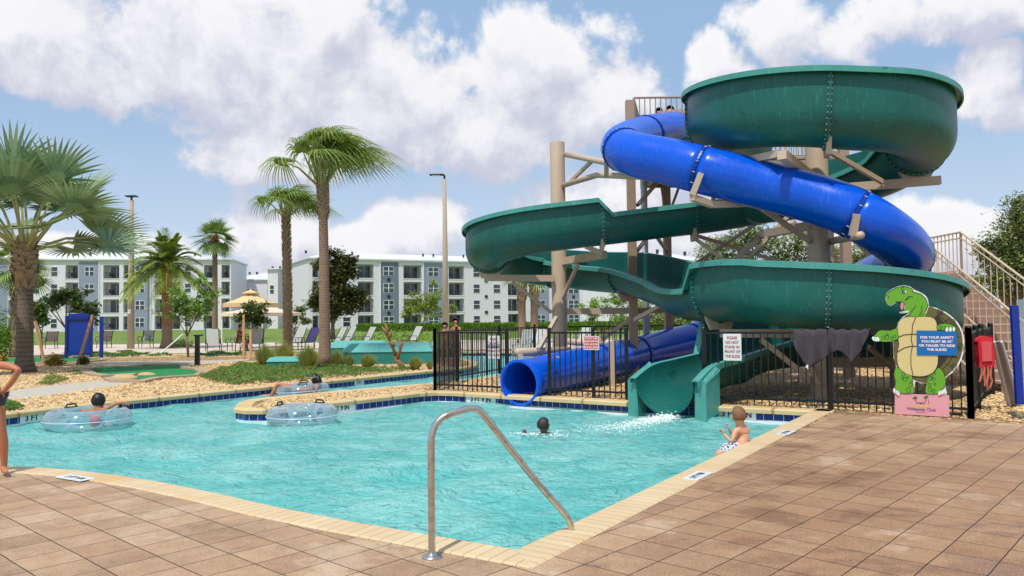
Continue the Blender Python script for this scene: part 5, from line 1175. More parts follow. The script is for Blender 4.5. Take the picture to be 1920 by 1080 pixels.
tree('small_tree','round dark tree in front of the pale garage left of the magnolia',552,628,80,[(560,590,14,14),(545,600,12,10),(570,600,10,10)],M_leafd,42,1000,0.2,0.08,fork=0.4)
# shrubs and grasses
def bush(name,label,px,pyb,d_,wpx,hpx,mleaf,seed,n=900,leaf=0.05,cat='shrub',group=None):
    rg=random.Random(seed); b=P(px,pyb,d_); b.z=0; k_=d_/F; w_=wpx*k_/2; h_=hpx*k_; mb=MB()
    for i in range(n):
        v=Vector((rg.gauss(0,1),rg.gauss(0,1),abs(rg.gauss(0,1)))).normalized()*rg.random()**0.35*(0.85+0.2*math.sin(i*.37)); p=b+Vector((v.x*w_,v.y*w_*.8,v.z*h_+0.02)); a=rg.uniform(0,6.28); dv=Vector((math.cos(a),math.sin(a),rg.uniform(-.4,1))).normalized(); sv=dv.cross(Vector((rg.uniform(-1,1),rg.uniform(-1,1),.5))).normalized(); s=leaf*rg.uniform(.6,1.3)
        mb.add([p-dv*s,p-sv*s*.35,p+dv*s,p+sv*s*.35],[(0,1,2,3)])
    o=mb.build(name,mleaf,origin=(b.x,b.y,0)); tag(o,label,cat,group); return o
bush('shrub','big bright green shrub at the left edge behind the silver palm',0,668,34,80,96,M_leafm,51,3200,0.07)
bush('shrub','dark green shrub low behind the left edge bushes',12,615,60,40,34,M_leafd,52,700,0.14)
bush('croton','red and yellow croton right of the silver palm trunk',102,684,27.5,44,24,leafmat('croton_leaf',srgb(120,40,24),srgb(196,160,50)),53,420,0.07,'plant')
bush('croton','small dark bronze croton at the foot of the wooden stake',157,681,28,24,20,M_leafb,54,260,0.06,'plant')
bush('croton','small red croton at the left edge',3,676,31,24,14,leafmat('croton_leaf',srgb(120,40,24),srgb(196,160,50)),55,200,0.06,'plant')
bush('shrub','low green shrub on the lawn under the date palm',340,640,46,60,14,M_leafl,56,500,0.09)
bush('shrub','rounded green shrub against the channel left of the fence',835,640,30,70,36,M_leafm,57,1500,0.07)
bush('shrub','broad grassy green mass below the hedge behind the teal covers',745,638,48,260,26,M_leafm,58,3500,0.09)
def tuft(px,pyb,d_,wpx,hpx,seed,label,plume=0):
    rg=random.Random(seed); b=P(px,pyb,d_); b.z=0; k_=d_/F; w_=wpx*k_/2*1.25; h_=hpx*k_*1.2; mb=MB()
    for i in range(560):
        a=rg.uniform(0,6.28); r_=rg.random()**0.6; o=b+Vector((math.cos(a),math.sin(a),0))*w_*0.25*r_; e=o+Vector((math.cos(a)*w_*r_,math.sin(a)*w_*r_,h_*rg.uniform(.6,1.05)*(1-.25*r_))); blade(mb,o,e,h_*0.022,droop=0.12*r_,seg=3)
    o=mb.build('grass_tuft',M_plume,origin=(b.x,b.y,0)); tag(o,label,'ornamental grass','ornamental grass clumps by the palms'); return o
for i,(px,pyb,d_,w_,h_,lb) in enumerate(((497,680,26,36,42,'tall yellowish grass clump at the foot of the staked tree'),(533,672,29,40,36,'grass clump between the staked tree and the shaggy palm'),(577,689,24,38,46,'tallest grass clump just left of the ringed palm trunk'),(632,688,24.5,22,34,'grass clump just right of the ringed palm trunk'),(654,692,24,18,28,'small narrow grass clump before the teal cover'),(690,689,24,30,28,'straw coloured grass clump in the middle of the teal cover'),(779,691,23,26,26,'round grass clump at the right end of the teal cover'),(806,691,23,14,18,'smallest grass clump next to the black fence post'))):
    tuft(px,pyb,d_,w_,h_,60+i,lb)
# clipped hedge before the long building
rg=random.Random(77); hA=P(672,625,95); hB=P(1335,622,78); hA.z=hB.z=0; mb=MB(); D=(hB-hA); L_=D.length; dn=D.normalized(); nn_=Vector((dn.y,-dn.x,0))
for i in range(15000):
    t=rg.random(); f_=rg.random(); z=rg.uniform(0.05,0.85) if f_<.75 else 0.85+rg.uniform(-.06,.10); o_=rg.choice((-.5,.5))+rg.uniform(-.1,.1) if f_<.75 else rg.uniform(-.5,.5)
    p=hA+D*t+nn_*o_+Vector((0,0,z)); dv=Vector((rg.uniform(-1,1),rg.uniform(-1,1),rg.uniform(-1,1))).normalized(); sv=dv.cross(Vector((.3,.5,.8))).normalized(); s=0.13; mb.add([p-dv*s,p-sv*s*.5,p+dv*s,p+sv*s*.5],[(0,1,2,3)])
for i in range(40): pass
mb.box((hA+hB)/2+Vector((0,0,0.4)),(L_,0.8,0.72),math.atan2(D.y,D.x)); o=mb.build('hedge',M_leafm,origin=hA); tag(o,'long clipped green hedge in front of the white apartment building','hedge')
# ================================================================ buildings
def wallmat(name,c):
    return mat(name,c,0.8,var=0.05,scale=0.4,bump=0.1,bscale=6)
M_bw=wallmat('stucco_white',srgb(228,223,226)); M_bg=wallmat('stucco_grey_blue',srgb(146,154,172)); M_bg2=wallmat('stucco_dark_grey',srgb(118,126,140)); M_roofw=mat('white_metal_roof',srgb(226,228,232),0.45,var=0.04,scale=1.0)
M_glass=mat('window_glass',(0.03,0.045,0.06),0.08,var=0.5,scale=0.5,spec=0.8); M_frame=mat('window_frame',srgb(236,236,234),0.5,var=0.03); M_slab=mat('balcony_slab',srgb(228,228,226),0.7,var=0.04); M_railg=mat('balcony_rail',(0.05,0.055,0.06),0.5)
M_door=mat('sliding_glass',(0.04,0.06,0.075),0.1,var=0.6,scale=0.6,spec=0.7); M_vent=mat('vent_dark',(0.02,0.025,0.05),0.6)
def building(label,pA,dA,pB,dB,zs,eave,ridge,elems,xlist_ext=None,zb=-0.1,depth=14,name='apartment_building',cat='building',roofback=6):
    A=P(pA,600,dA); B=P(pB,600,dB); A.z=B.z=0; D=B-A; L=D.length; dn=D.normalized(); nrm=Vector((dn.y,-dn.x,0)); nrm=-nrm if nrm.y>0 else nrm; ang=math.atan2(dn.y,dn.x)
    root=thing(name,label,cat,A)
    def U(px):
        v=ray(px,600); n=nrm; t=(A-CAM).dot(n)/v.dot(n); p=CAM+v*t; return (p-A).dot(dn)
    def W(u,z,o=0.0): return A+dn*u+nrm*o+Vector((0,0,z))
    opens=[]; hs=(zs[0]-zs[1]) if len(zs)>1 else 2.9
    for e in elems:
        if e[0]=='b':
            for z in zs: opens.append((U(e[1]),U(e[2]),z-1.2,z+1.05))
    us=sorted(set([0,L]+[o[0] for o in opens]+[o[1] for o in opens])); zz=sorted(set([zb,eave]+[o[2] for o in opens]+[o[3] for o in opens]))
    mb=MB()
    for a,b in zip(us[:-1],us[1:]):
        run=None
        for z0,z1 in zip(zz[:-1],zz[1:]):
            cu,cz=(a+b)/2,(z0+z1)/2; hole=any(o[0]<cu<o[1] and o[2]<cz<o[3] for o in opens)
            if hole:
                if run: mb.box(W(cu,(run[0]+run[1])/2,-0.15),(b-a,0.3,run[1]-run[0]),ang); run=None
            else: run=(run[0],z1) if run else (z0,z1)
        if run: mb.box(W((a+b)/2,(run[0]+run[1])/2,-0.15),(b-a,0.3,run[1]-run[0]),ang)
    # side and back walls
    mb.box(W(0.15,(eave+zb)/2,-depth/2-0.3),(0.3,depth,eave-zb),ang); mb.box(W(L-0.15,(eave+zb)/2,-depth/2-0.3),(0.3,depth,eave-zb),ang); mb.box(W(L/2,(eave+zb)/2,-depth-0.4),(L,0.3,eave-zb),ang)
    mb.build('wall',M_bw,root)
    mb=MB(); e0=eave; o1,o2=0.35,-roofback
    prof_=[(o1,e0-0.02),(o1,e0+0.22),(o2,ridge),(-depth-0.6,e0+0.22),(-depth-0.6,e0-0.02)]
    a=[W(-0.3,z,o) for o,z in prof_]; b=[W(L+0.3,z,o) for o,z in prof_]; n=len(a); a[2]=W(5.0,ridge,o2); b[2]=W(L-5.0 if L>12 else L-2,ridge,o2); mb.add(a+b,[tuple(range(n)),tuple(range(2*n-1,n-1,-1))]+[(i,(i+1)%n,n+(i+1)%n,n+i) for i in range(n)])
    rf=mb.build('roof',M_roofw,root)
    rg=random.Random(int(L*10))
    for k in range(max(2,int(L/7))):
        mb=MB(); mb.box(W((k+rg.random())*L/max(2,int(L/7)),e0+0.22+(ridge-e0)*0.75,o2*0.6),(0.3,0.3,0.5)); mb.build('roof_vent',M_vent,rf)
    win={}
    def window(u,z,w_,h_,dbl):
        key=(round(w_,1),dbl)
        if key not in win:
            mb=MB(); c=W(u,z,0.02)
            mb.box(W(u,z,0.01),(w_+0.14,0.05,h_+0.14),ang,0); mb.box(W(u,z,0.03),(w_,0.05,h_),ang,1); mb.box(W(u,z,0.05),(w_,0.05,0.09),ang,0)
            if dbl: mb.box(W(u,z,0.053),(0.12,0.05,h_),ang,0)
            o=mb.build('window',[M_frame,M_glass],root); win[key]=(o,u,z); return
        o,u0,z0=win[key]; c=o.copy(); COL.objects.link(c); c.location=dn*(u-u0)+Vector((0,0,z-z0)); c.parent=root
    balc={}
    for e in elems:
        if e[0]=='g':
            u0,u1=U(e[1]),U(e[2]); mb=MB(); mb.box(W((u0+u1)/2,(eave-0.25+zb)/2,0.003),(u1-u0,0.02,eave-0.25-zb),ang); mb.build('wall_panel',M_bg if len(e)<4 else M_bg2,root)
    for e in elems:
        if e[0]=='w':
            for z in zs: window(U(e[1]),z,(U(e[1]+e[2]/2)-U(e[1]-e[2]/2)),1.45,e[3])
        if e[0]=='p':
            mb=MB(); u=U(e[1]); mb.box(W(u,(eave+zb)/2,0.08),(0.14,0.12,eave-zb),ang); mb.build('downpipe',M_frame,root)
        if e[0]=='v':
            for za,zb_ in zip(zs[:-1],zs[1:]):
                mb=MB(); mb.box(W(U(e[1]),(za+zb_)/2,0.06),(0.55,0.1,0.5),ang); mb.build('wall_vent',M_vent,root)
        if e[0]=='b':
            u0,u1=U(e[1]),U(e[2]); w_=u1-u0; cu=(u0+u1)/2; first=None
            for i,z in enumerate(zs):
                if first is None:
                    f=z-1.2; mb=MB(); mb.box(W(cu,z,-1.95),(w_+0.3,0.1,2.5),ang,0)
                    for s in (-1,1): mb.box(W(cu+s*(w_/2+0.06),z,-1.05),(0.1,1.75,2.5),ang,0)
                    mb.box(W(cu,f-0.06,-0.95),(w_+0.2,2.0,0.12),ang,0); mb.box(W(cu,z+1.1,-1.0),(w_+0.2,1.7,0.08),ang,0)
                    mb.box(W(cu+w_*0.1,z-0.15,-1.87),(w_*0.72,0.06,2.0),ang,1); mb.box(W(cu+w_*0.1,z-0.15,-1.835),(0.08,0.06,2.0),ang,2)
                    b_=mb.build('balcony',[M_slab,M_door,M_frame],root)
                    mb=MB(); mb.box(W(cu,f+1.02,-0.04),(w_,0.05,0.05),ang); mb.box(W(cu,f+0.1,-0.04),(w_,0.04,0.04),ang)
                    nb=max(4,int(w_/0.16))
                    for k in range(nb+1): mb.box(W(u0+w_*k/nb,f+0.56,-0.04),(0.022,0.022,0.92),ang)
                    r_=mb.build('railing',M_railg,b_); z0=z; first=(b_,r_)
                    mb=MB(); mb.box(W(cu-w_*0.2,f+0.45,-1.0),(0.5,0.5,0.07),ang); mb.box(W(cu-w_*0.2,f+0.75,-1.25),(0.5,0.06,0.6),ang); mb.box(W(cu+w_*0.15,f+0.6,-1.0),(0.6,0.6,0.04),ang); mb.box(W(cu+w_*0.15,f+0.3,-1.0),(0.08,0.08,0.6),ang); fz=mb.build('balcony_chair',M_railg,b_); first=(b_,r_,fz)
                else:
                    b_=first[0].copy(); COL.objects.link(b_); b_.location=Vector((0,0,z-z0))
                    for q_ in first[1:1+1+(i%2)]:
                        r_=q_.copy(); COL.objects.link(r_); r_.parent=b_
    return root
zs1=[10.0,7.13,4.27,1.4]
building('long white and blue-grey apartment building with balconies behind the left palms',-45,128,433,134,zs1,11.9,13.3,
 [('g',-45,14),('w',-20,14,True),('b',15,27),('w',48,10,False),('w',67,10,False),('w',101,11,False),('v',83),('b',122,146),('g',147,184),('w',167,16,True),('p',185.5),('b',193,223),('b',231,242),('g',250,275),('w',262,16,True),('g',275.5,281,1),('p',282),('b',290,306),('b',322,338),('w',352,11,False),('v',374),('b',382,402),('b',415,431)])
zs2=[9.55,6.7,3.85,1.1]
building('long white and grey apartment building stretching behind the slides',579,126,1240,158,zs2,11.35,12.9,
 [('b',586,598),('w',650,13,False),('b',671,701),('p',713),('g',715,748,1),('w',729,18,True),('v',729),('b',757,791),('p',794),('g',796,830),('w',813,18,True),('b',842,871),('w',894,12,False),('v',912),('w',932,12,False),('b',953,978),('g',1003,1030),('w',1014,16,True),('b',1036,1050),('p',1058),('g',1062,1092),('w',1076,18,True),('v',1076),('b',1100,1124),('w',1150,12,False),('b',1168,1192),('w',1215,14,True)])
building('lower white building with white metal roof right of the date palm',433,150,501,150,[6.7,3.9],9.2,11.0,[('w',470,12,False)],name='apartment_building')
building('narrow white stair tower beside the lower building with small square windows',502,140,521,140,[7.0],10.6,10.9,[('w',510,7,False)],name='stair_tower',roofback=4,depth=8)
building('small pale two storey building between the shaggy palm and the magnolia',522,165,578,165,[2.0],5.6,7.4,[('w',560,8,False)],name='garage_building')
building('pale building with white roof behind the tower legs',1262,88,1352,94,[5.6,1.6],7.6,9.2,[('w',1292,12,False),('w',1325,12,False)],name='apartment_building')
# ---- lamp posts
M_cpole=mat('concrete_pole',srgb(176,160,138),0.8,var=0.12,scale=3)
def lamp_post(label,px,pyb,pyt,d_,head):
    b=P(px,pyb,d_); x,y=b.x,d_; b.z=0; root=thing('lamp_post',label,'lamp post',(x,y,0)); t=P(px,pyt,d_).z
    mb=MB(); mb.tube([(x,y,0),(x,y,t)],[0.20,0.11],12); mb.build('pole',M_cpole,root,smooth=True)
    if head=='arm':
        mb=MB(); mb.tube([(x,y,t),(x,y,t+0.25)],0.06,8); mb.build('bracket',M_black,root)
        mb=MB(); mb.box((x-0.45,y,t+0.27),(0.85,0.35,0.09)); bevel(mb.build('lamp_head',M_black,root),0.03,2)
        mb=MB(); mb.box((x-0.5,y,t+0.215),(0.5,0.26,0.02)); mb.build('lens',M_frame,root)
    else:
        mb=MB(); mb.tube([(x,y,t),(x,y,t+0.2)],0.06,8); mb.build('bracket',M_black,root)
        mb=MB(); mb.box((x,y,t+0.24),(0.62,0.4,0.08)); bevel(mb.build('lamp_head',M_black,root),0.03,2)
        mb=MB(); mb.box((x+0.1,y-0.1,P(px,408,d_).z),(0.6,0.05,0.05)); mb.build('cross_bar',M_cpole,root)
        mb=MB(); mb.box((x,y-0.18,P(px,584,d_).z),(0.16,0.02,0.24)); mb.build('plate',M_frame,root)
lamp_post('concrete lamp post with a flat twin head beside the silver palm',245,652,376,44,'t')
lamp_post('tall concrete lamp post with a single arm head left of the slides',836,640,336,46,'arm')
# ================================================================ patio things, covers, golf props
M_fdark=mat('dark_metal_frame',(0.03,0.028,0.026),0.4); M_sling=mat('sling_grey',srgb(172,174,166),0.8,var=0.06); M_slingd=mat('sling_brown',srgb(96,84,74),0.8,var=0.08); M_towelp=mat('towel_purple',srgb(62,54,110),0.9,var=0.15); M_strapw=mat('strap_white',srgb(226,226,222),0.6)
def lounge(label,px,d_,rot,ms,pyb=None,kind='chaise',grp='patio lounge chairs',frame_m=None):
    c=P(px,600,d_); c.z=0; root=thing('lounge_chair',label,'lounge chair',(c.x,c.y,0.0),grp); fm=frame_m or M_fdark
    M=Matrix.Rotation(R(rot),3,'Z')
    def W(x,y,z): return Vector((c.x,c.y,0))+M@Vector((x,y,z))
    Ls=1.25 if kind=='chaise' else 0.5; bh=0.75 if kind=='chaise' else 0.6; sh=0.36 if kind=='chaise' else .42; br=0.45 if kind=='chaise' else 0.18
    for s in (-1,1):
        mb=MB(); mb.tube([W(s*.31,-Ls,sh),W(s*.31,0,sh),W(s*.31,br,sh+bh)],0.022,6); mb.tube([W(s*.34,-0.05,sh),W(s*.34,-0.02,sh+.24),W(s*.34,-.45,sh+.24),W(s*.34,-.5,sh)],0.018,6); mb.build('side_frame',fm,root)
    for (x,y) in ((-.31,-Ls+.1),(.31,-Ls+.1),(-.31,0),(.31,0)):
        mb=MB(); mb.tube([W(x,y,sh),W(x*1.08,y,0)],0.02,6); mb.build('leg',fm,root)
    if kind!='strap':
        mb=MB(); mb.add([W(-.3,-Ls,sh+.01),W(.3,-Ls,sh+.01),W(.3,0,sh+.0),W(-.3,0,sh+.0)],[(0,1,2,3)]); o=mb.build('seat',ms,root); o.modifiers.new('t','SOLIDIFY').thickness=0.02
        mb=MB(); mb.add([W(-.3,.01,sh),W(.3,.01,sh),W(.3,br,sh+bh-.02),W(-.3,br,sh+bh-.02)],[(0,1,2,3)]); o=mb.build('backrest',ms,root); o.modifiers.new('t','SOLIDIFY').thickness=0.02
    else:
        mb=MB()
        for k in range(14): mb.box(W(0,-Ls+.05+k*Ls/14,sh+.02),(.62,.06,.012),R(rot))
        mb.build('seat',ms,root); mb=MB()
        for k in range(9): t=(k+.5)/9; mb.box(W(0,br*t,sh+bh*t),(.62,.012,.06),R(rot))
        mb.build('backrest',ms,root)
    return root
for (px,d_,rot,ms,kd,lb) in ((97,46,10,M_slingd,'chair','brown patio chair between the silver palm and the blue board'),(200,46,-10,M_slingd,'chair','brown patio chair right of the blue board'),(277,45,0,M_sling,'chair','pale patio chair on the lawn edge between lamp post and date palm'),
  (399,39,25,M_sling,'chaise','pale lounge chair right of the black bollard'),(481,39,10,M_sling,'chaise','pale lounge chair behind the small staked tree'),(556,40,-25,M_sling,'chaise','pale lounge chair just right of the shaggy palm trunk'),
  (581,40,-30,M_towelp,'chaise','lounge chair covered by a dark purple towel between the two windy palms'),(632,40,-45,M_sling,'chaise','pale lounge chair right of the ringed palm trunk'),(650,41,-45,M_sling,'chaise','second pale lounge chair right of the ringed palm trunk'),
  (687,41,-45,M_sling,'chaise','pale lounge chair in the middle of the row behind the teal cover'),(774,41,-45,M_sling,'chaise','pale lounge chair at the right end of the row behind the teal cover')):
    lounge(lb,px,d_,rot,ms,kind=kd)
for (px,d_,lb) in ((985,31,'white strap lounge chair left of the left steel column beyond the fence'),(1012,31,'white strap lounge chair close to the left steel column beyond the fence'),(1095,34,'white strap lounge chair right of the left steel column beyond the fence')):
    lounge(lb,px,d_,-50,M_strapw,kind='strap',frame_m=M_strapw,grp='white strap loungers beyond the fence')
# umbrella and square canopy
M_canvas=mat('canvas_tan',srgb(226,192,140),0.85,var=0.05,scale=3); M_canvas2=mat('canvas_cream',srgb(228,206,178),0.85,var=0.05,scale=3); M_wpole=mat('pole_white',srgb(226,222,214),0.5)
def canopy(mb,c,r,h,n,sag=0.12,drop=0.18,rot=0.0,top_r=0.0):
    k=len(mb.v); rings=7
    for i in range(rings+1):
        t=i/rings
        for j in range(n*4):
            a=2*math.pi*j/(n*4)+rot; corner=math.cos(math.pi/n)/math.cos(((a-rot)%(2*math.pi/n))-math.pi/n); rr_=(top_r+(r-top_r)*t)*corner; z=h*(1-t)-sag*math.sin(math.pi*t)*(1-0.5*abs(math.sin((a-rot)*n/2)))
            mb.v.append((c[0]+rr_*math.cos(a),c[1]+rr_*math.sin(a),c[2]+z))
    m_=n*4
    for j in range(m_): v=mb.v[k+rings*m_+j]; mb.v.append((v[0],v[1],v[2]-drop))
    for i in range(rings+1):
        for j in range(m_): mb.f.append((k+i*m_+j,k+i*m_+(j+1)%m_,k+(i+1)*m_+(j+1)%m_,k+(i+1)*m_+j)); mb.m.append(0)
uc=P(470,569,38); root=thing('patio_umbrella','tan vented market umbrella over the patio behind the staked tree','umbrella',(uc.x,uc.y,0))
mb=MB(); canopy(mb,uc,1.36,0.55,8); o=mb.build('canopy',M_canvas,root,smooth=False); o.modifiers.new('t','SOLIDIFY').thickness=0.01
mb=MB(); canopy(mb,uc+Vector((0,0,.52)),0.42,0.16,8,sag=0.02,drop=0.05); mb.build('vent_cap',M_canvas,root)
mb=MB(); mb.tube([(uc.x,uc.y,0),(uc.x,uc.y,uc.z+.72)],0.025,8); mb.build('pole',M_wpole,root)
uc=P(489,587,43); root=thing('shade_canopy','larger cream square shade canopy on white posts behind the umbrella','shade canopy',(uc.x,uc.y,0))
mb=MB(); canopy(mb,uc,2.15,0.62,4,rot=R(20),drop=0.16); o=mb.build('canopy',M_canvas2,root); o.modifiers.new('t','SOLIDIFY').thickness=0.01
for k in range(4):
    a=R(20+45*0+90*k)+0; rr_=2.0; mb=MB(); x,y=uc.x+rr_*math.cos(a),uc.y+rr_*math.sin(a); mb.tube([(x,y,0),(x,y,uc.z)],0.04,8); mb.build('post',M_wpole,root)
tb=P(463,600,39.5); root=thing('patio_table','small round dark patio table by the seated man','table',(tb.x,tb.y,0))
mb=MB(); mb.lathe((tb.x,tb.y,0.70),[(0.42,0),(0.42,0.03)],20); mb.build('tabletop',M_fdark,root)
for k in range(4): a=R(45+90*k); mb=MB(); mb.tube([(tb.x+.1*math.cos(a),tb.y+.1*math.sin(a),.7),(tb.x+.36*math.cos(a),tb.y+.36*math.sin(a),0)],0.018,6); mb.build('leg',M_fdark,root)
# teal fibreglass covers
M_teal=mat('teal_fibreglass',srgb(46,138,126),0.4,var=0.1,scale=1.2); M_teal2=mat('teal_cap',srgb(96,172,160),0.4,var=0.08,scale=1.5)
def cover_hip(label,x0,x1,yb,yt,ym,d_,dep,name='slide_tunnel'):
    """low hipped fibreglass cover: base corner px x0..x1, base py yb, mid ridge py ym (side top), ridge py yt"""
    a=P(x0,yb,d_); b=P(x1,yb,d_); zt=P((x0+x1)/2,yt,d_+dep/2).z; zm=P((x0+x1)/2,ym,d_).z; X0,X1=a.x,b.x; y0=d_; y1=d_+dep; root=thing(name,label,'slide cover',(X0,y0,0)); L=X1-X0
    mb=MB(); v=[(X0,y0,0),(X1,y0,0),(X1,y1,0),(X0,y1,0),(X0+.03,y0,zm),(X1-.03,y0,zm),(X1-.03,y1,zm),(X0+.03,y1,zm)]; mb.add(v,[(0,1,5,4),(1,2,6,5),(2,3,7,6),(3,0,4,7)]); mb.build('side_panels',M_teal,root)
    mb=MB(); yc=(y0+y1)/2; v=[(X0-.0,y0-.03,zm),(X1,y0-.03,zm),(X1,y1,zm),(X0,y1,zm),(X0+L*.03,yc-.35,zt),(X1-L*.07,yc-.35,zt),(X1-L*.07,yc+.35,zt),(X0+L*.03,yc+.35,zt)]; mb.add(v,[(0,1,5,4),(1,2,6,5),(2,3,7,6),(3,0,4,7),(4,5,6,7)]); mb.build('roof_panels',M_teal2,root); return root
cover_hip('long teal hipped cover behind the ornamental grasses left of the fence',640,811,684,643,660,26.0,1.7)
cover_hip('second teal cover tucked behind and left of the long one',618,722,672,639,652,29.5,1.6)
cover_hip('flat low teal cover between the two windy palms',499,566,686,669,678,25.2,1.2)
# driftwood
M_drift=mat('driftwood',srgb(150,108,70),0.85,var=0.3,scale=8,bump=0.7,bscale=30); dr=P(757,690,23.6)
mb=MB(); q_=lambda a,b,dd=0:P(a,b,23.6+dd)
mb.tube([q_(760,692),q_(752,683),q_(744,676),q_(741,664,.1),q_(737,652,.1)],[0.06,0.075,0.07,0.06,0.035],8); mb.tube([q_(744,676),q_(749,660),q_(752,648,-.1),q_(748,640,-.1)],[0.06,0.05,0.04,0.02],8); mb.tube([q_(741,664),q_(733,645,.1),q_(727,625,.1)],[0.05,0.035,0.015],6)
for (a,b,c_,d2) in ((748,652,756,640),(740,650,731,640),(727,630,716,612),(727,630,722,604),(727,636,735,618)): mb.tube([q_(a,b),q_((a+c_)/2+1,(b+d2)/2),q_(c_,d2)],[0.03,0.06,0.012],6)
tag(mb.build('driftwood',M_drift,smooth=True,origin=(dr.x,dr.y,0)),'twisted driftwood stump standing before the long teal cover','driftwood')
# golf board, stakes, post, bollard, rail
a=P(149,672,33); root=thing('golf_board','tall blue board on two legs at the back of the putting green','board',(a.x,33,0)); k_=33/F
def bx(x0,x1,y0,y1,t=0.05,dy=0.0):
    p=P(x0,y0,33); r_=P(x1,y1,33); mb=MB(); mb.box(((p.x+r_.x)/2,33+dy,(p.z+r_.z)/2),(abs(r_.x-p.x),t,abs(p.z-r_.z))); return mb
M_bb=mat('board_blue_dark',srgb(14,40,124),0.4,var=0.08,scale=2)
for s in ((123,127),(168,173)): bx(s[0],s[1],592,673,0.09,0.0).build('leg',M_bb,root)
mb=MB(); pl=[P(x,y,33) for x,y in ((127,663),(168,663),(168,594),(164,588),(131,588),(127,594))]; mb.prism(pl,Vector((0,.04,0))); mb.build('panel',mat('board_blue_mid',srgb(10,52,150),0.4,var=0.12,scale=1.5),root)
bx(129,167,594,599,0.08,-0.02).build('top_rail',M_bb,root); bx(127,168,661,665,0.07,-0.02).build('bottom_rail',M_bb,root)
M_wood=mat('stake_wood',srgb(196,150,108),0.8,var=0.2,scale=6)
for (x0,y0,x1,y1,d_,lb) in ((146,682,174,590,28.5,'pale wooden stake leaning in front of the blue board'),(84,684,66,602,28,'orange wooden stake leaning right of the silver palm trunk'),(457,674,457,590,29.5,'left wooden stake of the staked tree'),(470,674,470,618,29.3,'shorter right wooden stake of the staked tree')):
    b0=P(x0,y0,d_); b1=P(x1,y1,d_+.2); mb=MB(); mb.beam(b0,b1,0.085,0.06); tag(mb.build('wooden_stake',M_wood,origin=b0),lb,'stake')
b0=P(190,672,33); mb=MB(); mb.box((b0.x,33,P(190,633,33).z),(0.13,0.10,P(190,593,33).z-P(190,672,33).z)); tag(bevel(mb.build('marker_post',M_navy,origin=b0),0.01,2),'slim blue post standing right of the blue board','post')
b0=G(370,685); b0.z=0; t=P(370,630,b0.y).z; mb=MB(); mb.box((b0.x,b0.y,t/2),(0.15,0.15,t),taper=0.85); mb.box((b0.x+.03,b0.y,t+.02),(0.26,0.2,0.05)); tag(bevel(mb.build('bollard_light',M_black,origin=b0),0.01,2),'short black bollard light beside the golf path','bollard')
mb=MB(); mb.tube(resample([P(299,669,34),P(302,662,34),P(330,638,35),P(341,628,35.5),P(346,627,36)],0.1),0.028,8); tag(mb.build('white_handrail',M_frame,smooth=True,origin=P(299,669,34)),'white curved handrail at the far channel steps','hand rail')
mb=MB(); p=P(236,660,36.9+3.5); mb.box((p.x,40,0.03),(0.5,0.14,0.06),0.3); mb.box((p.x+.25,40.2,0.05),(0.4,0.12,0.05),-.4); tag(mb.build('sandals',M_black,origin=(p.x,40,0)),'dark sandals left on the patio edge below the lamp post','shoes')
mb=MB(); mb.ball(P(275,581,31),0.055,10); tag(mb.build('flower_head',M_tongue,origin=P(275,581,31)),'single pink blossom at the left tip of the young green tree','flower')
# splash below the green flume
rg=random.Random(9); mb=MB()
for i in range(1700):
    t=rg.random()**1.6; c=GP[-1].lerp(Vector((1.15,11.6,0)),t); s_=0.12+0.35*t; x=c.x+rg.gauss(0,s_*.8); y=c.y+rg.gauss(0,s_*.55)-0.12; z=-0.195+abs(rg.gauss(0,0.04))*(1-t)**1.2+0.004; r_=rg.uniform(.004,.014)*(1.2-t*.7)
    mb.add([(x-r_,y,z),(x,y-r_,z),(x+r_,y,z),(x,y+r_,z),(x,y,z+r_)],[(0,1,4),(1,2,4),(2,3,4),(3,0,4)])
M_foam=mat('foam_white',srgb(240,248,248),0.6,var=0.02)
tag(mb.build('splash_foam',M_foam),'white splash and spray where the green flume meets the pool','splash',kind='stuff')
fm=bpy.data.materials.new('foam_film'); fm.use_nodes=True; q=N(fm.node_tree); b_=fm.node_tree.nodes['Principled BSDF']; b_.inputs['Base Color'].default_value=(0.85,0.93,0.93,1); b_.inputs['Roughness'].default_value=0.6
tcd=q.new('ShaderNodeTexCoord'); mp=q.new('ShaderNodeMapping',{'Vector':tcd.outputs['Object'],'Rotation':(0,0,R(35)),'Scale':(1,2.2,1)}); nz=q.new('ShaderNodeTexNoise',{'Vector':mp.outputs[0],'Scale':7.0,'Detail':8.0,'Roughness':0.75,'Distortion':0.8}); uvs=q.new('ShaderNodeSeparateXYZ',{0:tcd.outputs['UV']})
q.l.new(q.math('MULTIPLY',q.smooth(q.math('ADD',nz.outputs[0],q.math('MULTIPLY',uvs.outputs[0],0.55)),0.80,1.0),0.8),b_.inputs['Alpha'])
mb=MB(); mb.uv=[]; n1_,n2_=34,14
for i in range(n1_+1):
    t=i/n1_; c=Vector((2.62,13.25,0)).lerp(Vector((0.75,11.3,0)),t); wd=0.35+0.75*t**.6; s_=Vector((0.72,-0.69,0))
    for j in range(n2_+1):
        v_=(j/n2_*2-1); p=c+s_*v_*wd; h=float(hwave(np.array([p.x]),np.array([p.y]))[0]); mb.v.append((p.x,p.y,-0.192+h+0.03*max(0,1-t*2.2)*(1-v_*v_))); mb.uv.append(((1-t**.7)*(1-v_*v_),t))
for i in range(n1_):
    for j in range(n2_): a=i*(n2_+1)+j; mb.f.append((a,a+1,a+n2_+2,a+n2_+1)); mb.m.append(0)
tag(mb.build('foam_trail',fm,smooth=True),'streaky foam spreading over the pool from the green flume','foam',kind='stuff')
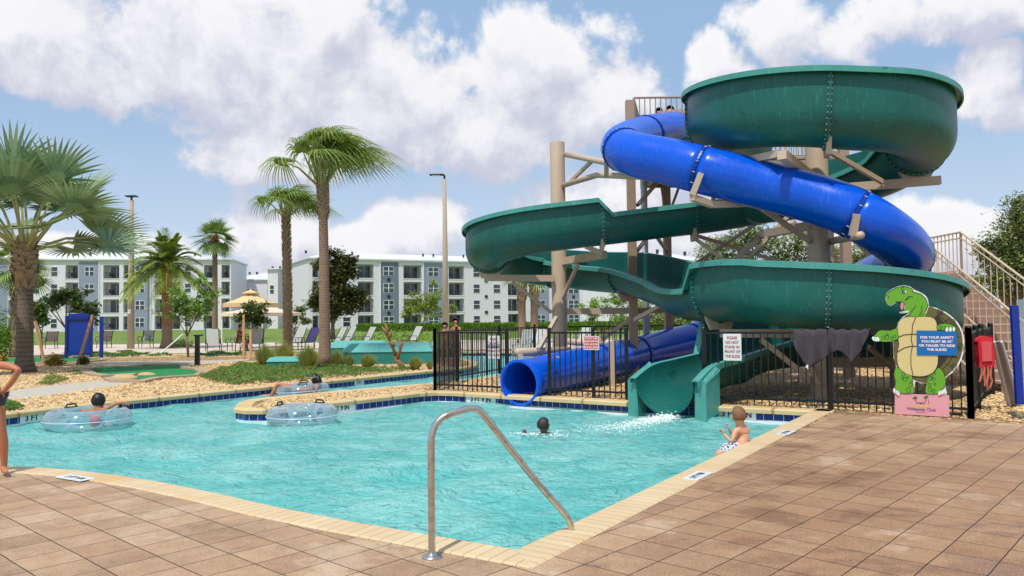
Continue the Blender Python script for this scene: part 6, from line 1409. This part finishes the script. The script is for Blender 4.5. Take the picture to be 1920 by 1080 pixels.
# ================================================================ people
def skinmat(name,c):
    m_=mat(name,c,0.5,var=0.08,scale=6); b=m_.node_tree.nodes['Principled BSDF']; b.inputs['Subsurface Weight'].default_value=0.15; b.inputs['Subsurface Radius'].default_value=(0.02,0.008,0.004); return m_
S_light=skinmat('skin_light',srgb(214,156,122)); S_tan=skinmat('skin_tan',srgb(186,118,82)); S_brown=skinmat('skin_brown',srgb(108,66,46)); S_dark=skinmat('skin_deep',srgb(96,62,44))
H_black=mat('hair_black',(0.01,0.008,0.007),0.45,var=0.4,scale=40); H_blond=mat('hair_sandy',srgb(128,92,58),0.6,var=0.25,scale=60,bump=0.5,bscale=200); H_brown=mat('hair_brown',srgb(52,36,28),0.55,var=0.3,scale=40,bump=0.4,bscale=160)
class Sk:
    def __init__(s): s.v=[];s.r=[];s.e=[];s.ix={}
    def j(s,n,p,r,par=None,flat=1.0):
        s.ix[n]=len(s.v); s.v.append(Vector(p)); s.r.append((r,r*flat)); 
        if par is not None: s.e.append((s.ix[par],s.ix[n]))
        return s
    def limb(s,par,items):
        for n,p,r in items: s.j(n,p,r,par); par=n
        return s
    def hand(s,w,tip,nrm,k=1.0,curl=0.5,tag_='h'):
        W=s.v[s.ix[w]]; d=(Vector(tip)-W).normalized(); nrm=Vector(nrm); side=d.cross(nrm).normalized(); nrm=side.cross(d).normalized()
        s.j(tag_+'p',W+d*0.045*k,0.017*k,w)
        for i,(o,l) in enumerate(((-.024,.060),(-.008,.070),(.008,.066),(.024,.052))):
            b=W+d*0.075*k+side*o*k; s.j(f'{tag_}{i}a',b,0.0085*k,tag_+'p'); c1=(d-nrm*curl*.6).normalized(); m_=b+c1*l*.5*k; s.j(f'{tag_}{i}b',m_,0.0078*k,f'{tag_}{i}a'); c2=(d-nrm*curl*1.8).normalized(); s.j(f'{tag_}{i}c',m_+c2*l*.5*k,0.0065*k,f'{tag_}{i}b')
        t0=W+d*0.025*k-side*0.022*k; s.j(tag_+'ta',t0,0.0095*k,tag_+'p'); s.j(tag_+'tb',t0+(d*0.7-side*0.8-nrm*0.3).normalized()*0.032*k,0.0085*k,tag_+'ta'); s.j(tag_+'tc',t0+(d*1.2-side*0.7-nrm*0.6).normalized()*0.055*k,0.007*k,tag_+'tb')
        return s
    def build(s,name,m_,parent,sub=2,grow_=0.0,names=None,root=0):
        o0=ORG[parent.name]; me=bpy.data.meshes.new(name)
        if names: idx=[s.ix[n] for n in names]; mp={i:k for k,i in enumerate(idx)}; V=[s.v[i] for i in idx]; RR=[s.r[i] for i in idx]; E=[(mp[a],mp[b]) for a,b in s.e if a in mp and b in mp]
        else: V,RR,E=s.v,s.r,s.e
        me.from_pydata([tuple(v-o0) for v in V],E,[]); me.materials.append(m_); o=bpy.data.objects.new(name,me); COL.objects.link(o); o.parent=parent; ORG[o.name]=o0
        o.modifiers.new('skin','SKIN'); 
        for i,sv in enumerate(me.skin_vertices[0].data): sv.radius=(RR[i][0]+grow_,RR[i][1]+grow_); sv.use_root=(i==root)
        o.modifiers['skin'].use_smooth_shade=True; ss=o.modifiers.new('sub','SUBSURF'); ss.levels=sub; ss.render_levels=sub; return o
def hair(parent,c,r,m_,face,style='short',length=0.0):
    """cap over the skull leaving the face side open"""
    face=Vector(face).normalized(); mb=MB(); n=20; m2=12; rg=random.Random(int(abs(c[0])*100)); V={}
    for i in range(m2+1):
        ph=math.pi*i/m2
        for j in range(n):
            a=2*math.pi*j/n; d=Vector((math.sin(ph)*math.cos(a),math.sin(ph)*math.sin(a),math.cos(ph))); k_=1.0+0.03*math.sin(a*9+ph*7)+rg.uniform(-.035,.035)
            V[i,j]=len(mb.v); mb.v.append(tuple(Vector(c)+Vector((d.x*r*k_,d.y*r*k_,d.z*r*1.12*k_))))
    for i in range(m2):
        for j in range(n):
            ph=math.pi*(i+.5)/m2; a=2*math.pi*(j+.5)/n; d=Vector((math.sin(ph)*math.cos(a),math.sin(ph)*math.sin(a),math.cos(ph)))
            if d.z<(-0.45 if style!='long' else -0.8): continue
            if d.dot(face)>0.45 and d.z<0.62: continue
            mb.f.append((V[i,j],V[i+1,j],V[i+1,(j+1)%n],V[i,(j+1)%n])); mb.m.append(0)
    o=mb.build('hair',m_,parent,smooth=True); sd=o.modifiers.new('t','SOLIDIFY'); sd.thickness=0.012; sd.offset=0.5; return o
def eyes(parent,hc,face,k=1.0):
    f=Vector(face).normalized(); s=f.cross(Vector((0,0,1))).normalized()
    for sg in (-1,1):
        mb=MB(); mb.ball(hc+f*0.078*k+s*sg*0.03*k+Vector((0,0,0.0)),0.011*k,8); mb.build('eye',M_dk,parent,smooth=True)
    mb=MB(); mb.tube([hc+f*0.078*k-Vector((0,0,0.045*k))-s*.02*k,hc+f*0.083*k-Vector((0,0,0.048*k)),hc+f*0.078*k-Vector((0,0,0.045*k))+s*.02*k],0.005*k,5); mb.build('mouth',mat('lips',srgb(150,70,66),0.5),parent)
def head(sk,neck,hc,face,k=1.0,r=0.082):
    """skull, jaw, nose and ears on the skeleton; hc = head centre"""
    f=Vector(face).normalized(); s=f.cross(Vector((0,0,1))).normalized(); up=Vector((0,0,1))
    sk.j('headb',hc-up*0.035*k-f*0.005*k,r*0.80*k,neck); sk.j('headt',hc+up*0.03*k-f*0.008*k,r*k,'headb')
    sk.j('chin',hc-up*0.075*k+f*0.042*k,0.026*k,'headb'); sk.j('nose',hc-up*0.012*k+f*0.094*k,0.011*k,'headb')
    for sg,n_ in ((-1,'earl'),(1,'earr')): sk.j(n_,hc-up*0.008*k+s*sg*0.084*k-f*0.01*k,0.014*k,'headb')
# ---- sitting boy with his back to the camera
bd=9.25; q_=lambda a,b,dd=0.0:P(a,b,bd+dd)
boy=thing('person','boy in patterned swim shorts sitting with bare back on the right pool edge','person',q_(1393,842))
sk=Sk(); sk.j('pel',q_(1391,838),0.075); sk.j('sp1',q_(1394,826,.01),0.066,'pel'); sk.j('sp2',q_(1395,814,0.02),0.074,'sp1'); sk.j('sp3',q_(1390,804,0.02),0.060,'sp2'); sk.j('neck',q_(1387,796,.01),0.032,'sp3')
face=Vector((-0.85,0.5,-0.12)); head(sk,'neck',q_(1384,780),face,0.95)
sk.limb('sp3',[('shl',q_(1379,808,-.03),0.036),('ell',q_(1372,829,-.08),0.026),('wrl',q_(1359,816,-.02),0.019)]); sk.hand('wrl',q_(1354,808,0.02),(1,0.2,0.2),0.72,0.9,'hl')
sk.limb('sp3',[('shr',q_(1402,806,.09),0.036),('elr',q_(1378,822,.24),0.026),('wrr',q_(1370,810,.22),0.019)]); sk.hand('wrr',q_(1365,801,.2),(1,0.2,0.1),0.72,0.7,'hr')
sk.limb('pel',[('hpl',q_(1378,843,-.07),0.068),('knl',q_(1347,850,-.18),0.05),('anl',q_(1343,874,-.12),0.032),('ftl',q_(1332,878,-.08),0.026)])
sk.limb('pel',[('hpr',q_(1380,838,.10),0.068),('knr',q_(1352,843,.12),0.05),('anr',q_(1348,866,.16),0.032),('ftr',q_(1338,870,.2),0.026)])
sk.build('body',S_light,boy); hair(boy,q_(1384,778.5),0.086,H_blond,face)
M_print=bpy.data.materials.new('palm_print_cloth'); M_print.use_nodes=True; q=N(M_print.node_tree); b_=M_print.node_tree.nodes['Principled BSDF']; tcd=q.new('ShaderNodeTexCoord'); vo=q.new('ShaderNodeTexVoronoi',{'Vector':tcd.outputs['Object'],'Scale':24.0,'Randomness':1.0},feature='DISTANCE_TO_EDGE'); nz=q.new('ShaderNodeTexNoise',{'Vector':tcd.outputs['Object'],'Scale':20.0,'Distortion':2.5})
q.l.new(q.mix(q.math('GREATER_THAN',nz.outputs[0],0.54),q.mix(q.math('LESS_THAN',vo.outputs['Distance'],0.07),srgb(20,28,66),srgb(222,226,232)),srgb(214,220,228)),b_.inputs['Base Color']); b_.inputs['Roughness'].default_value=0.8
sk.build('swim_shorts',M_print,boy,grow_=0.014,names=['pel','hpl','knl','hpr','knr'])
mb=MB(); mb.tube([q_(1362,799,.2)+Vector((0.018*math.cos(t),0,0.024*math.sin(t))) for t in [k*.52 for k in range(13)]],0.006,6,caps=False); tag(mb.build('toy_ring',mat('toy_pink',srgb(200,90,150),0.4),origin=q_(1362,799,.2)),'small pink and white ring toy in the sitting boy\'s hand','toy')
# ---- swimming boy
sd_=11.3; q_=lambda a,b,dd=0.0:P(a,b,sd_+dd); c=q_(1020,815); swm=thing('person','boy with short dark hair swimming neck deep in the middle of the pool','person',c)
sk=Sk(); sk.j('sp3',q_(1024,822,.05),0.10); sk.j('sp1',q_(1036,842,.3),0.09,'sp3'); sk.j('neck',q_(1021,812),0.042,'sp3'); face=Vector((0.8,0.55,0.05)); head(sk,'neck',q_(1019.5,798),face,0.98)
sk.limb('sp3',[('shl',q_(1008,817,-.02),0.04),('ell',q_(998,826,-.05),0.03),('wrl',q_(991,815,.0),0.02)]); sk.hand('wrl',q_(985,810,0.0),(0,-1,0.3),0.8,0.4,'hl'); sk.limb('sp3',[('shr',q_(1040,818,.1),0.04),('elr',q_(1058,826,.2),0.028),('wrr',q_(1070,834,.25),0.02)])
sk.build('body',S_brown,swm); hair(swm,q_(1019,796),0.086,H_brown,face); eyes(swm,q_(1019.5,798),face)
sk.build('swim_shirt',mat('shirt_mint',srgb(170,224,200),0.7),swm,grow_=0.010,names=['sp3','sp1','shl','shr'])
mb=MB(); rg=random.Random(5)
for i in range(420):
    cc=rg.choice(((1030,822,.35,.2),(990,816,.12,.08),(975,816,.2,.06))); p=q_(cc[0],cc[1]); x=p.x+rg.gauss(0,cc[2]*.5); y=p.y+rg.gauss(0,cc[3]*.6)-.05; z=-0.19+abs(rg.gauss(0,.018)); r_=rg.uniform(.003,.009); mb.add([(x-r_*2,y,z),(x,y-r_,z),(x+r_*2,y,z),(x,y+r_,z),(x,y,z+r_)],[(0,1,4),(1,2,4),(2,3,4),(3,0,4)])
tag(mb.build('swimmer_splash',M_foam),'small ripples and foam around the swimming boy','splash',kind='stuff')
# ---- child in the left ring
sd_=12.75; q_=lambda a,b,dd=0.0:P(a,b,sd_+dd); kid=thing('person','dark-haired child with pink swimwear hanging in the left swim ring','person',q_(182,770))
sk=Sk(); sk.j('pel',q_(177,797,-.05),0.085); sk.j('sp2',q_(181,784,0),0.08,'pel'); sk.j('sp3',q_(184,774,.02),0.072,'sp2'); sk.j('neck',q_(185,764,.03),0.038,'sp3'); face=Vector((-0.3,0.95,-0.1)); head(sk,'neck',q_(185,751,.05),face,1.0)
sk.limb('sp3',[('shl',q_(197,768,.05),0.042),('ell',q_(214,758,.1),0.032),('wrl',q_(230,755,.16),0.022)]); sk.hand('wrl',q_(240,757,.18),(0,0,1),0.85,0.6,'hl'); sk.limb('sp3',[('shr',q_(172,770,.05),0.042),('elr',q_(160,772,.2),0.032),('wrr',q_(152,768,.35),0.022)])
sk.limb('pel',[('knl',q_(172,818,.1),0.06),('anl',q_(176,838,.3),0.036)]); sk.limb('pel',[('knr',q_(186,818,.1),0.06),('anr',q_(190,836,.35),0.036)])
sk.build('body',S_tan,kid); hair(kid,q_(184.5,750,.05),0.098,H_black,face,'long'); sk.build('swimsuit',mat('swim_pink',srgb(214,84,100),0.6,var=0.1),kid,grow_=0.012,names=['pel','sp2','sp3'])
# ---- reclining woman in the channel ring
sd_=17.5; q_=lambda a,b,dd=0.0:P(a,b,sd_+dd); wo=thing('person','person in a pink top with goggles reclining in the swim ring on the channel','person',q_(575,730))
sk=Sk(); sk.j('pel',q_(562,735,0),0.095); sk.j('sp1',q_(574,733,0),0.082,'pel'); sk.j('sp3',q_(589,727,0),0.085,'sp1'); sk.j('neck',q_(591,719.5,0),0.036,'sp3'); face=Vector((-0.95,-0.1,0.1)); head(sk,'neck',q_(589,711,0),face,0.95)
sk.limb('sp3',[('shl',q_(595,724,-.17),0.044),('ell',q_(593,734,-.36),0.034),('wrl',q_(591,741,-.40),0.023)]); sk.hand('wrl',q_(590,748,-.4),(0,-1,0),0.85,0.2,'hl'); sk.limb('sp3',[('shr',q_(594,723,.17),0.044),('elr',q_(590,731,.36),0.034),('wrr',q_(580,731,.42),0.023)])
sk.limb('pel',[('hpl',q_(552,730,-.1),0.082),('knl',q_(521,719,-.13),0.052),('anl',q_(507,745,-.16),0.032),('ftl',q_(503,752,-.18),0.026)]); sk.limb('pel',[('hpr',q_(552,731,.1),0.082),('knr',q_(528,722,.13),0.052),('anr',q_(508,741,.1),0.032),('ftr',q_(488,742,.08),0.024)])
sk.build('body',S_tan,wo); hair(wo,q_(590,709.5,0),0.094,H_black,face,'long')
mb=MB(); mb.tube([q_(594,706),q_(598,716,.0),q_(600,726,.02)],[0.07,0.075,0.03],10); mb.build('hair_length',H_black,wo,smooth=True)
sk.build('bikini_top',mat('top_pink',srgb(222,50,92),0.6),wo,grow_=0.006,names=['sp3','sp1']); mb=MB(); mb.tube([q_(589,707,0)+Vector((0.1*math.cos(t),0.1*math.sin(t),0.012*math.cos(t))) for t in [k*.3 for k in range(22)]],0.009,6,caps=False); mb.build('goggle_strap',mat('goggle_grey',srgb(150,160,172),0.3),wo)
# ---- child standing at the left edge, hand on hip
sd_=7.85; q_=lambda a,b,dd=0.0:P(a,b,sd_+dd); st=thing('person','barefoot child standing at the left edge with hand on hip','person',Vector((q_(4,885).x,sd_,0)))
sk=Sk(); sk.j('pel',q_(-22,742,0),0.098); sk.j('sp1',q_(-25,715,0),0.082,'pel'); sk.j('sp3',q_(-28,690,0),0.085,'sp1'); sk.j('neck',q_(-30,665,0),0.04,'sp3'); face=Vector((-.3,.9,0)); head(sk,'neck',q_(-31,636,0),face,1.0)
sk.limb('sp3',[('shr',q_(-10,684,-.02),0.048),('uar',q_(14,686,-.05),0.042),('elr',q_(36,693,-.08),0.033),('far',q_(24,714,-.06),0.031),('wrr',q_(8,733,-.03),0.022)]); sk.hand('wrr',q_(-6,743,0),(0.2,-1,0.3),0.95,0.5,'hr')
sk.limb('sp3',[('shl',q_(-50,686,0),0.048),('ell',q_(-60,722,0),0.034),('wrl',q_(-58,752,0),0.022)])
sk.limb('pel',[('hpr',q_(-9,752,-.02),0.082),('thr',q_(-4,772,-.02),0.072),('knr',q_(1,806,-.02),0.053),('cfr',q_(6,832,0.0),0.050),('anr',q_(8,868,0.02),0.031),('her',q_(6,880,.02),0.034),('ftr',q_(10,883,-.10),0.028),('tor',q_(13,886,-.17),0.018)])
sk.limb('pel',[('hpl',q_(-36,752,.0),0.082),('knl',q_(-38,806,.0),0.053),('anl',q_(-38,868,.02),0.031),('ftl',q_(-36,884,-.10),0.027)])
sk.build('body',S_tan,st); hair(st,q_(-31,634,0),0.094,H_brown,face); sk.build('swim_shorts',mat('shorts_dark',srgb(70,52,58),0.7,var=0.3,scale=30),st,grow_=0.012,names=['pel','hpr','thr','hpl'])
# ---- background people
def small(label,px,d_,ztop,top_m,skin_m,hair_m,face,lower_m=None,z0=0.0,lean=0.0,arms_='down'):
    c=P(px,600,d_); x,y=c.x,c.y; h=ztop-z0; k=h/1.45; root=thing('person',label,'person',(x,y,z0)); v=lambda a,b,cz:Vector((x+a*k+lean*cz,y+b*k,z0+cz*h)); sk=Sk()
    sk.j('pel',v(0,0,.53),.09*k); sk.j('sp1',v(0,0,.62),.08*k,'pel'); sk.j('sp3',v(0,0,.76),.09*k,'sp1'); sk.j('neck',v(0,0,.84),.038*k,'sp3'); head(sk,'neck',v(0,0,.93),face,0.95*k)
    for sg,n_ in ((-1,'l'),(1,'r')):
        f=Vector(face).normalized(); s=Vector((-f.y,f.x,0))*sg
        a1=v(0,0,.79)+s*.15*k; a2=a1+s*.05*k-Vector((0,0,.22*k))+f*(.05*k); a3=(a2+f*.2*k+Vector((0,0,.02*k))) if arms_=='rail' else a2-Vector((0,0,.2*k))+f*.05*k
        sk.limb('sp3',[('sh'+n_,a1,.04*k),('el'+n_,a2,.03*k),('wr'+n_,a3,.021*k)]); sk.hand('wr'+n_,a3+(a3-a2),f if arms_!='rail' else (0,0,1),.85*k,.6,'h'+n_)
        sk.limb('pel',[('hp'+n_,v(0,0,.49)+s*.08*k,.078*k),('kn'+n_,v(0,0,.27)+s*.09*k,.052*k),('an'+n_,v(0,0,.05)+s*.09*k,.032*k),('ft'+n_,v(0,0,.02)+s*.09*k+f*.11*k,.026*k)])
    sk.build('body',skin_m,root,sub=1); hair(root,v(0,0,.937),.096*k,hair_m,face,'long'); sk.build('swimsuit_top',top_m,root,sub=1,grow_=.008,names=['sp3','sp1','pel'])
    if lower_m: sk.build('shorts',lower_m,root,sub=1,grow_=.010,names=['pel','hpl','hpr','knl','knr'])
    return root
small('girl in a yellow swimsuit standing behind the left fence corner',834,24.8,1.36,mat('suit_yellow',srgb(226,186,70),0.6),S_tan,H_black,Vector((0,-1,0)),arms_='rail')
small('taller girl in a dark pink top standing beside the girl in yellow',855,24.6,1.50,mat('suit_mauve',srgb(150,90,96),0.6),S_tan,H_black,Vector((-.5,-.8,0)),arms_='rail')
small('person in a pink swim shirt bending behind the silver palm trunk at far left',24,38,1.15,mat('shirt_coral',srgb(226,80,90),0.6),S_light,H_brown,Vector((1,-.2,0)),mat('shorts_black',(0.012,0.012,0.014),0.7),lean=.12)
small('child in a blue top waiting at the tower rail above the tube entry',1243,19.0,P(1243,203,19.0).z,mat('top_blue',srgb(60,90,150),0.6),S_tan,H_black,Vector((0,-1,0)),z0=5.16)
small('child in a red top waiting at the tower rail next to the green flume',1264,19.0,P(1264,199,19.0).z,mat('top_red',srgb(190,50,56),0.6),S_light,H_brown,Vector((0,-1,0)),z0=5.16)
# seated man
c=P(447,600,39.0); x,y=c.x,c.y; man=thing('person','man in a tan shirt seated at the patio table behind the staked tree','person',(x,y,0)); f=Vector((1,-.1,0)).normalized(); s=Vector((0,1,0)); v=lambda a,b,z:Vector((x+a,y+b,z)); sk=Sk()
sk.j('pel',v(-.05,0,.52),.13); sk.j('sp1',v(-.04,0,.72),.125,'pel'); sk.j('sp3',v(.02,0,.95),.13,'sp1'); sk.j('neck',v(.05,0,1.1),.05,'sp3'); head(sk,'neck',v(.09,0,1.21),f,1.0)
for sg,n_ in ((-1,'l'),(1,'r')):
    sk.limb('sp3',[('sh'+n_,v(.03,sg*.18,1.02),.055),('el'+n_,v(.14,sg*.23,.78),.042),('wr'+n_,v(.36,sg*.12,.80),.03)]); sk.hand('wr'+n_,v(.46,sg*.1,.80),(0,0,1),1,.6,'h'+n_)
    sk.limb('pel',[('hp'+n_,v(.05,sg*.1,.5),.095),('kn'+n_,v(.42,sg*.12,.5),.065),('an'+n_,v(.40,sg*.12,.08),.042),('ft'+n_,v(.54,sg*.12,.04),.034)])
sk.build('body',S_tan,man,sub=1); hair(man,v(.085,0,1.225),.095,H_brown,f); sk.build('shirt',mat('shirt_tan',srgb(190,170,140),0.8),man,sub=1,grow_=.012,names=['sp3','sp1','pel','shl','shr']); sk.build('trousers',mat('trousers_tan',srgb(150,128,104),0.8),man,sub=1,grow_=.01,names=['pel','hpl','knl','hpr','knr'])
lounge('dark metal patio chair under the seated man',446,39.05,-90,M_slingd,kind='chair')
